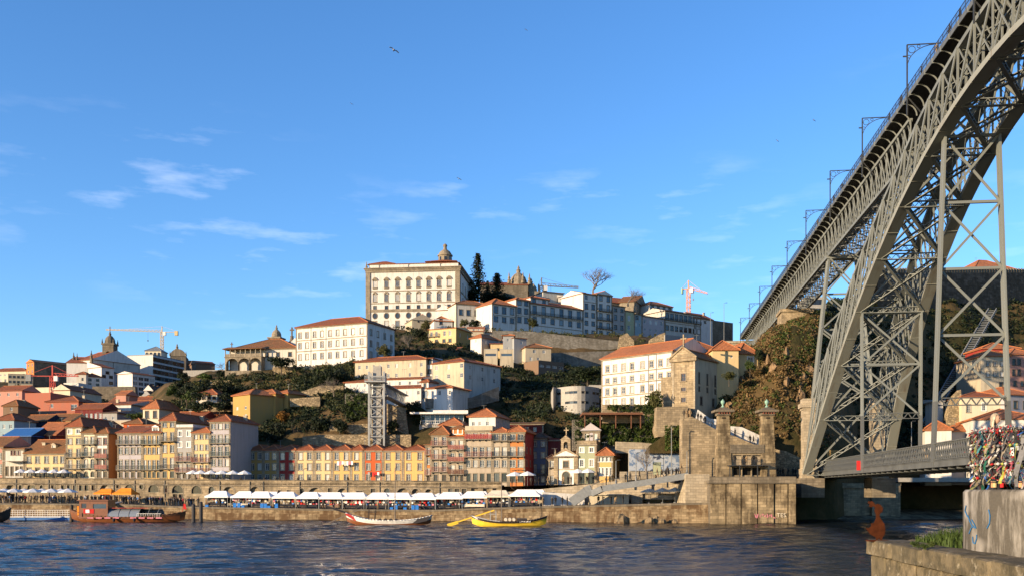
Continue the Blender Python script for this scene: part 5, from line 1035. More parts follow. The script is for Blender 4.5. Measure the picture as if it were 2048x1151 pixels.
S0, SPAN = 95.0, 82.0
def zi(s): return 46.8-.00565*(s-S0)**2
def ze(s): return 52.6-.00449*(s-S0)**2
def ribx(z): return 6.9-3.9*min(1, max(0, (z-8.8)/38))**.9
def rp(s, side, up): z = ze(s) if up else zi(s); return Vector((side*ribx(z), s, z))
unit = MB(); unit.bar((0, 0, 0), (0, 1, 0), 1, 1); BARM = {}
def bar_obj(name, p, q, wd, h, mat, parent):
    """one straight member: a shared unit box, stretched"""
    if mat not in BARM: BARM[mat] = unit.mesh('member', mat)
    p, q = Vector(p), Vector(q); d = q-p; o = ob(name, BARM[mat], parent); o.location = p
    o.rotation_mode = 'QUATERNION'; y = d.normalized(); x = y.cross(Vector((0, 0, 1))); x = Vector((1, 0, 0)) if x.length < 1e-3 else x.normalized(); z = x.cross(y)
    o.rotation_quaternion = Matrix((x, y, z)).transposed().to_quaternion(); o.scale = (wd, d.length, h); return o
def lattice(mb, p, q, wd, dep, n, t=.07):
    """lattice girder: two flanges and zig-zag lacing on both faces"""
    p, q = Vector(p), Vector(q); d = (q-p).normalized(); a = d.cross(Vector((0, 0, 1))); a = Vector((1, 0, 0)) if a.length < 1e-3 else a.normalized(); b = a.cross(d).normalized()
    for s in (-1, 1): mb.bar(p+b*s*dep/2, q+b*s*dep/2, wd, t*1.4)
    for k in range(n):
        u, v = p.lerp(q, k/n), p.lerp(q, (k+1)/n); s = 1 if k % 2 else -1
        for f in (-1, 1): mb.bar(u+b*s*dep/2+a*f*wd*.45, v-b*s*dep/2+a*f*wd*.45, t, t)
NP = 32
nodes = [S0-SPAN+2*SPAN*i/NP for i in range(NP+1)]
for side, nm in ((-1, 'west'), (1, 'east')):
    mb = MB()   # lower chord: a wide riveted box
    for s0, s1 in zip(nodes, nodes[1:]):
        p, q = rp(s0, side, 0), rp(s1, side, 0); mb.bar(p, q+(q-p).normalized()*.03, 1.5, .62)
        mb.bar(p+Vector((0, 0, .0)), p+(q-p).normalized()*.12, 1.56, .7)
    rib = mb.build('arch_rib', 'bridge_plate', bridge)
    mb = MB()
    for s0, s1 in zip(nodes, nodes[1:]): p, q = rp(s0, side, 1), rp(s1, side, 1); mb.bar(p, q+(q-p).normalized()*.03, 1.0, .5)
    mb.build('upper_chord', 'bridge_paint', rib)
    lace = MB()
    for i, s0 in enumerate(nodes):
        for f in (-.42, .42):
            o_ = Vector((f, 0, 0)); lo, up = rp(s0, side, 0)+o_, rp(s0, side, 1)+o_
            bar_obj('post', lo, up, .16, .22, 'bridge_paint', rib)
            if i < NP:
                s1 = nodes[i+1]; lo1, up1 = rp(s1, side, 0)+o_, rp(s1, side, 1)+o_
                if s0 < S0: bar_obj('diagonal', up, lo1, .14, .3, 'bridge_paint', rib); bar_obj('counter_diagonal', lo+Vector((f*.3, 0, 0)), up1+Vector((f*.3, 0, 0)), .1, .14, 'bridge_paint', rib)
                else: bar_obj('diagonal', lo, up1, .1, .14, 'bridge_paint', rib); bar_obj('counter_diagonal', up+Vector((f*.3, 0, 0)), lo1+Vector((f*.3, 0, 0)), .14, .3, 'bridge_paint', rib)
        lo, up = rp(s0, side, 0), rp(s0, side, 1); n_ = max(4, int((up-lo).length/.9))
        for k in range(n_):   # lacing across the pair of posts
            a_, c_ = lo.lerp(up, k/n_), lo.lerp(up, (k+1)/n_); s = .42 if k % 2 else -.42; lace.bar(a_+Vector((s, 0, 0)), c_-Vector((s, 0, 0)), .06, .06)
        if i < NP:
            lo1, up1 = rp(nodes[i+1], side, 0), rp(nodes[i+1], side, 1); m0, m1 = lo.lerp(up, .5), lo1.lerp(up1, .5)
            lace.bar(m0, m1, .12, .12)
    tag(lace.build('lacing', 'bridge_paint', rib), kind='stuff')
# bracing between the two ribs, along the lower and the upper chords
for i in range(0, NP+1, 2):
    s0 = nodes[i]
    for up in (0, 1):
        p, q = rp(s0, -1, up), rp(s0, 1, up); mb = MB(); lattice(mb, p, q, .5, .75, 12); st_ = mb.build('cross_strut', 'bridge_paint', bridge)
        if i+2 <= NP:
            p1, q1 = rp(nodes[i+2], -1, up), rp(nodes[i+2], 1, up)
            for a_, c_ in ((p, q1), (q, p1)): mb = MB(); lattice(mb, a_, c_, .4, .55, 14); mb.build('cross_diagonal', 'bridge_paint', bridge)
    for a_, c_ in ((rp(s0, -1, 0), rp(s0, 1, 1)), (rp(s0, 1, 0), rp(s0, -1, 1))): bar_obj('sway_brace', a_, c_, .22, .3, 'bridge_paint', bridge)
# hanger frames carrying the lower deck
for s in (146.6, 111.8, 77.0, 42.2):
    zt = zi(s)-.2; top = ribx(zt)-.3; bot = 4.05; root = ob('hanger_frame', None, bridge, (0, s, 0)); zc = 16.6 if s > 120 or s < 60 else 15.6
    X = lambda z: bot+(top-bot)*(z-9)/(zt-9)
    for f in (-1, 1):
        for g in (-.32, .32): bar_obj('leg', (f*X(zc), g, zc), (f*X(zt), g, zt), .5, .24, 'bridge_paint', root); bar_obj('leg_foot', (f*X(8.3), g, 8.3), (f*X(zc), g, zc), .55, .28, 'bridge_paint_dark', root)
        mb = MB()
        for k in range(int((zt-9)/1.1)): z = 9+1.1*k; mb.bar((f*X(z), -.3, z), (f*X(z+.55), .3, z+.55), .05, .05); mb.bar((f*X(z+.55), .3, z+.55), (f*X(z+1.1), -.3, z+1.1), .05, .05)
        tag(mb.build('leg_lacing', 'bridge_paint', root), kind='stuff')
    nb_ = max(1, round((zt-zc)/6.9)); lv = [zc+(zt-zc)*k/nb_ for k in range(nb_+1)]
    for k, z in enumerate(lv):
        if k == 0: mb = MB(); lattice(mb, (-X(z), 0, z), (X(z), 0, z), .3, .8, 14); mb.build('portal_girder', 'bridge_paint_dark', root)
        else: bar_obj('strut', (-X(z), 0, z), (X(z), 0, z), .35, .3, 'bridge_paint', root)
        if k < nb_:
            z1 = lv[k+1]; bar_obj('brace', (-X(z), -.1, z), (X(z1), -.1, z1), .16, .26, 'bridge_paint', root); bar_obj('brace', (X(z), .1, z), (-X(z1), .1, z1), .16, .26, 'bridge_paint', root)
# upper deck with trusses, brackets and railings
ZD = 53.9; SA, SB = -70.0, 318.0
dk_ = MB(); dk_.box(-4.0, SA, ZD-.35, 4.0, SB, ZD); up_ = dk_.build('upper_deck', 'deck_under', bridge)
mb = MB()
for x in (-4.08, 3.98): mb.box(x, SA, ZD-.45, x+.1, SB, ZD+.12)
mb.build('deck_fascia', 'bridge_paint_dark', up_)
mb = MB(); kk = 0; s = SA
while s < SB:
    for x in (-4.0, 4.0): mb.box(x-.03, s-.03, ZD, x+.03, s+.03, ZD+1.2)
    s += 1.5
for x in (-4.0, 4.0):
    for z in (.15, .65, 1.17): mb.box(x-.03, SA, ZD+z-.025, x+.03, SB, ZD+z+.025)
    s = SA+.3
    while s < SB: mb.box(x-.012, s-.012, ZD+.1, x+.012, s+.012, ZD+1.15); s += .3
tag(mb.build('deck_railing', 'iron', up_), kind='stuff')
def truss(s0, s1, side):
    x = side*2.45; zt, zl = 52.5, 47.8; n_ = round((s1-s0)/3.0); tr = MB(); tr.box(x-.25, s0, zl-.2, x+.25, s1, zl+.2); tr.box(x-.25, s0, zt-.2, x+.25, s1, zt+.2); T_ = tr.build('deck_truss', 'bridge_paint', up_); mb = MB()
    for k in range(n_+1):
        s = s0+(s1-s0)*k/n_; mb.bar((x, s, zl), (x, s, zt), .12, .2)
        if k < n_:
            t_ = s0+(s1-s0)*(k+1)/n_; mb.bar((x-.1, s, zl), (x-.1, t_, zt), .09, .2); mb.bar((x+.1, s, zt), (x+.1, t_, zl), .09, .2)
            m_ = (s+t_)/2; mb.bar((x+.02, s, (zl+zt)/2), (x+.02, m_, zt), .07, .12); mb.bar((x+.02, m_, zl), (x+.02, t_, (zl+zt)/2), .07, .12)
    tag(mb.build('truss_web', 'bridge_paint', up_), kind='stuff')
for side in (-1, 1): truss(127, SB, side); truss(SA, 63, side)
for s0, s1 in ((127, SB), (SA, 63)):
    s = s0; k = 0
    while s+6 <= s1:
        mb = MB(); lattice(mb, (-2.45, s, 47.9), (2.45, s, 47.9), .25, .5, 8, .06); mb.bar((-2.45, s, 47.9), (2.45, s+6, 47.9), .14, .14); mb.bar((2.45, s, 47.9), (-2.45, s+6, 47.9), .14, .14); mb.bar((-2.45, s, 47.9), (2.45, s, 52.4), .14, .14)
        mb.build('floor_bracing', 'bridge_paint_dark', up_); s += 6
s = 4.0
while s < SB:   # curved cantilever brackets under both footways
    for side in (-1, 1):
        mb = MB(); A_ = [Vector((side*(2.5+1.5*(1-math.cos(k*math.pi/12))), s, 51.9+1.55*math.sin(k*math.pi/12))) for k in range(7)]
        for p, q in zip(A_, A_[1:]): mb.bar(p, q, .1, .14)
        mb.bar(A_[-1]+Vector((0, 0, -.1)), A_[-1]+Vector((side*.06, 0, .45)), .16, .2)
        mb.build('bracket', 'bridge_paint', up_, uv=False)
    s += 3.0
for k in range(12):   # catenary masts
    s = 98+24.1*k-24.1*2
    if s > SB: break
    mb = MB(); x = -4.15; mb.bar((x, s, ZD-2.6), (x, s, ZD+6), .16, .16); mb.bar((x, s, ZD-.3), (x+1.7, s, ZD-2.4), .12, .12); mb.bar((x, s, ZD+6), (x+4.0, s, ZD+6), .1, .12)
    A_ = [Vector((x+3.2*(1-math.cos(j*math.pi/16)), s, ZD+3.2+2.7*math.sin(j*math.pi/16))) for j in range(9)]
    for p, q in zip(A_, A_[1:]): mb.bar(p, q, .08, .08)
    for cx_, cz_, r_ in ((.55, 5.4, .42), (.22, 4.55, .18), (1.35, 5.75, .18)):
        R_ = [Vector((x+cx_+r_*math.cos(j*math.pi/5), s, ZD+cz_+r_*math.sin(j*math.pi/5))) for j in range(11)]
        for p, q in zip(R_, R_[1:]): mb.bar(p, q, .05, .06)
    mb.bar((x, s, ZD+4.6), (x-.5, s, ZD+4.6), .1, .16); mb.build('catenary_mast', 'iron', bridge)
# piers of the upper deck
for s, zb_, bot in ((181, 22.0, 5.1), (9, 20.0, 5.1)):
    root = ob('pier', None, bridge, (0, s, 0)); zt = 47.4; X = lambda z: bot+(2.45-bot)*(z-zb_)/(zt-zb_)
    for f in (-1, 1):
        for g in (-1.0, 1.0): bar_obj('leg', (f*X(zb_), g*1.3, zb_), (f*X(zt), g*.7, zt), .42, .42, 'bridge_paint', root)
    bar_obj('cap_beam', (-3.0, 0, zt+.1), (3.0, 0, zt+.1), 2.2, .6, 'bridge_paint', root)
    nb_ = 4
    for k in range(nb_):
        z0, z1 = zb_+(zt-zb_)*k/nb_, zb_+(zt-zb_)*(k+1)/nb_
        for g in (-1, 1): bar_obj('brace', (-X(z0), g, z0), (X(z1), g, z1), .16, .26, 'bridge_paint', root); bar_obj('brace', (X(z0), g, z0), (-X(z1), g, z1), .16, .26, 'bridge_paint', root)
        for f in (-1, 1): bar_obj('brace', (f*X(z0), -1.2, z0), (f*X(z1), .8, z1), .14, .2, 'bridge_paint', root)
        bar_obj('strut', (-X(z1), 0, z1), (X(z1), 0, z1), .3, .3, 'bridge_paint', root)
def block(name, s0, s1, x0, x1, z0, z1, mat, parent=None, label=None, cat=None):
    mb = MB(); mb.box(x0, s0, z0, x1, s1, z1-.7); mb.box(x0-.3, s0-.3, z1-.7, x1+.3, s1+.3, z1); return mb.build(name, mat, bridge)
block('stone_pier', 231, 238, -3.5, 3.5, 30, 47.5, 'granite_warm'); block('stone_abutment', 300, 320, -4.6, 4.6, 38, 47.4, 'granite_warm'); block('approach_wall', 318, 345, -9, 4.5, 40, 53.2, 'granite_pale')
for f in (-1, 1):
    for s in (181, 9):
        x = f*6.0; mb = MB(); mb.box(x-1.5, s-2.2, 7.5, x+1.5, s+2.2, 9.6); mb.box(x-1.25, s-1.9, 9.6, x+1.25, s+1.9, 11.4); mb.box(x-1.0, s-1.6, 11.4, x+1.0, s+1.6, 20.2); mb.box(x-1.15, s-1.75, 20.2, x+1.15, s+1.75, 20.6); mb.box(x-1.45, s-2.0, 20.6, x+1.45, s+2.0, 21.4); mb.box(x-1.1, s-1.7, 21.4, x+1.1, s+1.7, 22.2); mb.build('pier_pedestal', 'granite_pale', bridge)
        mb = MB(); g = -1 if s > 90 else 1; mb.box(x-2.0, s-3.0+g*2, 4.5, x+2.0, s+3.0+g*2, 7.9); mb.build('arch_bearing', 'granite_dark', bridge)
# lower deck
SL, SR = -12.0, 188.0; lo_ = MB(); lo_.box(-3.9, SL, 8.75, 3.9, SR, 9.1); low = lo_.build('lower_deck', 'deck_under', bridge)
mb = MB(); s = SL
while s < SR: mb.box(-3.9, s-.12, 8.0, 3.9, s+.12, 8.74); s += 2.9
mb.box(-2.2, SL, 8.05, -1.9, SR, 8.73); mb.box(1.9, SL, 8.05, 2.2, SR, 8.73); mb.build('floor_beams', 'bridge_paint_dark', low)
for f in (-1, 1):
    x = f*4.0; mb = MB(); mb.box(x-.12, SL, 8.35, x+.12, SR, 8.95); mb.box(x-.22, SL, 8.28, x+.22, SR, 8.35); mb.box(x-.2, SL, 8.95, x+.2, SR, 9.03); mb.build('edge_girder', 'bridge_paint_dark', low)
    mb = MB(); mb.box(x-.14, SL, 10.88, x+.14, SR, 11.0); mb.box(x-.08, SL, 9.1, x+.08, SR, 9.18); ra = mb.build('lattice_railing', 'bridge_paint_dark', low)
    rest = MB(); s = SL; n_ = 0
    while s < SR-1:
        if f < 0 and 70 < s < 182 and n_ < 296: bar_obj('lattice_bar', (x-.05, s, 9.08), (x-.05, s+1.0, 10.92), .08, .15, 'bridge_paint_dark', ra); bar_obj('lattice_bar', (x+.05, s+1.0, 9.08), (x+.05, s, 10.92), .08, .15, 'bridge_paint_dark', ra); n_ += 2
        else: rest.bar((x-.05, s, 9.08), (x-.05, s+1.0, 10.92), .08, .15); rest.bar((x+.05, s+1.0, 9.08), (x+.05, s, 10.92), .08, .15)
        s += .75
    tag(rest.build('lattice_bars', 'bridge_paint_dark', ra), kind='stuff')
def bl(s, x, z): return BO+DV*s+RV*x+Vector((0, 0, z))
for s, kind in ((147.3, 'box'), (93.5, 'round'), (87.5, 'square')):
    p = bl(s, -4.32, 9.15); mb = MB(); rz = math.atan2(-RV.x, RV.y)
    if kind == 'box': mb.box(-.35, -.1, -.6, .35, .1, .8); mb.build('marker_box', 'red_cloth', low, loc=(-4.35, s, 9.3))
    elif kind == 'round':
        o = thing('navigation_sign', 'round white navigation sign with red rim on the lower deck girder', 'sign', p, rz); mb.cyl((0, 0, 0), (0, .06, 0), .52, n=20); mb.build('rim', 'red_cloth', o); mb = MB(); mb.cyl((0, -.03, 0), (0, 0, 0), .42, n=20); mb.build('face', 'white_wood', o); mb = MB(); mb.bar((0, .1, -.6), (0, .1, -1.1), .06); mb.build('lamp_bracket', 'white_wood', o)
    else:
        o = thing('navigation_sign', 'tall white navigation sign with red border on the lower deck girder', 'sign', p, rz); mb.box(-.5, 0, -.5, .5, .06, .75); mb.build('border', 'red_cloth', o); mb = MB(); mb.box(-.43, -.03, -.43, .43, 0, .68); mb.build('face', 'white_wood', o)
        for k, z in enumerate((.4, .1, -.2)): mb = MB(); mb.box(-.14, -.05, z-.08, .14, -.03, z+.08); mb.build('figure', 'dark_cloth', o)
# ---------------------------------------------------------------- stone bridge head on the far bank
brz = -math.atan2(DV.x, DV.y)
bast = thing('bastion', 'massive stained granite bastion with cracked vertical bays at the bridge head', 'bastion', W(1420, 1047, 171), brz)
b0 = bast.location.copy(); RX = Vector((math.cos(brz), math.sin(brz), 0))
def lb(px):
    k = (px-CX)/F; return (k*b0.y-b0.x)/(RX.x-k*RX.y)
zt = Zp(955, 170); edges = [1420, 1452, 1482, 1515, 1548, 1576, 1592]
for i, (p, q) in enumerate(zip(edges, edges[1:])):
    mb = MB(); x0_, x1_ = lb(p)+.09, lb(q)-.09; pr = (.0, .25, .2, .3, .05, .35)[i]; mb.box(x0_, -pr, -2-b0.z, x1_, 30, zt-.9-b0.z); mb.build('bay', 'bastion_stone', bast)
mb = MB(); mb.box(lb(1420), .8, -2-b0.z, lb(1592), 29, zt-1-b0.z); mb.build('core', 'granite_dark', bast)
mb = MB(); mb.box(lb(1418), -.5, zt-.9-b0.z, lb(1593), 30, zt-.35-b0.z); mb.box(lb(1419), -.35, zt-.35-b0.z, lb(1592), .25, zt+.25-b0.z); mb.build('coping', 'granite_dark', bast)
tm = text_mesh('TES', 1.0, 'cream_cloth'); ob('graffiti', tm, bast, (lb(1562), -.4, 1.2-b0.z)); ob('graffiti', scribble(9, .4, .8, 'pink_cloth', 2, .07), bast, (lb(1530), -.34, 1.0-b0.z))
mb = MB(); D = 178; x0_, x1_ = Xp(1371, D), Xp(1419, D); mb.box(x0_, D, -1, x1_, D+14, Zp(947, D)); mb.box(x0_+.5, D-.06, Zp(1000, D), x1_, D-.01, Zp(993, D)); o = mb.build('stair_pier', 'granite_pale', None); tag(o, 'square pale granite pier carrying the steel footbridge end', 'pier')
def obelisk(px, xb, label):
    D = 177.5; s = D/F; root = thing('obelisk_pillar', label, 'pillar', W(px, 947, D)); h = Zp(829, D)-root.location.z; w0, w1 = 15.5*s, 10.5*s
    mb = MB(); mb.lathe([(w0*1.41, -1), (w1*1.41, h)], 4, (0, 1.4, 0), a0=math.pi/4); mb.build('shaft', 'bastion_stone', root)
    mb = MB(); mb.box(-w1*1.25, 1.4-w1*1.25, h, w1*1.25, 1.4+w1*1.25, h+.55); mb.box(-w1*1.85, 1.4-w1*1.85, h+.55, w1*1.85, 1.4+w1*1.85, h+.95); mb.lathe([(w1*1.5*1.41, h+.95), (w1*.6, h+1.5)], 4, (0, 1.4, 0), a0=math.pi/4); cp = mb.build('capital', 'granite_dark', root)
    for k in range(5): mb = MB(); x = -w1+2*w1*k/4; mb.box(x-.09, 1.4-w1*1.55, h+.3, x+.09, 1.4-w1*1.25, h+.545); mb.build('dentil', 'brick_red', cp)
    mb = MB(); mb.lathe([(.3, 0), (.32, .12), (.14, .3), (.12, .42), (.34, .75), (.38, 1.0), (.3, 1.2), (.12, 1.3), (.1, 1.4), (.02, 1.5)], 12, (0, 1.4, h+1.5)); mb.build('urn', 'verdigris', root)
    mb = MB(); mb.box(-.35, 1.4-w1-.05, h-.6, .35, 1.4-w1+.2, h-.35); mb.build('slot', 'recess_shade', root)  # dark block coloured as the shade of a slot
obelisk(1449, 0, 'stout granite obelisk pillar with green urn by the stair wall'); obelisk(1537.5, 0, 'stout granite obelisk pillar with green urn nearest the arch foot')
D = 177.9; gate = thing('toll_house', 'stone gate building between the obelisks with balcony and dark canopy', 'building', W(1462, 950, D)); gw = Xp(1526, D)-Xp(1462, D); gz = gate.location.z; lz = lambda y: Zp(y, D)-gz
mb = MB(); wall_holes(mb, gw, -2, lz(890), [('r', gw*c-.75, gw*c+.75, lz(y2), lz(y1)) for c in (.2, .5, .8) for y1, y2 in ((909, 929), (934, 949))], .5); mb.box(0, .6, -2, gw, 5, lz(890)); mb.build('wall', 'granite_warm', gate)
mb = MB(); mb.box(-.2, -.25, lz(905), gw+.2, 0, lz(890)+.2); mb.build('entablature', 'granite_dark', gate); mb = MB(); mb.box(-.8, -2.0, lz(931), gw+.8, 0, lz(929.5)); mb.build('canopy', 'iron', gate)
for c in (.2, .5, .8):
    for y1, y2, m_ in ((909, 929, 'granite_pale'), (934, 949, 'recess_shade')): mb = MB(); mb.box(gw*c-.75, .4, lz(y2), gw*c+.75, .5, lz(y1)); mb.build('niche', m_, gate)  # lower openings backed near-black, their shade is in the colour
mb = MB()
for i in range(30): mb.box(gw*i/29-.02, -1.95, lz(929.5), gw*i/29+.02, -1.9, lz(919))
mb.box(0, -1.96, lz(919), gw, -1.89, lz(918.4)); mb.build('railing', 'iron', gate)
mb = MB()
for x in (-.6, gw*.2, gw*.75, gw+.6): mb.box(x-.08, -1.9, -2, x+.08, -1.74, lz(931))
mb.build('canopy_posts', 'iron', gate)
# monumental stair wall with white parapet
stone_wall('broad sunlit ashlar wall carrying the stairway beside the obelisks', [(1365, 960), (1365, 836), (1384, 832), (1440, 862), (1472, 872), (1548, 905), (1552, 960)], 186.5, 'granite_warm', 3.5)
stone_wall('white stairway parapet upper flight', [(1392, 835), (1396, 818), (1420, 836), (1440, 838), (1440, 866)], 190.5, 'white', .4, 'stair_parapet')
stone_wall('white stairway parapet lower flight towards the arch', [(1462, 876), (1462, 851), (1484, 853), (1530, 874), (1549, 876), (1549, 905)], 190.5, 'white', .4, 'stair_parapet')
stone_wall('rough stone wall with an iron railing right of the obelisks', [(1548, 948), (1548, 896), (1575, 902), (1602, 915), (1602, 948)], 189, 'rubble_warm', 2)
stair = thing('stairway', 'sloping stone stairway with iron handrail behind the stair wall', 'stairs', W(1390, 836, 188.2)); s0 = stair.location
pts_ = [W(1384, 834, 188.2), W(1440, 864, 188.2), W(1472, 874, 188.2), W(1549, 906, 188.2)]; mb = MB(); rl = MB()
for p, q in zip(pts_, pts_[1:]):
    n_ = max(2, int((q-p).length/.4))
    for k in range(n_): a_ = p.lerp(q, k/n_)-s0; c_ = p.lerp(q, (k+1)/n_)-s0; mb.box(a_.x, 0, min(a_.z, c_.z)-.9, c_.x, 2.2, c_.z+.05)
    rl.bar(p-s0+Vector((0, .1, 1)), q-s0+Vector((0, .1, 1)), .06)
    for k in range(n_//3): a_ = p.lerp(q, 3*k/n_)-s0; rl.bar(a_+Vector((0, .1, 0)), a_+Vector((0, .1, 1)), .05)
mb.build('steps', 'granite_pale', stair); rl.build('handrail', 'iron', stair)
# abutment wall, beach and quay road on the shaded side
D = 205; mb = MB(); x0_, x1_ = Xp(1590, D), Xp(1797, D); mb.box(x0_, D, -2, x1_, D+20, Zp(968, D)); mb.box(x0_, D-.4, Zp(975, D), x1_+.4, D+20, Zp(965, D)); mb.box(Xp(1741, D), D-.8, -2, x1_+.1, D+10, Zp(970, D)); o = mb.build('abutment', 'granite_warm', None); tag(o, 'shaded stone abutment below the lower deck with a sunlit pilaster', 'abutment')
ob('graffiti', text_mesh('Emis', 1.5, 'white_cloth'), None, W(1640, 1026, 199)); tag(bpy.data.objects[[o.name for o in bpy.data.objects if o.name.startswith('graffiti')][-1]], 'white handwritten graffiti on the shaded bank below the deck', 'graffiti')
mb = MB(); n_ = 14; pr = [(1592, 208, 203), (1660, 209, 199), (1740, 212, 198), (1830, 214, 199), (2100, 216, 200)]
for (p, f0, g0), (q, f1, g1) in zip(pr, pr[1:]): mb.face([W(p, 0, g0).xy.to_3d()+Vector((0, 0, -.15)), W(q, 0, g1).xy.to_3d()+Vector((0, 0, -.15)), Vector((Xp(q, f1), f1, 1.4)), Vector((Xp(p, f0), f0, 1.4))]); mb.face([Vector((Xp(p, f0), f0, 1.4)), Vector((Xp(q, f1), f1, 1.4)), Vector((Xp(q, 240), 240, 2)), Vector((Xp(p, 240), 240, 2))])
struct('beach', mb, 'quay_stone')
mb = MB(); D = 204; mb.box(Xp(1797, D), D, 7.5, 190, 236, 8.35); mb.box(Xp(1797, D)+1, 233, -2, 190, 240, 7.5); struct('road', mb, 'concrete')  # slab overhang made this deep to throw the wall beneath into shade
mb = MB(); mb.box(44, 186, 8.1, 66, 206, 8.7); mb.box(30, 183, 7.2, 48, 200, 8.3); struct('bridge_approach_road', mb, 'asphalt')
# ---------------------------------------------------------------- houses and town wall beyond the bridge
RH = 'houses on the slope beyond the bridge'
def right(label, *a, **k):
    k.setdefault('base', 9); k.setdefault('corners', False); return house('slope_house', label, *a, group=RH, **k)
right('large weathered tenement with pink right half and orange roof', 1962, 250, 2020, 250, 776, 712, 14, 'old', [(722, 731, [1976, 1990, 2004], 's', 6), (742, 752, [1976, 1990, 2004], 's', 6), (764, 772, [2002], 'k', 6)], ('hip', 2.0, 'tile_orange'))
right('pink tenement half with dark windows beside the weathered one', 2020.2, 250, 2075, 251, 776, 709, 14, 'pink', [(718, 729, [2028, 2038, 2060], 'k', 6), (739, 750, [2028, 2038, 2060], 'k', 6), (762, 771, [2030, 2045], 'k', 6)], ('hip', 2.0, 'tile_orange'))
right('red-walled upper storey behind the weathered tenement', 1965, 262, 2040, 262, 715, 697, 10, 'red', [], ('hip', 2.2, 'tile_orange'))
right('cream house with two windows and brown-red roof behind the bridge hangers', 1924, 226, 2008, 225, 846, 793, 12, 'cream', [(808, 823, [1937], 's', 7), (805, 820, [1968], 'w', 7)], ('hip', 1.5, 'tile_red'))
right('blue-shaded house with orange roof right of the cream house', 2010, 224, 2075, 228, 830, 790, 12, 'lavender', [(802, 816, [2031, 2050], 'k', 9)], ('hip', 2.2, 'tile_orange'))
right('low white house with wide orange roof below the cream house', 1850, 212, 1903, 210.5, 885, 860, 12, 'white', [], ('hip', 2.2, 'tile_orange'), sidewall='sky_blue')
right('low house with shaded front and orange roof near the ribbon fence', 1903, 214, 1965, 214, 885, 862, 10, 'lavender', [], ('hip', 1.6, 'tile_orange'))
right('long white house with orange roof behind the woman', 1945, 208, 2090, 205, 872, 838, 14, 'white', [], ('hip', 2.6, 'tile_orange'))
right('tiny white gatehouse in the dark gully', 1872, 232, 1886, 232, 830, 802, 6, 'white', [], ('shed', .8, 'concrete'))
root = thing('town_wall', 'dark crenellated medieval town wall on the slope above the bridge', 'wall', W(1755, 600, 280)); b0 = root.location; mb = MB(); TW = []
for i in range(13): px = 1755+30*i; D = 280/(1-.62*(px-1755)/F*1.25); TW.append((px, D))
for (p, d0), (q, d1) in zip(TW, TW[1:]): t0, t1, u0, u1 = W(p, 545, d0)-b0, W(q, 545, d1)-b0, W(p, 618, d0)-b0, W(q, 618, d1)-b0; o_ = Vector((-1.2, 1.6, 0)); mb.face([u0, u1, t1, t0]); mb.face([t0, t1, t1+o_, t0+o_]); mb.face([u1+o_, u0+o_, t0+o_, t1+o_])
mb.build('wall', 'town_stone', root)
for i in range(66): px = 1757+5.4*i; D = 280/(1-.62*(px-1755)/F*1.25); ob('merlon', cached('merlon', lambda: (lambda m: (m.box(-.42, 0, 0, .42, .8, 1.1), m.lathe([(.6, 1.1), (.05, 1.6)], 4, (0, .4, 0), a0=math.pi/4), m.mesh('merlon', 'granite_dark'))[-1])(MB())), root, W(px, 545, D)-b0+Vector((-.3, .4, -.05)), .6)
right('white house with orange roof on top of the town wall', 1950, 352, 2035, 356, 560, 538, 14, 'white', [], ('hip', 4.5, 'tile_orange'))
root = thing('modern_block', 'low modern pale block with strip windows under the upper deck', 'building', W(1612, 628, 262)); w_ = Xp(1652, 262)-Xp(1612, 262); h_ = Zp(593, 262)-root.location.z
mb = MB(); wall_holes(mb, w_, -6, h_, [('r', .3, w_-.3, h_*.55, h_*.85), ('r', .3, w_-.3, h_*.05, h_*.35)], .3); mb.box(0, .4, -6, w_, 8, h_); mb.build('wall', 'concrete', root)
for z in (.55, .05):
    for k in range(4): mb = MB(); mb.box(.35+k*(w_-.7)/4, .2, h_*z, .25+(k+1)*(w_-.7)/4, .3, h_*(z+.3)); mb.build('pane', 'glass_dark', root)
stone_wall('rocky dry wall spur climbing behind the cream house', [(1893, 850), (1898, 820), (1910, 790), (1922, 778), (1926, 850)], 228, 'rubble_warm', 2)
mb = MB(); a_, c_ = W(1852, 850, 246), W(1985, 618, 302)
for s in (-1.2, 1.2): mb.bar(a_+Vector((s, 0, .3)), c_+Vector((s, 0, .3)), .25, .3)
for k in range(60): p = a_.lerp(c_, k/60); mb.box(p.x-1.6, p.y-.15, p.z, p.x+1.6, p.y+.15, p.z+.2)
o = mb.build('funicular_track', 'lead', None); tag(o, 'steep funicular track climbing the dark gully', 'track')
# ---------------------------------------------------------------- street things near the bridge head
fbp = [W(1377, 944, 180), W(1290, 958, 181), W(1205, 970, 182), W(1184, 980, 182.5)]; root = thing('steel_footbridge', 'grey steel footbridge sloping down to a boxed stair on the quay', 'footbridge', (fbp[0].x, fbp[0].y, 0)); o0 = root.location.copy()
mb = MB()
for p, q in zip(fbp, fbp[1:]): mb.bar(p-o0-Vector((0, 0, .55)), q-o0-Vector((0, 0, .55)), 2.4, 1.1); 
mb.build('girder', 'iron_grey', root); mb = MB()
for p, q in zip(fbp, fbp[1:]):
    for s in (-1.15, 1.15):
        mb.bar(p-o0+Vector((0, s, 1)), q-o0+Vector((0, s, 1)), .06); n_ = int((q-p).length/1.2)
        for k in range(n_+1): a_ = p.lerp(q, k/max(n_, 1))-o0+Vector((0, s, 0)); mb.bar(a_, a_+Vector((0, 0, 1)), .05)
mb.build('railing', 'iron', root)
p, q = fbp[-1]-o0, W(1143, 1008, 183)-o0; mb = MB(); mb.bar(p+Vector((0, 0, .2)), p.lerp(q, .3)+Vector((0, 0, .5)), 2.4, 1.9); mb.bar(p.lerp(q, .28)+Vector((0, 0, .5)), q+Vector((0, 0, .4)), 2.45, 1.7); mb.build('stair_box', 'iron_grey', root)
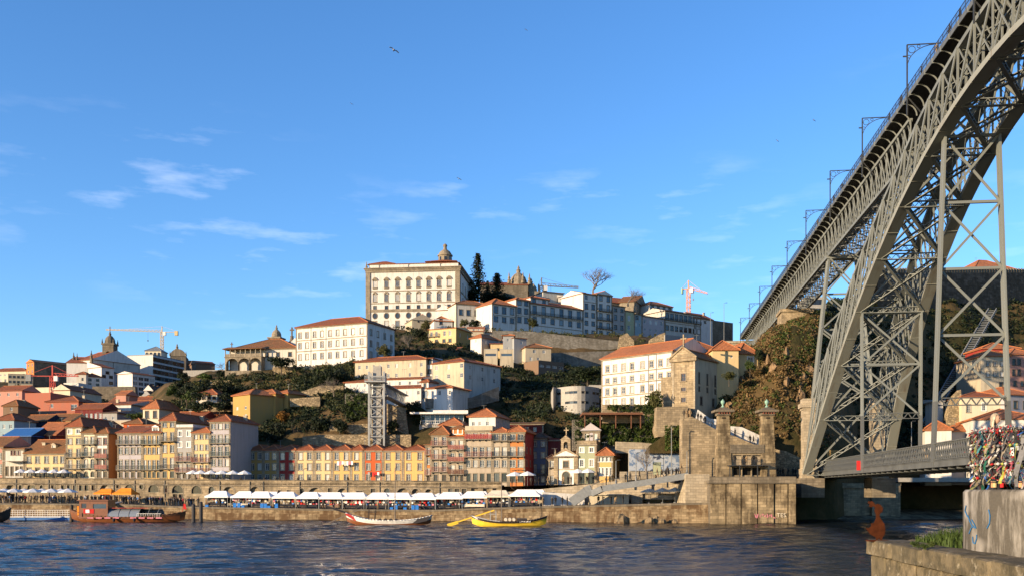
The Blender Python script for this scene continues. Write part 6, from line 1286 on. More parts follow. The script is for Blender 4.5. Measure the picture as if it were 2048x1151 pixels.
D = 195; root = thing('mural_panel', 'blue and white painted mural panels on the wall by the street', 'mural', W(1258, 930, D)); w_ = Xp(1362, D)-Xp(1258, D)
m, t, b = newmat('mural_paint', .6, .3); uv = uvcoord(t, False); a_ = nz(t, uv, .8, 4, .7); v = N(t, 'ShaderNodeTexVoronoi', Scale=.55); t.links.new(uv, v.inputs['Vector'])
t.links.new(MixC(t, Ramp(t, a_, [(.46, 0.0), (.5, 1.0)]), MixC(t, Ramp(t, v.outputs['Distance'], [(.3, 0.0), (.34, 1.0)]), (.03, .04, .07), (.1, .15, .24)), (.3, .33, .37)), b.inputs['Base Color'])  # mural colours toned down, shade mixed into the paint
for i in range(3): mb = MB(); mb.box(w_*i/3+.05, 0, -1, w_*(i+1)/3-.05, .3, (3.2, 3.2, 4.0)[i]); mb.build('panel', 'mural_paint', root)
mb = MB(); mb.box(0, .31, -2, w_, 1.2, 3.0); mb.build('backing_wall', 'concrete', root)
stone_wall('low pale wall along the street above the ramp', [(1240, 960), (1240, 942), (1310, 942), (1310, 956)], 188.5, 'granite_pale', .5)
def lamp_post(px, py, D, h, label, arm=0):
    root = thing('lamp_post', label, 'lamp post', W(px, py, D)); mb = MB(); mb.cyl((0, 0, -.3), (0, 0, h), .1, .06, 8); mb.lathe([(.18, -.3), (.18, .5), (.1, .6)], 8); mb.build('post', 'iron_grey', root)
    mb = MB(); mb.bar((0, 0, h), (arm or .5, 0, h+.15), .06); mb.box((arm or .5)-.3, -.12, h+.1, (arm or .5)+.3, .12, h+.22); mb.build('lantern', 'iron', root)
lamp_post(1272, 958, 187, 4.9, 'grey lamp post beside the low street wall'); lamp_post(1343, 945, 184, 8.6, 'tall grey lamp post left of the stair wall'); lamp_post(1374, 945, 183, 4.0, 'short signpost lamp at the stair wall foot'); lamp_post(607, 962, QD(607, 19), 2.6, 'lamp post at the parapet in front of the faded yellow house')
lamp_post(1448, 690, 330, 14, 'thin tall lamp mast at the upper bridge end', .8); lamp_post(1421, 700, 345, 13, 'thin lamp mast near the ruin', .8); lamp_post(1232, 965, 187, 4.2, 'short lamp post by the yellow corner house'); lamp_post(1823, 900, 190, 5.5, 'road lamp behind the lower deck railing')
root = thing('street_banner', 'green advertising banner stand by the street crowd', 'banner', W(1314, 951, 185)); mb = MB(); mb.box(-.7, 0, .3, .7, .12, 2.6); mb.build('panel', 'mint', root); mb = MB(); mb.box(-.75, .02, -.2, -.7, .1, 2.6); mb.box(.7, .02, -.2, .75, .1, 2.6); mb.build('frame', 'iron', root)
root = thing('street_banner', 'yellow road sign board behind the lower deck lattice', 'sign', W(1665, 916, 186)); mb = MB(); mb.box(-1.0, 0, 0, 1.0, .1, 1.6); mb.build('board', 'yellow', root); mb = MB(); mb.box(-.06, .1, -3.2, .06, .2, 1.5); mb.build('post', 'iron', root)
# ---------------------------------------------------------------- cranes
def tower_crane(label, px, yb, yt, D, mat, jib, cj, slope=0.0, yaw=0.0, apex=5.0, cw='concrete'):
    root = thing('tower_crane', label, 'crane', W(px, yb, D), yaw); h = Zp(yt, D)-root.location.z; mb = MB(); q = .8
    for x in (-q, q):
        for y in (-q, q): mb.bar((x, y, -6), (x, y, h), .22)
    n_ = max(3, int(h/2.2))
    for k in range(n_):
        z0, z1 = h*k/n_, h*(k+1)/n_
        for s in (-q, q): mb.bar((-q, s, z0), (q, s, z1), .14); mb.bar((q, s, z0), (-q, s, z1), .14); mb.bar((s, -q, z0), (s, q, z1), .14)
    mb.build('mast', mat, root)
    for L_, nm in ((jib, 'jib'), (cj, 'counter_jib')):
        s = 1 if L_ > 0 else -1; mb = MB(); n_ = max(3, int(abs(L_)/2.2)); e = Vector((L_, 0, h+abs(L_)*slope)) if nm == 'jib' else Vector((L_, 0, h-.0))
        a_ = Vector((0, 0, h))
        for y in (-.6, .6): mb.bar(a_+Vector((0, y, 0)), e+Vector((0, y, 0)), .2)
        if nm == 'jib':
            mb.bar(a_+Vector((0, 0, 1.3)), e+Vector((0, 0, .6)), .2)
            for k in range(n_):
                u, v = a_.lerp(e, k/n_), a_.lerp(e, (k+1)/n_)
                for y in (-.6, .6): mb.bar(u+Vector((0, y, 0)), (u+v)/2+Vector((0, 0, 1.2-.7*k/n_)), .12); mb.bar((u+v)/2+Vector((0, 0, 1.2-.7*k/n_)), v+Vector((0, y, 0)), .12)
        mb.build(nm, mat, root)
    mb = MB(); mb.bar((0, 0, h), (0, 0, h+apex), .5); mb.bar((0, 0, h+apex), (jib*.6, 0, h+1.2+abs(jib)*.6*slope), .1); mb.bar((0, 0, h+apex), (cj, 0, h+.3), .1); mb.build('apex', mat, root)
    mb = MB(); mb.box(min(cj, cj*.8), -.8, h-2.2, max(cj, cj*.8), .8, h+.6); mb.build('counterweight', cw, root)
    mb = MB(); mb.box(.9, -1, h-2.2, 2.5, .6, h-.1); mb.build('cab', 'white_wood', root)
    mb = MB(); mb.bar((jib*.25, 0, h), (jib*.25, 0, h-5), .08); mb.box(jib*.25-.3, -.2, h-5.8, jib*.25+.3, .2, h-5); mb.build('hook_block', 'iron', root)
tower_crane('yellowish tower crane with long jib above the apartment block', 324, 720, 663, 620, 'crane_yellow', -35, 10, .035, 0, 3.5, 'crane_yellow')
tower_crane('small red tower crane among the left roofs', 105, 800, 751, 420, 'crane_red', 11, -11, -.01, 0, 4.5, 'lead'); tower_crane('orange tower crane standing behind the derelict mansion', 1377, 640, 577, 480, 'crane_orange', 9.5, -3.5, -.35, -.5, 4.0, 'verdigris')
tower_crane('dark crane with level jib in front of the cathedral towers', 1083, 600, 571, 440, 'iron_grey', 17, -1.5, -.01, .2, 3.5, 'iron')
# ---------------------------------------------------------------- market tents, parasols, stalls
def tent_mesh(w, d, hr, mat):
    mb = MB(); z = 2.15; a = [(-w/2, 0, z), (w/2, 0, z), (w/2, d, z), (-w/2, d, z)]; r0, r1 = (-w*.27, d/2, z+hr), (w*.27, d/2, z+hr); m = lambda p, q: tuple((x+y)/2-(.12 if i == 2 else 0) for i, (x, y) in enumerate(zip(p, q)))
    for e0, e1, t0, t1 in ((a[0], a[1], r0, r1), (a[2], a[3], r1, r0)): k0, k1 = m(e0, t0), m(e1, t1); mb.face([e0, e1, k1, k0]); mb.face([k0, k1, t1, t0])
    for e0, e1, t0 in ((a[1], a[2], r1), (a[3], a[0], r0)): k0, k1 = m(e0, t0), m(e1, t0); mb.face([e0, e1, k1, k0]); mb.face([k0, k1, t0])
    for p, q in zip(a, a[1:]+a[:1]): mb.face([(p[0], p[1], z-.28), (q[0], q[1], z-.28), q, p])
    return mb.mesh('canopy', mat)
def tent(px, off, w, label, hr=1.0, mat='white_cloth', d=3.2, grp='white market tents along the quay edge', clothes=True):
    D = QD(px, off); root = thing('market_tent', label, 'tent', (Xp(px, D), D, quay_z(px)), math.atan2(QU.y, QU.x), grp); ob('canopy', cached(('tent', w, hr, mat, d), lambda: tent_mesh(w, d, hr, mat)), root)
    for x in (-w/2+.06, w/2-.06):
        for y in (.06, d-.06): ob('leg', cached('tentleg', lambda: (lambda m: (m.box(-.04, -.04, 0, .04, .04, 2.15), m.mesh('leg', 'iron_grey'))[1])(MB())), root, (x, y, 0))
    return root
TX = [(432, 5.0), (482, 4.6), (516, 5.2), (567, 5.0), (614, 5.0), (661, 5.0), (708, 5.0), (752, 5.0), (797, 5.2), (845, 5.2), (897, 5.4), (946, 5.4), (994, 5.0), (1048, 6.0)]
where = ['by the big parasols', 'above the blue crates', 'with shirts on its front rail', 'next to the shirt stall', 'behind the quay ladder', 'with cream neighbours', 'behind the red-nosed boat', 'above the red boat stern', 'beside the landing post', 'selling hats', 'selling bags', 'at the yellow oar', 'with a cream roof by the mast', 'at the end of the row with red shirts']
cols_ = ['red_cloth', 'dark_cloth', 'white_cloth', 'cream_cloth', 'blue_cloth', 'pink_cloth', 'brown', 'grey']
for i, (px, w_) in enumerate(TX):
    tent(px, 2.2, w_, 'white market tent on the quay edge %s' % where[i], 1.05, 'cream_cloth' if i == 12 else 'white_cloth')
    D = QD(px, 2.6); z = quay_z(px); tb = thing('market_table', 'trestle table with goods under the tent %s' % where[i], 'table', (Xp(px, D), D, z), math.atan2(QU.y, QU.x), 'market stall tables')
    mb = MB(); mb.box(-w_*.42, 0, .72, w_*.42, 1.0, .78); mb.build('top', 'brown_wood', tb)
    for x in (-w_*.4, w_*.4): mb = MB(); mb.box(x-.03, .1, 0, x+.03, .9, .72); mb.build('trestle', 'iron', tb)
    mb = MB(); mb.box(-w_*.42, -.02, .3, w_*.42, -.001, .77); mb.build('cloth', rnd.choice(['dark_cloth', 'cream_cloth', 'dark_cloth', 'brown']), tb)
    for k in range(7): mb = MB(); x = -w_*.38+w_*.76*k/6; s_ = rnd.uniform(.12, .24); mb.box(x-s_, .15, .78, x+s_, .15+2*s_, .78+rnd.uniform(.1, .35)); mb.build('goods', rnd.choice(cols_), tb)
    rl = thing('clothes_rail', 'rail of hanging clothes under the tent %s' % where[i], 'clothes rail', (Xp(px, D+1.2), D+1.2, z), math.atan2(QU.y, QU.x), 'clothes rails in the market'); mb = MB(); mb.bar((-w_*.42, 0, 1.95), (w_*.42, 0, 1.95), .05)
    for x in (-w_*.42, w_*.42): mb.bar((x, 0, 0), (x, 0, 1.95), .05)
    mb.build('rail', 'iron', rl)
    for k in range(11):
        mb = MB(); x = -w_*.39+w_*.78*k/10; l_ = rnd.uniform(.5, .95); mb.prism([(x-.2, 1.93-l_), (x+.2, 1.93-l_), (x+.17, 1.8), (x+.26, 1.62), (x+.3, 1.75), (x+.1, 1.93), (x-.1, 1.93), (x-.3, 1.75), (x-.26, 1.62), (x-.17, 1.8)][::1], -.05, .05); mb.build('garment', rnd.choice(cols_+['dark_cloth']*3+['white_cloth']*(4 if i in (2, 3, 4, 6) else 1)), rl)
for px, lb in ((535, 'near the shirt tent'), (640, 'behind the ladder'), (690, 'behind the cream parasols'), (770, 'behind the red boat'), (905, 'behind the bag stall'), (955, 'behind the oar'), (1070, 'at the market end')): tent(px, 8.5, 4.6, 'white tent of the second market row %s' % lb, 1.0, grp='white market tents of the second row')
t_ = tent(243, 7.5, 4.4, 'bright orange gazebo among the cafe crowd', 1.1, 'orange_cloth', grp='orange gazebos on the quay'); t_ = tent(204, 9, 4.2, 'orange gazebo half hidden behind the tour boat cabin', .9, 'orange_cloth', grp='orange gazebos on the quay')
def parasol(x, y, z, label, r=1.5, mat='white_cloth', h=2.4, grp='parasols'):
    root = thing('parasol', label, 'parasol', (x, y, z), 0, grp)
    def mk():
        mb = MB(); n_ = 8
        for i in range(n_):
            a0, a1 = 2*math.pi*i/n_, 2*math.pi*(i+1)/n_; p, q = (r*math.cos(a0), r*math.sin(a0)), (r*math.cos(a1), r*math.sin(a1)); mb.face([(p[0], p[1], h), (q[0], q[1], h), (q[0]*.5, q[1]*.5, h+.38), (p[0]*.5, p[1]*.5, h+.38)]); mb.face([(p[0]*.5, p[1]*.5, h+.38), (q[0]*.5, q[1]*.5, h+.38), (0, 0, h+.7)]); mb.face([(p[0], p[1], h-.18), (q[0], q[1], h-.18), (q[0], q[1], h), (p[0], p[1], h)])
        return mb.mesh('canopy', mat)
    ob('canopy', cached(('par', r, mat, h), mk), root); ob('pole', cached(('parpole', h), lambda: (lambda m: (m.cyl((0, 0, 0), (0, 0, h+.75), .035, n=6), m.cyl((0, 0, 0), (0, 0, .1), .3, n=10), m.mesh('pole', 'iron_grey'))[-1])(MB())), root)
for px in (-12, 8, 28, 48, 66, 84, 103, 122, 136): D = QD(px, rnd.uniform(6, 12)); parasol(Xp(px, D), D, quay_z(px), 'large white parasol over the crowded quay cafe', 2.1, grp='white parasols over the quay cafe')
for px in (42, 62, 84, 108, 128): D = QD(px, 20.5); parasol(Xp(px, D), D, prom_z(px), 'white parasol on the promenade before the dormer house', 1.5, grp='white parasols before the dormer house')
for px in (386, 402, 422, 444, 466, 489): D = QD(px, 20.5); parasol(Xp(px, D), D, prom_z(px), 'white parasol on the promenade before the corner house', 1.55, grp='white parasols before the corner house')
for px in (1030, 1055): D = QD(px, 16); parasol(Xp(px, D), D, prom_z(px)-.2, 'white parasol on the terrace by the end shop house', 1.7, grp='white parasols at the end shop house')
for px in (1156, 1176): D = QD(px, 16); parasol(Xp(px, D), D, prom_z(px), 'white parasol outside the green house', 1.5, grp='white parasols outside the green house')
for px in (707, 724): D = QD(px, 5.5); parasol(Xp(px, D), D, quay_z(px), 'cream parasol squeezed between market tents', 1.6, 'cream_cloth', 2.1, grp='cream parasols in the market')
for px in (812, 832, 878): D = QD(px, 12); parasol(Xp(px, D), D, quay_z(px), 'white parasol at the vaults behind the market', 1.6, grp='white parasols at the vaults')
for px in (1298, 1325, 1350): D = QD(px, 9); parasol(Xp(px, D), D, quay_z(px), 'cream parasol under the steel footbridge', 1.6, 'cream_cloth', 2.2, grp='cream parasols under the footbridge')
for px, n_ in ((414, 1), (470, 2), (478, 2), (486, 1), (524, 2), (531, 2), (538, 1), (553, 2), (783, 1), (792, 2), (810, 1), (826, 2), (834, 2)):
    for k in range(n_): D = QD(px, 1.3); o = ob('crate', cached('crate', lambda: (lambda m: ([m.box(*b) for b in ((-.3, -.2, 0, .3, .2, .04), (-.3, -.2, .04, .3, -.17, .36), (-.3, .17, .04, .3, .2, .36), (-.3, -.17, .04, -.27, .17, .36), (.27, -.17, .04, .3, .17, .36), (-.32, -.22, .36, .32, -.16, .42))], m.mesh('crate', 'blue_cloth'))[-1])(MB())), None, (Xp(px, D), D, quay_z(px)+.03+.42*k)); tag(o, 'blue plastic market crate standing at the quay edge', 'crate', 'blue crates at the quay edge')
D = QD(1095, 7); mb = MB(); mb.box(0, 0, 0, 8, 2.4, 1.9); mb.prism([(0, 1.9), (8, 1.9), (8, 2.1), (0, 2.6)], 0, 2.4); tag(mb.build('market_booth', 'white', None, loc=(Xp(1085, D), D, quay_z(1090))), 'long white booth at the end of the market', 'booth')
mb = MB(); mb.box(0, 0, 0, 7.5, 2.2, 1.8); mb.box(-.2, -.4, 1.8, 7.7, 2.4, 2.0); D = QD(1180, 8); tag(mb.build('market_booth', 'cream', None, loc=(Xp(1178, D), D, quay_z(1180))), 'cream booth under the steel footbridge', 'booth')
# ---------------------------------------------------------------- boats
def hull(L, B, g0, bow, stern, mats, bands, deckm, fl=.55):
    """lofted hull; x runs bow(-) to stern(+); bands: heights fractions for the material slots"""
    n_ = 28; mb = MB(); ring = []
    for i in range(n_+1):
        t = -1+2*i/n_; e = bow if t < 0 else stern; b = B/2*max(.02, (1-abs(t)**2.6))**.75; k = -.35+e*.75*abs(t)**3.2; g = g0+e*abs(t)**2.4; x = L/2*t*(1+.0*abs(t)); pr = []
        for f in (0, .25, .5, .75, 1): pr.append((x*(1+.04*f*abs(t)), b*(fl+(1-fl)*f**.6) if f else b*fl, k+(g-k)*f))
        ring.append(pr)
    for a, c in zip(ring, ring[1:]):
        for j in range(4):
            for s in (-1, 1):
                q = [a[j], c[j], c[j+1], a[j+1]]; q = [(p[0], p[1]*s, p[2]) for p in q]; mb.face(q if s < 0 else q[::-1], bands[j])
        mb.face([(a[0][0], a[0][1], a[0][2]), (c[0][0], c[0][1], c[0][2]), (c[0][0], -c[0][1], c[0][2]), (a[0][0], -a[0][1], a[0][2])], bands[0])
        mb.face([(a[4][0], -a[4][1]*.96, a[4][2]-.35), (c[4][0], -c[4][1]*.96, c[4][2]-.35), (c[4][0], c[4][1]*.96, c[4][2]-.35), (a[4][0], a[4][1]*.96, a[4][2]-.35)], len(mats)-1)
        for s in (-1, 1): mb.bar((a[4][0], s*a[4][1], a[4][2]), (c[4][0], s*c[4][1], c[4][2]), .12, .1, bands[3])
    return mb
plain('boat_red', (.5, .04, .03), .35, .5); plain('boat_white', (.75, .73, .68), .35, .5); plain('boat_dark', (.035, .025, .02), .4, .5); plain('boat_brown', (.2, .07, .025), .35, .5); plain('boat_yellow', (.75, .5, .04), .35, .5)
def barrel(mb, x, y, z): mb.cyl((x, y-.45, z), (x, y, z), .25, .31, 10); mb.cyl((x, y, z), (x, y+.45, z), .31, .25, 10)
D = 165; r = thing('river_boat', 'wooden river boat with white topsides, dark hull and red upswept bow', 'boat', (Xp(778, D), D, 0), -.02)
hull(13.8, 2.9, .75, 1.25, .9, None, None, None) if False else None
hull(13.8, 2.9, .75, 1.25, .9, [0]*4, [0, 0, 1, 1], None).build('hull', ['boat_brown', 'boat_white', 'boat_dark', 'brown_wood'], r, True)
mb = MB(); mb.prism([(-7.2, 1.95), (-6.7, 1.9), (-5.0, 1.15), (-4.0, .95), (-4.2, .6), (-5.6, .75), (-6.9, 1.55)], -.75, .75); mb.build('bow_cladding', 'boat_red', r); mb = MB(); mb.prism([(7.2, 1.6), (6.4, 1.35), (4.2, .95), (2.0, .82), (2.0, .45), (4.5, .3), (6.4, .7)], -1.0, 1.0); mb.build('stern_cladding', 'boat_dark', r)
mb = MB(); mb.bar((-6.6, 0, 1.9), (-10.5, -.5, .1), .14); mb.bar((-6.6, 0, 1.9), (-4.5, .2, 2.7), .12); mb.box(-10.9, -.65, -.05, -9.6, -.45, .25); mb.build('steering_oar', 'bark_pale', r)
for x in (-1.5, -.6, .3, 1.2): mb = MB(); barrel(mb, x, 0, .8); mb.build('barrel', 'dark_wood', r)
mb = MB()
for x in (-3.5, -2.4): mb.bar((x, -.4, .6), (x+.2, -.4, 2.6), .08); mb.bar((x, .4, .6), (x+.2, .4, 2.6), .08)
mb.box(-3.6, -.5, 2.1, -2.1, .5, 2.18); mb.build('steering_platform', 'dark_wood', r)
mb = MB(); mb.cyl((1.0, 0, .5), (1.0, 0, 9.5), .09, .05, 8); mb.bar((1, 0, 9), (6.8, 0, 1.5), .025); mb.bar((1, 0, 9), (-6.3, 0, 1.9), .025); mb.build('mast', 'bark_pale', r)
D = 160; r = thing('river_boat', 'yellow wooden river boat with black gunwale, barrels and long yellow oar', 'boat', (Xp(1018, D), D, 0), -.04)
hull(11.8, 2.8, .7, 1.0, .95, [0]*4, [0, 0, 0, 1], None).build('hull', ['boat_yellow', 'boat_dark', 'boat_white', 'brown_wood'], r, True)
mb = MB(); mb.prism([(-6.1, 1.72), (-5.2, 1.5), (-3.2, .98), (-1.4, .8), (-1.4, .6), (-3.4, .72), (-5.2, 1.15)], -.7, .7); mb.build('bow_cladding', 'boat_white', r)
mb = MB(); mb.bar((-9.9, -.3, .15), (-2.4, .1, 2.55), .14, .2); mb.bar((-9.9, -.3, .12), (-8.2, -.2, .6), .1, .5); mb.build('steering_oar', 'boat_yellow', r)
for x in (-.5, .15, .8): mb = MB(); barrel(mb, x, 0, 1.05); mb.build('barrel', 'cream_cloth', r)
mb = MB(); mb.box(1.3, -.6, .5, 2.9, .6, 1.25); mb.build('cargo_cover', 'boat_dark', r); mb = MB(); mb.cyl((-1.2, 0, .5), (-1.2, 0, 8.0), .09, .05, 8); mb.bar((-1.2, 0, 7.6), (5.6, 0, 1.6), .025); mb.build('mast', 'bark_pale', r)
mb = MB()
for x in (-3.0, -2.1): mb.bar((x, -.4, .6), (x, -.4, 2.5), .08); mb.bar((x, .4, .6), (x, .4, 2.5), .08)
mb.box(-3.1, -.5, 1.9, -2.0, .5, 1.98); mb.build('steering_platform', 'metal_grey', r); ob('lettering', scribble(12, .16, .2, 'white_cloth', 8, .05), r, (2.6, -1.38, .66))
D = 180; r = thing('tour_boat', 'large varnished tour boat with wheelhouse and clear canopy over the seats', 'boat', (Xp(256, D), D, 0), -.03)
hull(20.5, 4.6, 1.0, 1.3, 1.0, [0]*4, [0, 0, 0, 1], None).build('hull', ['boat_brown', 'brown_wood', 'boat_dark', 'brown_wood'], r, True)
for k in range(9):
    if k in (4,): continue
    mb = MB(); x = -6.4+1.55*k; mb.box(x, -2.36, .72, x+1.1, -2.28, .95); mb.build('red_panel', 'pink_cloth', r)
cb = MB(); wall_holes(cb, 5.2, .7, 3.9, [('r', .4, 1.3, 2.6, 3.4), ('r', 2.5, 4.9, 2.5, 3.3), ('r', .5, 1.3, 1.0, 1.7)], .1, T=lambda x, y, z: (x-8.2, y-1.6, z)); cb.box(-8.2, -1.48, .7, -3.0, 1.6, 3.9); cb.box(-8.5, -1.9, 3.9, -2.8, 1.9, 4.05); wh = cb.build('wheelhouse', 'boat_brown', r)
for x0_, x1_, z0_, z1_ in ((-7.8, -6.9, 2.6, 3.4), (-5.7, -3.3, 2.5, 3.3)): mb = MB(); mb.box(x0_, -1.52, z0_, x1_, -1.5, z1_); mb.build('window', 'glass_blue', wh)
mb = MB(); mb.box(-7.4, -1.66, 1.6, -5.5, -1.61, 2.4); mb.build('red_board', 'red_cloth', wh); mb = MB(); mb.box(-7.0, -1.7, 1.7, -6.3, -1.661, 2.3); mb.build('white_board', 'white_cloth', wh)
mb = MB()
for i in range(8):
    a0, a1 = math.pi*i/8, math.pi*(i+1)/8; p, q = (-1.75*math.cos(a0), .9+1.55*math.sin(a0)), (-1.75*math.cos(a1), .9+1.55*math.sin(a1)); mb.face([(-3, p[0], p[1]), (-3, q[0], q[1]), (2.6 if p[0] < 0 else 6, q[0], q[1]), (2.6 if p[0] < 0 else 6, p[0], p[1])])
m, t, b = newmat('clear_canopy', .15, .6); b.inputs['Base Color'].default_value = (.16, .18, .2, 1); mb.build('canopy', 'clear_canopy', r, True)
mb = MB()
for x in (-3, -1.1, .8, 2.6, 4.3, 6):
    A_ = [Vector((x, -1.78*math.cos(math.pi*i/8), .9+1.58*math.sin(math.pi*i/8))) for i in range(9)]
    for p, q in zip(A_, A_[1:]): mb.bar(p, q, .07, .07)
mb.build('canopy_frame', 'iron_grey', r); mb = MB(); mb.box(-2.8, -1.2, 2.52, 4.2, 1.2, 2.62); mb.build('sun_roof', 'red_wood', r)
mb = MB()
for k in range(14): x = 2.4+.32*k; mb.bar((x, -1.95, .9), (x, -1.95, 1.6), .04)
mb.bar((2.4, -1.95, 1.6), (6.8, -1.95, 1.6), .06); mb.build('railing', 'white_wood', r)
for x in (-1.5, 2.2): mb = MB(); mb.lathe([(.1, 0), (.24, .15), (.24, .5), (.1, .65)], 10, (x, -2.5, .15)); mb.build('fender', 'dark_cloth', r)
mb = MB(); mb.box(-8.75, -1.2, 1.3, -8.45, -.9, 2.9); mb.build('orange_bag', 'orange_cloth', r); mb = MB(); mb.bar((9.9, 0, 1.9), (10.2, 0, 3.4), .06); mb.face([(10.1, 0, 2.4), (10.7, 0, 2.3), (10.5, 0, 3.3), (10.2, 0, 3.35)]); mb.build('flag', 'red_cloth', r)
D = 181; r = thing('moored_boat', 'dark wooden boat stern moored at the landing stage', 'boat', (Xp(-38, D), D, 0)); hull(10.5, 3.4, 1.0, .8, 1.5, [0]*4, [0]*4, None).build('hull', ['boat_dark', 'boat_dark', 'brown_wood', 'brown_wood'], r, True); mb = MB(); mb.bar((3.4, 0, 1.2), (5.3, 0, 2.6), .3); mb.bar((-2, 0, .8), (-2, 0, 4), .12); mb.build('stern_post', 'boat_dark', r)
D = 186; r = thing('landing_stage', 'floating landing stage with blue float and white railings', 'pontoon', W(20, 1036, D)); L_ = Xp(140, D)-Xp(20, D); mb = MB(); mb.box(0, 0, -.3, L_, 3, .25); mb.build('float', 'tarp', r); mb = MB(); mb.box(0, -.1, .25, L_, 3, .4); mb.build('deck', 'white_wood', r); mb = MB()
for k in range(25): mb.bar((L_*k/24, 0, .4), (L_*k/24, 0, 1.6), .05)
for z in (.8, 1.2, 1.6): mb.bar((0, 0, z), (L_, 0, z), .06)
mb.build('railing', 'white_wood', r); mb = MB(); mb.bar((L_-1, 2.5, .6), (L_+4, 14, 3.0), 1.2, .15); mb.build('gangway', 'iron_grey', r)
for px, D, h, lb in ((143, 184, 3.0, 'pale wooden mooring pile at the landing stage'), (387, 178, 3.2, 'black twin mooring pile behind the tour boat, slimmer one'), (402, 178, 3.6, 'black twin mooring pile behind the tour boat, taller one')): mb = MB(); mb.cyl((0, 0, -2), (0, 0, h), .35, .33, 10); mb.cyl((0, 0, h), (0, 0, h+.15), .33, .1, 10); tag(mb.build('mooring_pile', 'boat_dark' if px > 200 else 'bark', None, loc=(Xp(px, D), D, 0)), lb, 'pile')
mb = MB(); mb.bar((0, 0, 0), (4.2, .5, -1.4), .7, .3); D = 178; tag(mb.build('boat_ramp', 'boat_dark', None, loc=W(652, 1011, D)), 'dark plank ramp hung over the quay edge', 'ramp')
for px, py, D, s in ((1243, 1046, 174, 1.6), (1312, 1040, 174, 1.2), (1300, 1046, 173, 1.0), (1325, 1047, 173, .9), (1350, 1047, 173.5, .7)):
    mb = MB(); mb.lathe([(.6*s, -.6), (.9*s, 0), (.75*s, .5*s), (.4*s, .9*s), (.1, 1.05*s)], 9, (0, 0, 0)); me_ = mb.mesh('rock', 'quay_stone')
    for v in me_.vertices: v.co *= 1+.35*mnoise.noise(v.co*1.7+Vector((px, 0, 0)))
    tag(ob('rock', me_, None, (Xp(px, D), D, 0)), 'rough rock at the foot of the quay wall', 'rock', 'rocks at the foot of the quay wall')
# ---------------------------------------------------------------- plants
RG_ = np.random.default_rng(11)
def quads_mesh(name, Q, mat):
    n_ = len(Q); me = bpy.data.meshes.new(name); me.vertices.add(4*n_); me.vertices.foreach_set('co', np.ascontiguousarray(Q, dtype=np.float32).ravel()); me.loops.add(4*n_); me.loops.foreach_set('vertex_index', np.arange(4*n_))
    me.polygons.add(n_); me.polygons.foreach_set('loop_start', np.arange(0, 4*n_, 4)); me.polygons.foreach_set('loop_total', np.full(n_, 4)); me.materials.append(M(mat)); me.update(); return me
def leaves(C, size, aspect=.55, droop=0.0):
    """one small quad per centre, turned at random"""
    n_ = len(C); a = RG_.normal(size=(n_, 3)); a[:, 2] -= droop; a /= np.linalg.norm(a, axis=1, keepdims=True)+1e-9; b = np.cross(a, RG_.normal(size=(n_, 3))); b /= np.linalg.norm(b, axis=1, keepdims=True)+1e-9
    s = size*RG_.uniform(.6, 1.4, (n_, 1)); a = a*s; b = b*s*aspect; return np.stack([C-a-b*.3, C-b, C+a+b*.3, C+b], 1)
def ball(n_, r0=.55):
    v = RG_.normal(size=(n_, 3)); v /= np.linalg.norm(v, axis=1, keepdims=True); return v*RG_.uniform(r0, 1, (n_, 1))
def crown_broad(seed, clumps=22, per=100, flat=.8, leaf=.075):
    C = []
    for i in range(clumps):
        c = ball(1, .25)[0]*np.array([.8, .8, flat*.75]); r = RG_.uniform(.22, .42); C.append(c+ball(per, .5)*r*np.array([1, 1, .85]))
    return np.concatenate(C)
CROWN = {}
def crown(kind, mat, seed):
    k = (kind, mat, seed)
    if k not in CROWN:
        if kind == 'broad': Q = leaves(crown_broad(seed), .075)
        elif kind == 'shrub': Q = leaves(crown_broad(seed, 14, 70, .7)*np.array([1, 1, .8]), .085)
        elif kind == 'conifer':
            C = []
            for i in range(26):
                h = i/25; r = .36*(1-h)**.8+.02
                for j in range(9):
                    t = j*6.283/9+i*1.3+RG_.uniform(-.3, .3); rr = r*RG_.uniform(.45, 1.15); p = np.linspace(0, 1, 9)[:, None]; C.append(np.concatenate([np.cos(t)*rr*p, np.sin(t)*rr*p, -1+2*h-.12*rr/.36*p**2+0*p], 1)+RG_.normal(size=(9, 3))*.018)
            Q = leaves(np.concatenate(C), .035, .5, .4)
        elif kind == 'palm':
            C = []
            for i in range(16):
                t = RG_.uniform(0, 6.283); e = RG_.uniform(-.2, 1.3); p = np.linspace(.05, 1, 34)[:, None]; r = np.cos(e*.8)*p; z = np.sin(e)*p*.9-.95*p**2.2; C.append(np.concatenate([np.cos(t)*r, np.sin(t)*r, z], 1)+RG_.normal(size=(34, 3))*.03)
            Q = leaves(np.concatenate(C), .075, .16, .5)
        CROWN[k] = quads_mesh('crown', Q, mat)
    return CROWN[k]
def bare_mesh(seed):
    r_ = random.Random(seed); mb = MB()
    def grow(p, d, L, rad, lv):
        q = p+d*L; mb.cyl(p, q, rad, rad*.68, 5 if lv < 2 else 3)
        if lv == 6: return
        for k in range(3 if lv < 4 else 2):
            v = Vector((r_.gauss(0, 1), r_.gauss(0, 1), r_.gauss(.25, .6))); nd = (d*1.25+v*.6).normalized(); grow(q, nd, L*r_.uniform(.72, .98), rad*.62, lv+1)
    grow(Vector((0, 0, 0)), Vector((0, 0, 1)), .16, .022, 0); V_ = np.array(mb.v); V_[:, :2] /= np.ptp(V_[:, 0])*.95; V_[:, 2] /= V_[:, 2].max(); mb.v = [tuple(v) for v in V_]; return mb.mesh('branches', 'bark_pale', uv=False)
TRUNK = MB(); TRUNK.cyl((0, 0, -.35), (.03, 0, .55), .055, .03, 7)
for a_ in range(5): TRUNK.cyl((.02, 0, .3+.05*a_), (.4*math.cos(a_*1.9), .4*math.sin(a_*1.9), .75+.05*a_), .025, .008, 5)
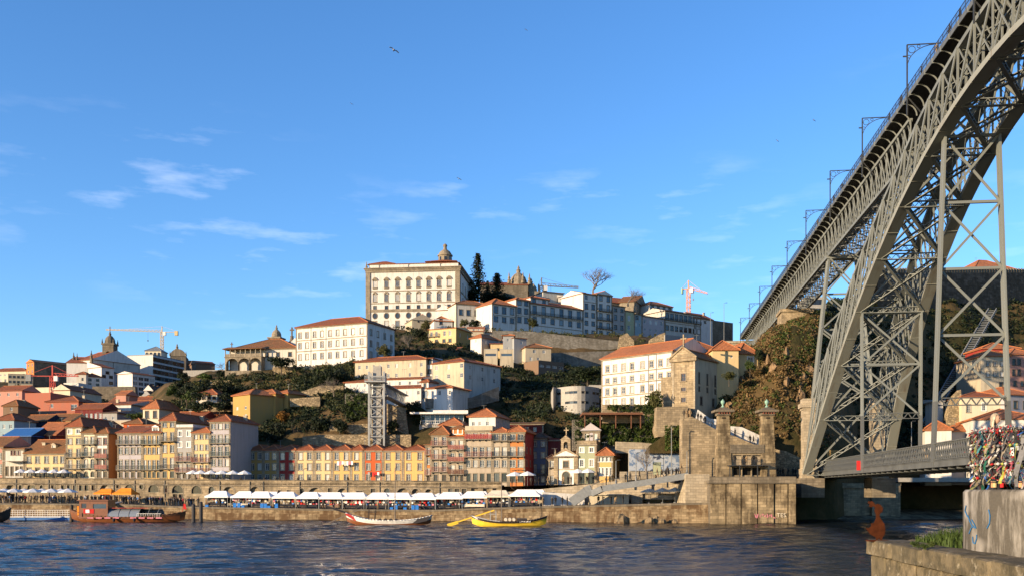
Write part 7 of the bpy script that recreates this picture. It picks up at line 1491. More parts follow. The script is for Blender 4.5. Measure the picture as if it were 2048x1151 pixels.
TRUNKM = TRUNK.mesh('trunk', 'bark', uv=False)
tc_ = 0
def tree(name, label, px, yb, yt, D, wpx, kind='broad', mat='leaf_dark', group=None, cat='tree'):
    global tc_; tc_ += 1
    b_ = W(px, yb, D); h = Zp(yt, D)-b_.z; r = wpx*D/F/2; root = thing(name, label, cat, b_, RG_.uniform(0, 6.28), group)
    if kind == 'bare': o = ob('branches', cached(('bare', tc_ % 3), lambda: bare_mesh(tc_)), root); o.scale = (2*r, 2*r, h); return root
    c = ob('crown', crown(kind, mat, tc_ % 3), root)
    if kind in ('broad', 'shrub'): lift = h*.55; c.location = (0, 0, lift); c.scale = (r, r, (h-lift)*1.12 if kind == 'broad' else h*.62)
    elif kind == 'conifer': c.location = (0, 0, h/2); c.scale = (r/.36, r/.36, h/2)
    else: c.location = (0, 0, h*.62); c.scale = (r, r, h*.5)
    if kind != 'shrub' or True: t_ = ob('trunk', TRUNKM, root); t_.scale = (r*1.1, r*1.1, h*.8) if kind != 'conifer' else (r*.9, r*.9, h*1.0)
    return root
tree('conifer', 'tall ragged dark conifer just right of the palace', 956, 600, 509, 425, 62, 'conifer'); tree('conifer', 'shorter dark conifer beside the tall one', 994, 602, 547, 425, 58, 'conifer'); tree('conifer', 'low dark conifer behind the shorter one', 975, 600, 562, 440, 26, 'conifer')
tree('bare_tree', 'big bare winter tree rising over the slate-topped house', 1186, 592, 536, 412, 74, 'bare'); tree('bare_tree', 'smaller bare winter tree in front of the red church roof', 1256, 612, 571, 408, 56, 'bare')
tree('street_tree', 'leafless young tree on the street before the mural', 1293, 962, 880, 186, 44, 'bare'); tree('bare_tree', 'pale bare tree among the rocks below the palace', 818, 705, 664, 322, 34, 'bare'); tree('bare_tree', 'bare reddish tree by the garden wall below the seminary', 668, 795, 752, 258, 50, 'bare'); tree('bare_tree', 'bare tree at the left garden fence', 445, 742, 722, 318, 40, 'bare')
GG = 'garden trees on the slope'
TR = [('round olive tree on the wall before the long mansion', 1065, 660, 631, 352, 27, 'broad', 'leaf_olive'), ('spreading dark tree before the loggia church', 563, 742, 707, 284, 56, 'broad', 'leaf_dark'), ('large dark tree left of the lift tower under the seminary', 672, 800, 722, 266, 66, 'broad', 'leaf_dark'), ('dark tree beside the seminary corner wall', 640, 790, 735, 268, 40, 'broad', 'leaf_dark'), ('golden-tinged tree at the seminary east side', 768, 722, 684, 282, 34, 'broad', 'leaf_olive'),
 ('round dark bush on the terrace left of the lift', 680, 872, 832, 240, 40, 'broad', 'leaf_dark'), ('small dark tree on the sunlit terrace right of the lift', 785, 872, 832, 239, 26, 'broad', 'leaf_dark'), ('dark tree below the red stair turret', 825, 842, 793, 246, 46, 'broad', 'leaf_dark'), ('dark tree between the lift footbridge and the pavilion', 838, 868, 812, 244, 34, 'broad', 'leaf_dark'), ('tree at the yellow house under the palace', 842, 692, 650, 340, 32, 'broad', 'leaf_dark'), ('olive tree beside the gable house', 852, 668, 634, 368, 24, 'broad', 'leaf_olive'),
 ('orange-flowered shrub tree above the palms', 566, 850, 815, 250, 30, 'broad', 'leaf_orange'), ('bushy tree beside the corner house wall', 525, 905, 838, 246, 52, 'broad', 'leaf_olive'), ('dark tree behind the terrace houses near the palms', 552, 905, 830, 243, 50, 'broad', 'leaf_dark'), ('dark tree at the foot of the palms', 640, 880, 820, 243, 56, 'broad', 'leaf_dark'), ('dark tree under the garden terrace wall', 700, 845, 790, 248, 40, 'broad', 'leaf_dark'),
 ('golden tree in front of the cream mansion', 928, 658, 634, 366, 22, 'broad', 'leaf_olive'), ('dark trees before the cream mansion windows', 950, 660, 634, 366, 30, 'broad', 'leaf_dark'), ('big tree climbing the corner of the white convent', 1310, 830, 768, 200, 34, 'broad', 'leaf_olive'), ('tree on the cliff beside the yellow house', 1500, 745, 716, 203, 26, 'broad', 'leaf_green'), ('shrub tree on the cliff edge above the church', 1458, 765, 738, 201, 30, 'broad', 'leaf_olive'), ('dark garden tree near the veranda house', 372, 800, 755, 290, 60, 'broad', 'leaf_dark'),
 ('green tree at the left end of the garden slope', 350, 800, 764, 300, 44, 'broad', 'leaf_green'), ('tree behind the ochre houses', 520, 798, 762, 268, 50, 'broad', 'leaf_olive'), ('dark tree behind the stone tower house', 285, 848, 818, 278, 66, 'broad', 'leaf_green'), ('dark tree on the ridge beneath the cathedral', 985, 615, 575, 420, 60, 'broad', 'leaf_dark'), ('dark tree left of the conifers by the palace', 938, 615, 570, 424, 40, 'broad', 'leaf_dark'), ('thick dark tree right of the conifers', 1012, 615, 585, 420, 44, 'broad', 'leaf_dark'), ('small conifer-like shrub by the yellow wing', 1518, 730, 690, 207, 22, 'broad', 'leaf_dark'), ('dark wild tree above the curved building', 1175, 770, 725, 255, 70, 'broad', 'leaf_dark'), ('dark tree on the slope left of the convent', 1150, 775, 730, 262, 50, 'broad', 'leaf_dark')]
for lb, *a_ in TR: tree('garden_tree', lb, *a_[:5], a_[5], a_[6], GG)
tree('palm_tree', 'shaggy dark palm above the terrace houses', 590, 905, 812, 243, 60, 'palm', 'leaf_dark', 'palms above the terrace'); tree('palm_tree', 'second shaggy palm closer to the garden wall', 617, 900, 822, 244, 56, 'palm', 'leaf_dark', 'palms above the terrace')
stone_wall('sunlit rubble terrace wall below the veranda house', [(384, 822), (386, 806), (470, 802), (470, 822)], 262, 'rubble_warm', 1.2); stone_wall('short rubble wall left of the ochre houses', [(345, 838), (345, 826), (420, 828), (420, 842)], 256, 'rubble_warm', 1.2); stone_wall('upper garden terrace wall among the shrubs below the loggia church', [(420, 770), (420, 760), (540, 758), (540, 770)], 290, 'rubble_warm', 1.2); stone_wall('rubble terrace wall right of the ochre houses', [(580, 812), (580, 796), (640, 792), (640, 812)], 256, 'rubble_warm', 1.2)
# hedge-like rows of garden trees on the slope right of the far hilltop: singly placed
k_ = 0
for row_, (y0, D, n_, xa, xb, mt) in enumerate(((762, 302, 10, 362, 600, 'leaf_green'), (778, 288, 9, 352, 600, 'leaf_olive'), (790, 276, 9, 372, 470, 'leaf_dark'), (768, 280, 4, 600, 720, 'leaf_green'), (806, 268, 6, 350, 460, 'leaf_green'), (826, 258, 5, 372, 462, 'leaf_dark'))):
    for i in range(n_):
        px = xa+(xb-xa)*(i+RG_.uniform(.1, .9))/n_; w_ = RG_.uniform(28, 46); tree('garden_shrub', 'bushy garden shrub on the terraced slope %s' % ('below the loggia church', 'above the ochre houses', 'round the veranda house', 'left of the seminary base', 'over the corner house roofs', 'behind the lavender houses')[row_], px, y0+RG_.uniform(-3, 6), y0-RG_.uniform(18, 32), D+RG_.uniform(-4, 4), w_, 'shrub', mt if RG_.random() < .7 else 'leaf_dark', 'bushy garden shrubs, row %s' % ('one', 'two', 'three', 'four', 'five', 'six')[row_], 'shrub')
def scrub(name, regs, mat, size=.28, blob=.9):
    C = []
    for x0, x1, d0, d1, n_ in regs:
        for i in range(n_):
            px, D = RG_.uniform(x0, x1), RG_.uniform(d0, d1); x = Xp(px, D); z = ground_pd(px, D)+(mnoise.noise(Vector((px*.035, D*.16, 0)))*1.1+mnoise.noise(Vector((px*.11, D*.4, 4)))*.5); s = blob*RG_.uniform(.5, 1.5); m_ = 34
            C.append(ball(m_, .3)*np.array([s, s, s*.75])+np.array([x, D, z+s*.2]))
    o = ob(name, quads_mesh(name, leaves(np.concatenate(C), size), mat)); tag(o, kind='stuff')
scrub('ground_cover', [(345, 470, 255, 300, 420), (470, 620, 245, 292, 330), (600, 720, 244, 284, 380), (720, 870, 262, 300, 150), (1000, 1210, 222, 300, 900), (860, 1000, 268, 300, 160), (1660, 2060, 225, 315, 2100), (1210, 1330, 212, 240, 260), (740, 1000, 296, 400, 420), (980, 1330, 296, 345, 420)], 'leaf_dark', .32, 1.1)
scrub('garden_undergrowth', [(345, 470, 258, 302, 260), (500, 720, 250, 288, 260), (740, 1340, 296, 380, 320), (1640, 2048, 230, 312, 220), (1330, 1420, 195, 210, 60), (240, 300, 262, 290, 60)], 'leaf_olive', .28, 1.0)
scrub('cliff_scrub', [(1440, 1660, 193, 234, 1500), (1520, 1640, 196, 240, 300)], 'leaf_brown', .26, .8)
scrub('cliff_greenery', [(1440, 1660, 194, 236, 620), (1560, 1650, 206, 240, 560)], 'leaf_green', .24, .8)
scrub('far_green', [(140, 300, 400, 520, 160), (0, 140, 380, 520, 60)], 'leaf_dark', .4, 1.3)
def ivy_on(name, quads, mat, n_, size=.2):
    C = []
    for (x0, y0, x1, y1, D) in quads:
        m_ = int(n_*(x1-x0)*(y1-y0)/1000); px = RG_.uniform(x0, x1, m_); py = RG_.uniform(y0, y1, m_); lump = np.array([mnoise.noise(Vector((a*.12, b*.12, 1))) for a, b in zip(px, py)]); keep = lump > -.25; d = D-np.abs(lump)*1.4-.1; C.append(np.stack([(px-CX)*d/F, d, EYE+(HY-py)*d/F], 1)[keep])
    tag(ob(name, quads_mesh(name, leaves(np.concatenate(C), size), mat)), kind='stuff')
ivy_on('ivy', [(692, 785, 742, 850, 247), (1150, 838, 1318, 888, 206.6), (1290, 790, 1325, 850, 200), (1215, 808, 1330, 822, 205), (1330, 850, 1366, 900, 193)], 'ivy', 900)
stone_wall('overgrown garden bank wall behind the ivy', [(690, 852), (690, 786), (742, 786), (742, 852)], 247.6, 'rubble_grey', 2); stone_wall('grassy bank beside the stair wall', [(1290, 905), (1300, 890), (1366, 845), (1366, 905)], 194, 'hill_soil', 2)
plain('cliff_rock', (.24, .16, .09), .95, .1, 0, .6, .8)
for i in range(26):
    px, D = RG_.uniform(1445, 1645), RG_.uniform(194, 212); s = RG_.uniform(.5, 1.5); me_ = cached(('rockm', i % 6), lambda: (lambda m: (m.lathe([(.5, -.8), (1, -.3), (.9, .3), (.5, .8), (.1, 1.05)], 9), m.mesh('boulder', 'cliff_rock'))[-1])(MB()))
    if not me_.get('j'):
        for v in me_.vertices: v.co *= 1+.5*mnoise.noise(v.co*1.3+Vector((i*7.1, 0, 0)))
        me_['j'] = 1
    o = ob('rock_outcrop', me_, None, (Xp(px, D), D, ground_pd(px, D)-.2), RG_.uniform(0, 6)); o.scale = (s*.8, s*.6, s*1.2); tag(o, 'pale rock outcrop showing through the cliff scrub', 'rock', 'rock outcrops on the cliff')
# ---------------------------------------------------------------- people
plain('skin', (.5, .3, .2), .6, .3)
TOPS = [('black', (.02, .02, .022)), ('navy', (.025, .035, .08)), ('red', (.42, .03, .03)), ('white', (.7, .68, .64)), ('beige', (.45, .34, .22)), ('grey', (.2, .2, .2)), ('green', (.06, .1, .05)), ('blue', (.08, .17, .35)), ('brown', (.16, .08, .04))]
TRO = [('black', (.022, .022, .025)), ('denim', (.06, .09, .16)), ('beige', (.35, .27, .18))]
HAIR = [('dark', (.02, .014, .01)), ('fair', (.3, .2, .1))]
for n_, c in TOPS: plain('top_'+n_, c, .85, .15)
for n_, c in TRO: plain('trousers_'+n_, c, .85, .15)
for n_, c in HAIR: plain('hair_'+n_, c, .6, .3)
def skin_figure(J, E, root='pelvis', sub=1):
    me = bpy.data.meshes.new('figure'); ks = list(J); me.from_pydata([J[k][0] for k in ks], [(ks.index(a), ks.index(b)) for a, b in E], []); o = bpy.data.objects.new('figure', me); col.objects.link(o)
    md = o.modifiers.new('skin', 'SKIN')
    for k, sv in zip(ks, me.skin_vertices[0].data): r_ = J[k][1]; sv.radius = r_ if isinstance(r_, tuple) else (r_, r_); sv.use_root = (k == root)
    o.modifiers.new('sub', 'SUBSURF').levels = sub; o.modifiers['sub'].render_levels = sub
    dg = bpy.context.evaluated_depsgraph_get(); out = bpy.data.meshes.new_from_object(o.evaluated_get(dg)); bpy.data.objects.remove(o); bpy.data.meshes.remove(me); return out
def pose(kind):
    hl, hr = (-.09, 0, .92), (.09, 0, .92); kl, kr = (-.1, -.02, .5), (.1, -.02, .5); al, ar = (-.1, .02, .08), (.1, .02, .08); tl, tr = (-.11, -.14, .04), (.11, -.14, .04)
    el, er = (-.25, .03, 1.13), (.25, .03, 1.13); wl, wr = (-.26, -.05, .88), (.26, -.05, .88); fl, fr = (-.26, -.08, .78), (.26, -.08, .78); dz = 0
    if kind == 'walk': kl, kr = (-.1, -.17, .52), (.1, .05, .5); al, ar = (-.1, -.26, .1), (.1, .33, .16); tl, tr = (-.1, -.4, .07), (.1, .24, .05); wl, wr = (-.25, .16, .9), (.25, -.2, .94); el, er = (-.25, .12, 1.14), (.25, -.02, 1.13); fl, fr = (-.25, .16, .81), (.25, -.28, .88)
    if kind == 'phone': er, wr, fr = (.26, -.12, 1.16), (.14, -.32, 1.34), (.12, -.36, 1.42); el, wl, fl = (-.26, -.12, 1.16), (-.14, -.32, 1.34), (-.1, -.36, 1.41)
    if kind == 'lean': el, er, wl, wr, fl, fr = (-.27, -.14, 1.16), (.27, -.14, 1.16), (-.18, -.36, 1.1), (.18, -.36, 1.1), (-.1, -.4, 1.1), (.1, -.4, 1.1)
    if kind == 'hip': er, wr, fr = (.36, .06, 1.16), (.2, -.06, 1.0), (.14, -.1, .97)
    if kind == 'sit': kl, kr = (-.12, -.42, .93), (.12, -.42, .93); al, ar = (-.12, -.42, .5), (.12, -.42, .5); tl, tr = (-.12, -.56, .45), (.12, -.56, .45); wl, wr, fl, fr = (-.2, -.3, 1.0), (.2, -.3, 1.0), (-.14, -.38, .99), (.14, -.38, .99); dz = -.42
    J = dict(pelvis=((0, 0, .97), (.16, .11)), waist=((0, 0, 1.1), (.145, .1)), chest=((0, .01, 1.3), (.17, .115)), neck0=((0, .01, 1.44), (.09, .07)), neck=((0, 0, 1.51), .055), chin=((0, -.015, 1.57), (.07, .08)), head=((0, -.005, 1.66), (.083, .1)), crown=((0, .01, 1.74), (.06, .07)),
        hl=(hl, .095), hr=(hr, .095), kl=(kl, .06), kr=(kr, .06), al=(al, .042), ar=(ar, .042), tl=(tl, (.045, .03)), tr=(tr, (.045, .03)), sl=((-.17, .01, 1.4), .068), sr=((.17, .01, 1.4), .068), el=(el, .046), er=(er, .046), wl=(wl, .033), wr=(wr, .033), fl=(fl, (.036, .022)), fr=(fr, (.036, .022)))
    E = [('pelvis', 'waist'), ('waist', 'chest'), ('chest', 'neck0'), ('neck0', 'neck'), ('neck', 'chin'), ('chin', 'head'), ('head', 'crown'), ('pelvis', 'hl'), ('pelvis', 'hr'), ('hl', 'kl'), ('hr', 'kr'), ('kl', 'al'), ('kr', 'ar'), ('al', 'tl'), ('ar', 'tr'), ('chest', 'sl'), ('chest', 'sr'), ('sl', 'el'), ('sr', 'er'), ('el', 'wl'), ('er', 'wr'), ('wl', 'fl'), ('wr', 'fr')]
    me = skin_figure(J, E); hands = [Vector(wl), Vector(wr), Vector(fl), Vector(fr)]; kn = [Vector(kl), Vector(kr), Vector(al), Vector(ar), Vector(tl), Vector(tr)]; mi = []
    for p in me.polygons:
        c = p.center
        if c.z > 1.54: mi.append(0 if (c.y > .035 or c.z > 1.715) else 1)
        elif c.z > 1.48 and abs(c.x) < .09: mi.append(1)
        elif min((c-h).length for h in hands) < .075: mi.append(1)
        elif c.z > .99 and not (kind == 'sit' and c.y < -.14 and min((c-q).length for q in kn[:2]) < .3): mi.append(2)
        else: mi.append(3)
    me.polygons.foreach_set('material_index', mi); me.polygons.foreach_set('use_smooth', [True]*len(mi))
    if dz: me.transform(Matrix.Translation((0, 0, dz)))
    return me
POSES = {k: pose(k) for k in ('stand', 'walk', 'phone', 'lean', 'hip', 'sit')}; PW = dict(stand='standing', walk='walking', phone='holding phone', lean='leaning forward', hip='hand on hip', sit='sitting'); PM = {}
def person(x, y, z, place, grp, poses=('stand', 'walk', 'phone', 'hip'), face=None, topw=None):
    k = rnd.choice(poses); tn = (topw or rnd.choices(TOPS, [9, 5, 2, 2, 2, 3, 1, 2, 2])[0][0]); rn = rnd.choices(TRO, [5, 4, 1])[0][0]; hn = rnd.choices(HAIR, [4, 1])[0][0]; key = (k, tn, rn, hn)
    if key not in PM:
        me = POSES[k].copy(); me.materials.clear()
        for m_ in ('hair_'+hn, 'skin', 'top_'+tn, 'trousers_'+rn): me.materials.append(M(m_))
        PM[key] = me
    o = ob('person', PM[key], None, (x, y, z), rnd.uniform(-3.1, 3.1) if face is None else face+rnd.uniform(-.5, .5)); s = rnd.uniform(.92, 1.06); o.scale = (s, s, s)
    tag(o, '%s-haired person in %s top, %s trousers, %s %s' % (hn, tn, rn, PW[k], place), 'person', grp); return o
def crowd(n_, x0, x1, o0, o1, zf, place, grp, **k):
    for i in range(n_): px = x0+(x1-x0)*(i+rnd.random())/n_; D = QD(px, rnd.uniform(o0, o1)); person(Xp(px, D), D, zf(px), place, grp, **k)
crowd(84, -5, 385, 1.2, 9, lambda p: quay_z(p)+.01, 'on the quay before the vaults', 'people on the quay before the vaults')
crowd(46, 395, 1075, 1.0, 7.5, lambda p: quay_z(p)+.01, 'among the market tents', 'people among the market tents'); crowd(14, 1080, 1250, 1.0, 6, lambda p: quay_z(p)+.01, 'near the footbridge stair', 'people near the footbridge stair')
crowd(9, 40, 132, 19, 21.5, lambda p: prom_z(p), 'before the dormer house', 'people before the dormer house'); crowd(12, 360, 700, 18.2, 19, lambda p: prom_z(p)+.02, 'at the promenade parapet', 'people at the promenade parapet', poses=('lean', 'stand'), face=0.0)
crowd(20, 1020, 1240, 12.9, 16.5, lambda p: prom_z(p)+.02, 'on the terrace by the chapel', 'people on the chapel terrace'); crowd(48, 1240, 1440, 12.9, 16, lambda p: prom_z(p)+.02, 'on the climbing street', 'people on the street to the bridge')
for i in range(7): p = fbp[0].lerp(fbp[2], (i+rnd.random())/7); person(p.x, p.y+rnd.uniform(-.6, .6), p.z+.01, 'on the steel footbridge', 'people on the steel footbridge', ('walk', 'stand'))
for px, py in ((1396, 836), (1402, 838), (1410, 842), (1424, 850), (1470, 873), (1500, 885), (1507, 888), (1520, 894), (1530, 898), (1538, 901)): person(Xp(px, 189.3), 189.3, interp(px, [(1384, Zp(834, 188.2)), (1440, Zp(864, 188.2)), (1472, Zp(874, 188.2)), (1549, Zp(906, 188.2))])+.05, 'on the stone stairway', 'people on the stone stairway', ('walk', 'stand'))
for px in (1470, 1489, 1493, 1506, 1512): person(Xp(px, 177), 177, Zp(929.5, 177.9), 'on the balcony between the obelisks', 'people on the balcony', ('stand', 'phone', 'hip'), 0.0)
for px in range(1556, 1612, 5): D = rnd.uniform(185, 188); person(Xp(px, D), D, 8.32, 'near the arch foot', 'people at the bridge head', topw='black' if rnd.random() < .6 else None)
for px in (1368, 1374, 1380): person(Xp(px, 187.5), 187.5, Zp(835, 186.5)+.05, 'atop the stair wall', 'people on the lookout', ('stand', 'lean'), 0.0)
for s in (96, 104, 107.5, 112, 118, 127, 133, 149, 163, 170, 185, 204): p = bl(s, -3.6, ZD); person(p.x, p.y, p.z, 'on the upper deck of the bridge', 'people on the upper deck', ('stand', 'walk', 'lean'), topw=rnd.choice(['red', 'beige', 'brown', 'white', 'black']))
for s in (100, 118, 123, 139, 152): p = bl(s, -3.0, 9.1); person(p.x, p.y, p.z, 'on the lower deck of the bridge', 'people on the lower deck', ('walk', 'stand'))
for i in range(8): person(Xp(256, 180)+2.6+.5*i, 179.2+.5*(i % 2), .62, 'in the tour boat', 'passengers in the tour boat', ('sit',), 0.0)
# the rest of the throng under the parasols, too dense to count
bm = bmesh.new(); SL_ = ['hair_dark', 'skin']+['top_'+t[0] for t in TOPS]+['trousers_'+t[0] for t in TRO]; tmp = {k: [p.material_index for p in v.polygons] for k, v in POSES.items()}
for i in range(150):
    k = rnd.choice(('stand', 'walk', 'hip', 'phone')); px = rnd.uniform(-5, 400) if i < 105 else rnd.uniform(400, 1060); D = QD(px, rnd.uniform(3, 13)); n0 = len(bm.verts); f0 = len(bm.faces); bm.from_mesh(POSES[k]); bm.verts.ensure_lookup_table(); bm.faces.ensure_lookup_table()
    mx_ = Matrix.Translation((Xp(px, D), D, quay_z(px)+.01)) @ Matrix.Rotation(rnd.uniform(0, 6.28), 4, 'Z'); tp_, tr_ = rnd.choices(range(9), [9, 5, 2, 2, 2, 3, 1, 2, 2])[0], rnd.randrange(3)
    for v in bm.verts[n0:]: v.co = mx_ @ v.co
    for f in bm.faces[f0:]: f.material_index = (0, 1, 2+tp_, 11+tr_)[f.material_index]
cm = bpy.data.meshes.new('crowd'); bm.to_mesh(cm); bm.free()
for m_ in SL_: cm.materials.append(M(m_))
tag(ob('crowd', cm), kind='stuff')
# washing on lines
for px, y_, cs in ((690, 921, ['white_cloth', 'pink_cloth', 'white_cloth', 'cream_cloth', 'white_cloth', 'pink_cloth', 'white_cloth']), (747, 943, ['grey', 'dark_cloth', 'red_cloth', 'red_cloth', 'white_cloth'])):
    D = QD(px, 32); r = thing('washing_line', 'washing line with %s across the terrace fronts' % ('pale linen' if px < 700 else 'red and grey clothes'), 'washing line', W(px, y_, D), math.atan2(QU.y, QU.x)); mb = MB(); L_ = len(cs)*.55; mb.bar((-L_/2, 0, 0), (L_/2, 0, 0), .03); mb.build('line', 'iron', r)
    for k, c in enumerate(cs): mb = MB(); x = -L_/2+.55*k+.05; h = rnd.uniform(.6, 1.1); mb.box(x, -.02, -h, x+.46, .02, -.01); mb.build('garment', c, r)
# gulls
for px, py, D, s, lb in ((788, 101, 70, .55, 'gull gliding high over the river left of the palace'), (703, 208, 160, .45, 'tiny distant gull in the open sky'), (1052, 60, 170, .45, 'tiny gull high above the palace'), (1628, 241, 120, .4, 'small gull beside the upper deck'), (1555, 282, 130, .4, 'small gull left of the bridge masts'), (918, 358, 170, .7, 'tiny gull over the palace cupola')):
    mb = MB(); mb.lathe([(.01, -.28), (.05, -.2), (.075, 0), (.055, .14), (.06, .2), (.02, .27), (.005, .33)], 8, (0, 0, 0)); me_ = mb.mesh('gull', 'dark_cloth'); me_.transform(Matrix.Rotation(R(80), 4, 'X')); r = thing('gull', lb, 'bird', W(px, py, D), .6); o = ob('body', me_, r); o.scale = (s, s, s)
    for sd in (-1, 1): mb = MB(); mb.prism([(0, 0), (sd*.3, .16), (sd*.7, .06), (sd*.7, .04), (sd*.3, .13), (0, -.03)], -.09, .09); o = mb.build('wing', 'grey', r); o.scale = (s, s, s); o.rotation_euler = (0, R(18), 0)
# ---------------------------------------------------------------- near corner: quay edge, concrete block, ribbons
plain('near_ground', (.1, .085, .06), .95, .1)
m, t, b = newmat('near_concrete', .92, .15); uv = uvcoord(t, False); a_ = nz(t, uv, 1.0, 6, .7, (3.2, .5, 1)); c_ = nz(t, uv, .6, 3, .6); f_ = nz(t, uv, 22, 4)
cc = MixC(t, Ramp(t, a_, [(.36, 0.0), (.52, 1.0)]), (.23, .215, .19), (.05, .046, .038)); cc = MixC(t, Ramp(t, c_, [(.56, 0.0), (.66, .6)]), cc, (.46, .43, .39)); t.links.new(MixC(t, MathN(t, 'MULTIPLY', f_, .4), cc, (.16, .14, .11)), b.inputs['Base Color']); bump(t, b, MathN(t, 'ADD', a_, f_), .5, .015)
m, t, b = newmat('near_stone', .92, .15); tc = N(t, 'ShaderNodeTexCoord'); oi = N(t, 'ShaderNodeObjectInfo'); a_ = nz(t, tc.outputs['Object'], 1.8, 6, .7); f_ = nz(t, tc.outputs['Object'], 16, 5, .7); g_ = nz(t, tc.outputs['Object'], 5, 4, .6)
cc = MixC(t, oi.outputs['Random'], (.13, .107, .065), (.23, .18, .11)); cc = MixC(t, Ramp(t, a_, [(.42, 0.0), (.6, .85)]), cc, (.045, .04, .025)); cc = MixC(t, Ramp(t, g_, [(.58, 0.0), (.68, .7)]), cc, (.34, .3, .22)); t.links.new(MixC(t, MathN(t, 'MULTIPLY', f_, .5), cc, (.07, .06, .04)), b.inputs['Base Color']); bump(t, b, MathN(t, 'ADD', f_, MathN(t, 'MULTIPLY', a_, 1.5)), .9, .03)
GZ = 4.55
A_, B_ = Vector((Xp(1742, 23.6), 23.6)), Vector((7.3, 9.0)); U_ = (B_-A_); L_ = U_.length; U_.normalize()
root = thing('near_quay', 'near stone quay corner with coping stones and grass on top', 'quay', (A_.x, A_.y, 0), math.atan2(U_.y, U_.x))
mb = MB(); mb.box(.1, .12, -1, L_, 12, GZ-.36); mb.build('core', 'near_ground', root); mb = MB(); mb.box(.75, .78, GZ-.37, L_, 12, GZ-.02); mb.build('top_fill', 'near_ground', root)
def rough_block(x0, y0, z0, x1, y1, z1, seed, amp=.025):
    bm = bmesh.new(); bmesh.ops.create_cube(bm, size=1); bmesh.ops.bevel(bm, geom=bm.edges[:], offset=.06, segments=1, affect='EDGES'); bmesh.ops.subdivide_edges(bm, edges=bm.edges[:], cuts=1, use_grid_fill=True); me = bpy.data.meshes.new('stone')
    for v in bm.verts:
        v.co = Vector((x0+(v.co.x+.5)*(x1-x0), y0+(v.co.y+.5)*(y1-y0), z0+(v.co.z+.5)*(z1-z0))); v.co += Vector([mnoise.noise(v.co*2.3+Vector((seed, k*9, 0))) for k in range(3)])*amp
    bm.to_mesh(me); bm.free(); me.materials.append(M('near_stone')); return me
x = -.06; i = 0
while x < L_:
    w_ = rnd.uniform(1.3, 2.3); ob('coping_stone', rough_block(x, -.12, GZ-.36, x+w_-.025, .78, GZ+rnd.uniform(-.02, .03), i), root); x += w_; i += 1
z = GZ-.38
for row_ in range(9):
    h = rnd.uniform(.42, .6); x = .0-rnd.uniform(0, .0); first = True
    while x < L_:
        w_ = rnd.uniform(.7, 1.5); ob('stone', rough_block(x, rnd.uniform(-.03, .03), z-h+.02, x+w_-.03, .5, z, i, .035), root); x += w_; i += 1
    y = .5
    while y < 4: w_ = rnd.uniform(.7, 1.4); ob('stone', rough_block(0, y, z-h+.02, .5, y+w_-.03, z, i, .035), root); y += w_; i += 1
    z -= h
y = .78
while y < 5: w_ = rnd.uniform(1.2, 1.9); ob('coping_stone', rough_block(-.06, y, GZ-.36, .72, y+w_-.025, GZ, i), root); y += w_; i += 1
# round concrete block with the ribbon fence
BC = Vector((11.72, 18.6)); BR = 3.0; BZ = 5.72; root = thing('concrete_block', 'round streaked concrete block with blue graffiti on the near quay', 'block', (BC.x, BC.y, GZ-.1))
mb = MB(); n_ = 96; h = BZ-GZ+.1
vs = [(BR*math.cos(2*math.pi*k/n_), BR*math.sin(2*math.pi*k/n_)) for k in range(n_)]
me = bpy.data.meshes.new('drum'); V = [(x, y, z) for z in (0, h-.05, h) for x, y in ([(a*(1 if z < h else .985), b_*(1 if z < h else .985)) for a, b_ in vs])]; Fc = [(j*n_+k, j*n_+(k+1) % n_, (j+1)*n_+(k+1) % n_, (j+1)*n_+k) for j in range(2) for k in range(n_)]+[tuple(range(2*n_, 3*n_))]
me.from_pydata(V, [], Fc); me.materials.append(M('near_concrete')); uvl = me.uv_layers.new(name='UVMap')
for p in me.polygons:
    for li in p.loop_indices:
        v = me.vertices[me.loops[li].vertex_index].co; a_ = math.atan2(v.y, v.x) % (2*math.pi); uvl.data[li].uv = (a_*BR, v.z) if len(p.vertices) == 4 else (v.x, v.y)
me.polygons.foreach_set('use_smooth', [len(p.vertices) == 4 for p in me.polygons]); ob('drum', me, root)
def onblock(px, py):   # point on the front of the drum seen at this place
    k = (px-CX)/F; a = k*k+1; b_ = -2*(k*BC.x+BC.y); c = BC.x**2+BC.y**2-(BR+.012)**2; d = (-b_-math.sqrt(max(b_*b_-4*a*c, 0)))/(2*a); return Vector((k*d, d, EYE+(HY-py)*d/F))-root.location
plain('graffiti_blue', (.035, .14, .3), .8, .2)
for pts in ([(1936, 1030), (1939, 1040), (1945, 1052), (1952, 1055), (1948, 1046), (1943, 1038)], [(1938, 1066), (1942, 1056), (1946, 1050)], [(1945, 1072), (1946, 1084), (1950, 1086), (1953, 1076), (1953, 1068)], [(1974, 1055), (1979, 1045), (1980, 1030), (1977, 1018)], [(1932, 1010), (1930, 1020), (1935, 1032)]):
    mb = MB(); P = [onblock(*q) for q in pts]
    for p, q in zip(P, P[1:]): mb.bar(p, q, .012, .022, up=(0, 1, 0))
    mb.build('graffiti_stroke', 'graffiti_blue', root)
fence = thing('ribbon_fence', 'curved iron fence smothered in tied ribbons and padlocks', 'fence', (BC.x, BC.y, BZ)); FR = BR-.22; FH = 1.07
mb = MB(); AN = [math.pi*(.80+.72*k/40) for k in range(41)]
for a0, a1 in zip(AN, AN[1:]):
    for z in (.12, .45, .78, FH): mb.bar((FR*math.cos(a0), FR*math.sin(a0), z), (FR*math.cos(a1), FR*math.sin(a1), z), .03, .04)
mb.build('rails', 'iron', fence)
for a0 in AN[::4]: mb = MB(); mb.box(-.03, -.03, 0, .03, .03, FH+.03); mb.build('post', 'iron', fence, loc=(FR*math.cos(a0), FR*math.sin(a0), 0))
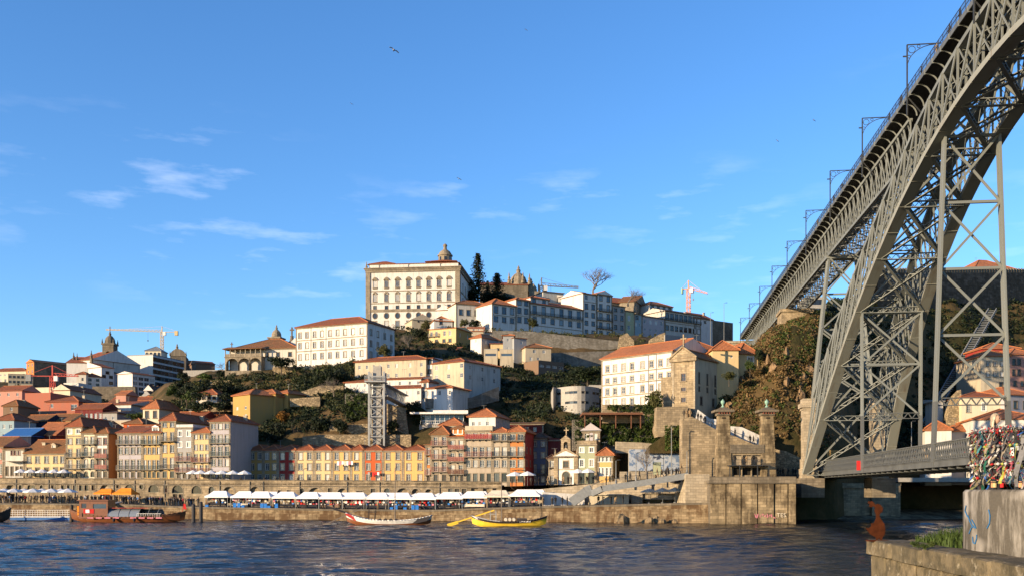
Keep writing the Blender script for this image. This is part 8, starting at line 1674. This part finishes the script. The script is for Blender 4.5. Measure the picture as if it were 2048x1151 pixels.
RC = [('ribbon_red', (.4, .012, .015), 4), ('ribbon_dark', (.025, .025, .03), 9), ('ribbon_white', (.5, .48, .45), 4), ('ribbon_green', (.015, .1, .06), 1), ('ribbon_teal', (.02, .15, .18), 1), ('ribbon_blue', (.02, .1, .35), 1), ('ribbon_yellow', (.3, .32, .05), 1), ('ribbon_beige', (.26, .22, .16), 4), ('ribbon_grey', (.14, .14, .145), 5), ('ribbon_pink', (.32, .08, .11), 1), ('ribbon_olive', (.16, .17, .05), 2)]
for n_, c, w_ in RC: plain(n_, c, .6, .3, 0, .25, 20)
def ribbon(a, z, L, wd, mat, seed):
    r_ = random.Random(seed); mb = MB(); n_ = 7; r0 = FR+.03; ph = r_.uniform(0, 6); sw = r_.uniform(-.25, .25)*L; pts = []
    for k in range(n_+1):
        t_ = k/n_; aa = a+(sw*t_+.03*math.sin(ph+t_*7))/FR; rr = r0+.05*math.sin(ph+t_*5)+.03*t_; pts.append((Vector((rr*math.cos(aa), rr*math.sin(aa), z-L*t_)), ph+t_*r_.uniform(1, 3)))
    tan = Vector((-math.sin(a), math.cos(a), 0)); out = Vector((math.cos(a), math.sin(a), 0))
    for (p, tw), (q, tw2) in zip(pts, pts[1:]):
        u, v = tan*math.cos(tw*.5)+out*math.sin(tw*.5), tan*math.cos(tw2*.5)+out*math.sin(tw2*.5); mb.face([p-u*wd/2, p+u*wd/2, q+v*wd/2, q-v*wd/2])
    mb.lathe([(.01, -.03), (.03+wd*.3, 0), (.01, .03)], 6, pts[0][0]); return mb.mesh('ribbon', mat, True, uv=False)
nr = 0
for i in range(285):
    a = RG_.uniform(math.pi*.86, math.pi*1.46); z = RG_.choice([FH, FH, FH, .78, .78, .45, .45, .2])+.02; L = min(z+.05, RG_.uniform(.12, .5)); mat = rnd.choices([c[0] for c in RC], [c[2] for c in RC])[0]; wd = RG_.choice([.02, .03, .04, .06])
    ob('ribbon', ribbon(a, z, L, wd, mat, i), fence)
more = []
for a_, z_, L_2, m_ in ((1.17, .85, .75, 'ribbon_red'), (1.19, .75, .68, 'ribbon_red'), (1.45, .9, .8, 'ribbon_red'), (1.25, .8, .5, 'ribbon_blue'), (1.27, .82, .5, 'ribbon_yellow'), (1.13, .9, .8, 'ribbon_beige'), (1.11, .95, .9, 'ribbon_grey')): ob('ribbon', ribbon(math.pi*a_, z_, L_2, .1, m_, int(a_*100)), fence)
C_ = []
for i in range(9000):
    a = RG_.uniform(math.pi*.84, math.pi*1.48); z = RG_.uniform(.1, FH+.04) if RG_.random() < .6 else FH+RG_.normal()*.04
    if mnoise.noise(Vector((a*7, z*3.5, 2))) < -.12: continue
    C_.append((a, z, FR+RG_.normal()*.045))
for gi, (mt, sel) in enumerate((('ribbon_white', 0), ('ribbon_dark', 1), ('ribbon_red', 2), ('ribbon_dark', 3), ('ribbon_beige', 4), ('ribbon_grey', 5), ('ribbon_red', 6), ('ribbon_dark', 7), ('ribbon_olive', 8))):
    P = np.array([(r_*math.cos(a), r_*math.sin(a), z) for k, (a, z, r_) in enumerate(C_) if k % 9 == sel]); tag(ob('tied_scraps', quads_mesh('tied_scraps', leaves(P, .028, .45, .5), mt), fence), kind='stuff')
for i in range(14):
    a = math.pi*RG_.uniform(1.0, 1.42); mb = MB(); mb.box(-.035, -.012, -.08, .035, .012, 0); mb.lathe([(.03, -.0), (.03, .008)], 8, (0, 0, .02)); o = mb.build('padlock', rnd.choice(['crane_yellow', 'metal_grey', 'red_cloth', 'crane_orange']), fence, loc=((FR+.06)*math.cos(a), (FR+.06)*math.sin(a), RG_.choice([.12, .45, .78])), rz=a+math.pi/2)
# platform and the woman behind the fence
mb = MB(); mb.box(10.45, 21.5, GZ-.1, 16, 22.9, 5.42); tag(mb.build('viewing_platform', 'near_concrete'), 'concrete viewing platform behind the ribbon fence', 'platform')
HX, HYD = Xp(1990, 20.5), 22.2; HXX = Xp(1991, HYD); HZ = Zp(826, HYD)-1.775
J = dict(pelvis=((0, 0, .97), (.17, .12)), waist=((0, 0, 1.1), (.14, .1)), chest=((0, .01, 1.3), (.165, .12)), neck0=((0, .015, 1.43), (.085, .07)), neck=((0, .005, 1.5), .052), hl=((-.09, 0, .92), .1), hr=((.09, 0, .92), .1), kl=((-.1, -.02, .5), .062), kr=((.1, -.02, .5), .062), al=((-.1, .02, .08), .045), ar=((.1, .02, .08), .045), tl=((-.11, -.14, .04), (.045, .03)), tr=((.11, -.14, .04), (.045, .03)), sl=((-.165, .01, 1.39), .068), sr=((.165, .01, 1.39), .068), el=((-.25, -.05, 1.12), .046), er=((.25, -.05, 1.12), .046), wl=((-.17, -.27, 1.08), .033), wr=((.17, -.27, 1.08), .033),
    pl=((-.14, -.34, 1.09), (.04, .02)), pr=((.14, -.34, 1.09), (.04, .02)), nk=((0, .0, 1.545), .05))
E = [('pelvis', 'waist'), ('waist', 'chest'), ('chest', 'neck0'), ('neck0', 'neck'), ('neck', 'nk'), ('pelvis', 'hl'), ('pelvis', 'hr'), ('hl', 'kl'), ('hr', 'kr'), ('kl', 'al'), ('kr', 'ar'), ('al', 'tl'), ('ar', 'tr'), ('chest', 'sl'), ('chest', 'sr'), ('sl', 'el'), ('sr', 'er'), ('el', 'wl'), ('er', 'wr'), ('wl', 'pl'), ('wr', 'pr')]
for sd, nm in ((-1, 'l'), (1, 'r')):
    for k, (dx, ln) in enumerate(((.03, .07), (.012, .085), (-.006, .08), (-.024, .065))):
        p0 = Vector((sd*.14-sd*dx*0+dx*.9, -.36, 1.09)); J['f%s%d' % (nm, k)] = (tuple(p0+Vector((0, -ln*.5, .005))), .0095); J['g%s%d' % (nm, k)] = (tuple(p0+Vector((0, -ln*.85, -.03))), .008); E += [('p'+nm, 'f%s%d' % (nm, k)), ('f%s%d' % (nm, k), 'g%s%d' % (nm, k))]
    J['t%s1' % nm] = ((sd*.14-sd*.05, -.32, 1.1), .01); J['t%s2' % nm] = ((sd*.14-sd*.065, -.36, 1.085), .009); E += [('w'+nm, 't%s1' % nm), ('t%s1' % nm, 't%s2' % nm)]
wm = skin_figure(J, E, sub=1); mi = []
for p in wm.polygons:
    c = p.center; mi.append(0 if (c.z > 1.47 and abs(c.x) < .08) or c.y < -.3 and .9 < c.z < 1.2 else 1 if c.z > .95 else 2)
plain('coat_black', (.018, .018, .02), .8, .2); plain('hair_blond', (.36, .29, .2), .45, .4, 0, .4, 40); plain('lips', (.4, .1, .08), .5, .3); plain('eye_dark', (.02, .015, .012), .2, .5)
for m_ in ('skin', 'coat_black', 'trousers_black'): wm.materials.append(M(m_)) if len(wm.materials) < 3 else None
wm.polygons.foreach_set('material_index', mi); wm.polygons.foreach_set('use_smooth', [True]*len(mi))
woman = thing('person', 'woman with long blond hair in black coat behind the ribbon fence, face turned right', 'person', (HXX, HYD, HZ), R(20)); ob('body', wm, woman)
# head: an ellipsoid shaped into a face (looks to its own -y), turned to the right
bm = bmesh.new(); bmesh.ops.create_uvsphere(bm, u_segments=36, v_segments=26, radius=1)
for v in bm.verts:
    d = v.co.normalized(); x, y, z = d; f = max(0, -y); r_ = Vector((x*.074, y*.092, z*.112))
    if z < 0: r_.x *= 1-.28*(-z)**1.3; r_.y *= 1-.12*(-z)
    nose = math.exp(-((x/.16)**2+((z+.12)/.22)**2))*f**4; brow = math.exp(-((z-.22)/.12)**2)*f**2; eye = math.exp(-(((abs(x)-.36)/.16)**2+((z-.05)/.11)**2))*f**2; lip = math.exp(-((x/.26)**2+((z+.5)/.09)**2))*f**2; chin = math.exp(-((x/.3)**2+((z+.82)/.2)**2))*f; cheek = math.exp(-(((abs(x)-.5)/.25)**2+((z+.2)/.25)**2))*f
    r_.y -= .026*nose+.006*brow-.009*eye+.007*lip+.012*chin+.004*cheek; v.co = r_
for f_ in bm.faces: f_.smooth = True
hm = bpy.data.meshes.new('head'); bm.to_mesh(hm); bm.free(); hm.materials.append(M('skin')); head = ob('head', hm, woman, (0, -.01, 1.655), R(28))
for sx in (-1, 1): mb = MB(); mb.lathe([(.002, -.011), (.012, 0), (.002, .011)], 8, (sx*.029, -.081, .006)); mb.build('eye', 'eye_dark', head); mb = MB(); mb.bar((sx*.014, -.088, .026), (sx*.046, -.078, .026), .008, .006); mb.build('eyebrow', 'hair_dark', head); mb = MB(); mb.lathe([(.004, -.03), (.012, -.01), (.014, .015), (.005, .03)], 8, (sx*.072, .005, -.01)); mb.build('ear', 'skin', head)
mb = MB(); mb.lathe([(.002, -.008), (.016, 0), (.002, .007)], 10, (0, -.083, -.055)); mb.build('mouth', 'lips', head)
bm = bmesh.new(); bmesh.ops.create_uvsphere(bm, u_segments=40, v_segments=26, radius=1); dele = []
for v in bm.verts:
    d = v.co.normalized(); x, y, z = d; s = 1.16+.03*math.sin(math.atan2(x, y)*17); v.co = Vector((x*.074*s, y*.095*s+.008, z*.114*s+.004))
    if z < -.05: t_ = (-z-.05)/.95; k = 1+.35*math.sin(t_*2.2); a_ = math.atan2(x, y); w_ = .092*(1-.15*t_); v.co = Vector((math.sin(a_)*w_*k*1.0, math.cos(a_)*w_*.95+.02+.03*t_, -.006-.30*t_+.012*math.sin(a_*13)))
    if y < -.42 and z < .62: dele.append(v)
bmesh.ops.delete(bm, geom=dele, context='VERTS')
for f_ in bm.faces: f_.smooth = True
hm = bpy.data.meshes.new('hair'); bm.to_mesh(hm); bm.free(); hm.materials.append(M('hair_blond')); hr_ = ob('hair', hm, head); sd_ = hr_.modifiers.new('thick', 'SOLIDIFY'); sd_.thickness = .012
# rusty cut-out goose, a steel sheet standing on the corner
root = thing('goose_sculpture', 'flat rusty steel goose cut-out standing on the quay corner', 'sculpture', (Xp(1752, 23.0), 23.0, GZ+.0), .05)
mb = MB(); s = 23.0/F; P = [(1737, 1046), (1731, 1045), (1734, 1050), (1741, 1059), (1749, 1063), (1752, 1066), (1751, 1070), (1755, 1070.5), (1757, 1067), (1760, 1067), (1759, 1070.5), (1764, 1070.5), (1765, 1065), (1770, 1058), (1771, 1048), (1769, 1037), (1763, 1029), (1759, 1022), (1760, 1017), (1765, 1013), (1766, 1006), (1762, 1000), (1756, 997), (1750, 999), (1747, 994), (1743, 991.5), (1741, 993), (1737, 992), (1735, 996), (1739, 998), (1738, 1003), (1743, 1004), (1747, 1002), (1750, 1005), (1749, 1012), (1752, 1019), (1752, 1027), (1747, 1036), (1742, 1036), (1742, 1042)]
mb.prism([((x-1752)*s, (1070.5-y)*s) for x, y in P][::-1], -.006, .006); mb.build('sheet', 'rust', root); mb = MB(); mb.box(-.2, -.1, -.02, .25, .1, .012); mb.build('base_plate', 'rust', root)
# grass on the corner
C_ = []
for i in range(9000):
    px = RG_.uniform(1790, 1935); D = RG_.uniform(17.2, 23.0); x, y = Xp(px, D), D
    if (x-BC.x)**2+(y-BC.y)**2 < BR**2: continue
    dens = mnoise.noise(Vector((x*1.1, y*1.1, 0)))+.7*(px-1815)/100
    if dens < -.25: continue
    q = (Vector((x, y))-A_); lx_, ly_ = q.dot(U_), q.dot(Vector((-U_.y, U_.x)))
    if ly_ < .75 or lx_ < .8: continue
    h = RG_.uniform(.06, .3)*(.7+.8*max(0, dens)); a = RG_.uniform(0, 6.28); w_ = RG_.uniform(.006, .014); lean = RG_.uniform(.1, .7)*h; b0 = np.array([x, y, GZ-.04]); d = np.array([math.cos(a), math.sin(a), 0]); e = np.array([-d[1], d[0], 0])*w_
    m_ = b0+d*lean*.35+np.array([0, 0, h*.65]); tp = b0+d*lean+np.array([0, 0, h]); C_ += [np.stack([b0-e, b0+e, m_+e*.8, m_-e*.8]), np.stack([m_-e*.8, m_+e*.8, tp+e*.1, tp-e*.1])]
foliage('grass_blade', (.02, .045, .008), (.07, .13, .02), (.09, .12, .03), 1.5); tag(ob('grass', quads_mesh('grass', np.array(C_), 'grass_blade')), kind='stuff')
for i in range(7):
    px, D = RG_.uniform(1820, 1925), RG_.uniform(19, 22.5); x = Xp(px, D)
    if (x-BC.x)**2+(D-BC.y)**2 < (BR+.2)**2: continue
    s = RG_.uniform(.1, .24); o = thing('weed', 'leafy green weed growing in the corner grass', 'plant', (x, D, GZ-.03), RG_.uniform(0, 6), 'weeds in the corner grass'); c = ob('leaves', crown('shrub', 'leaf_green', i % 3), o, (0, 0, s*.5)); c.scale = (s*.6, s*.6, s*.6); t_ = ob('stem', TRUNKM, o); t_.scale = (s*.3, s*.3, s*.5)
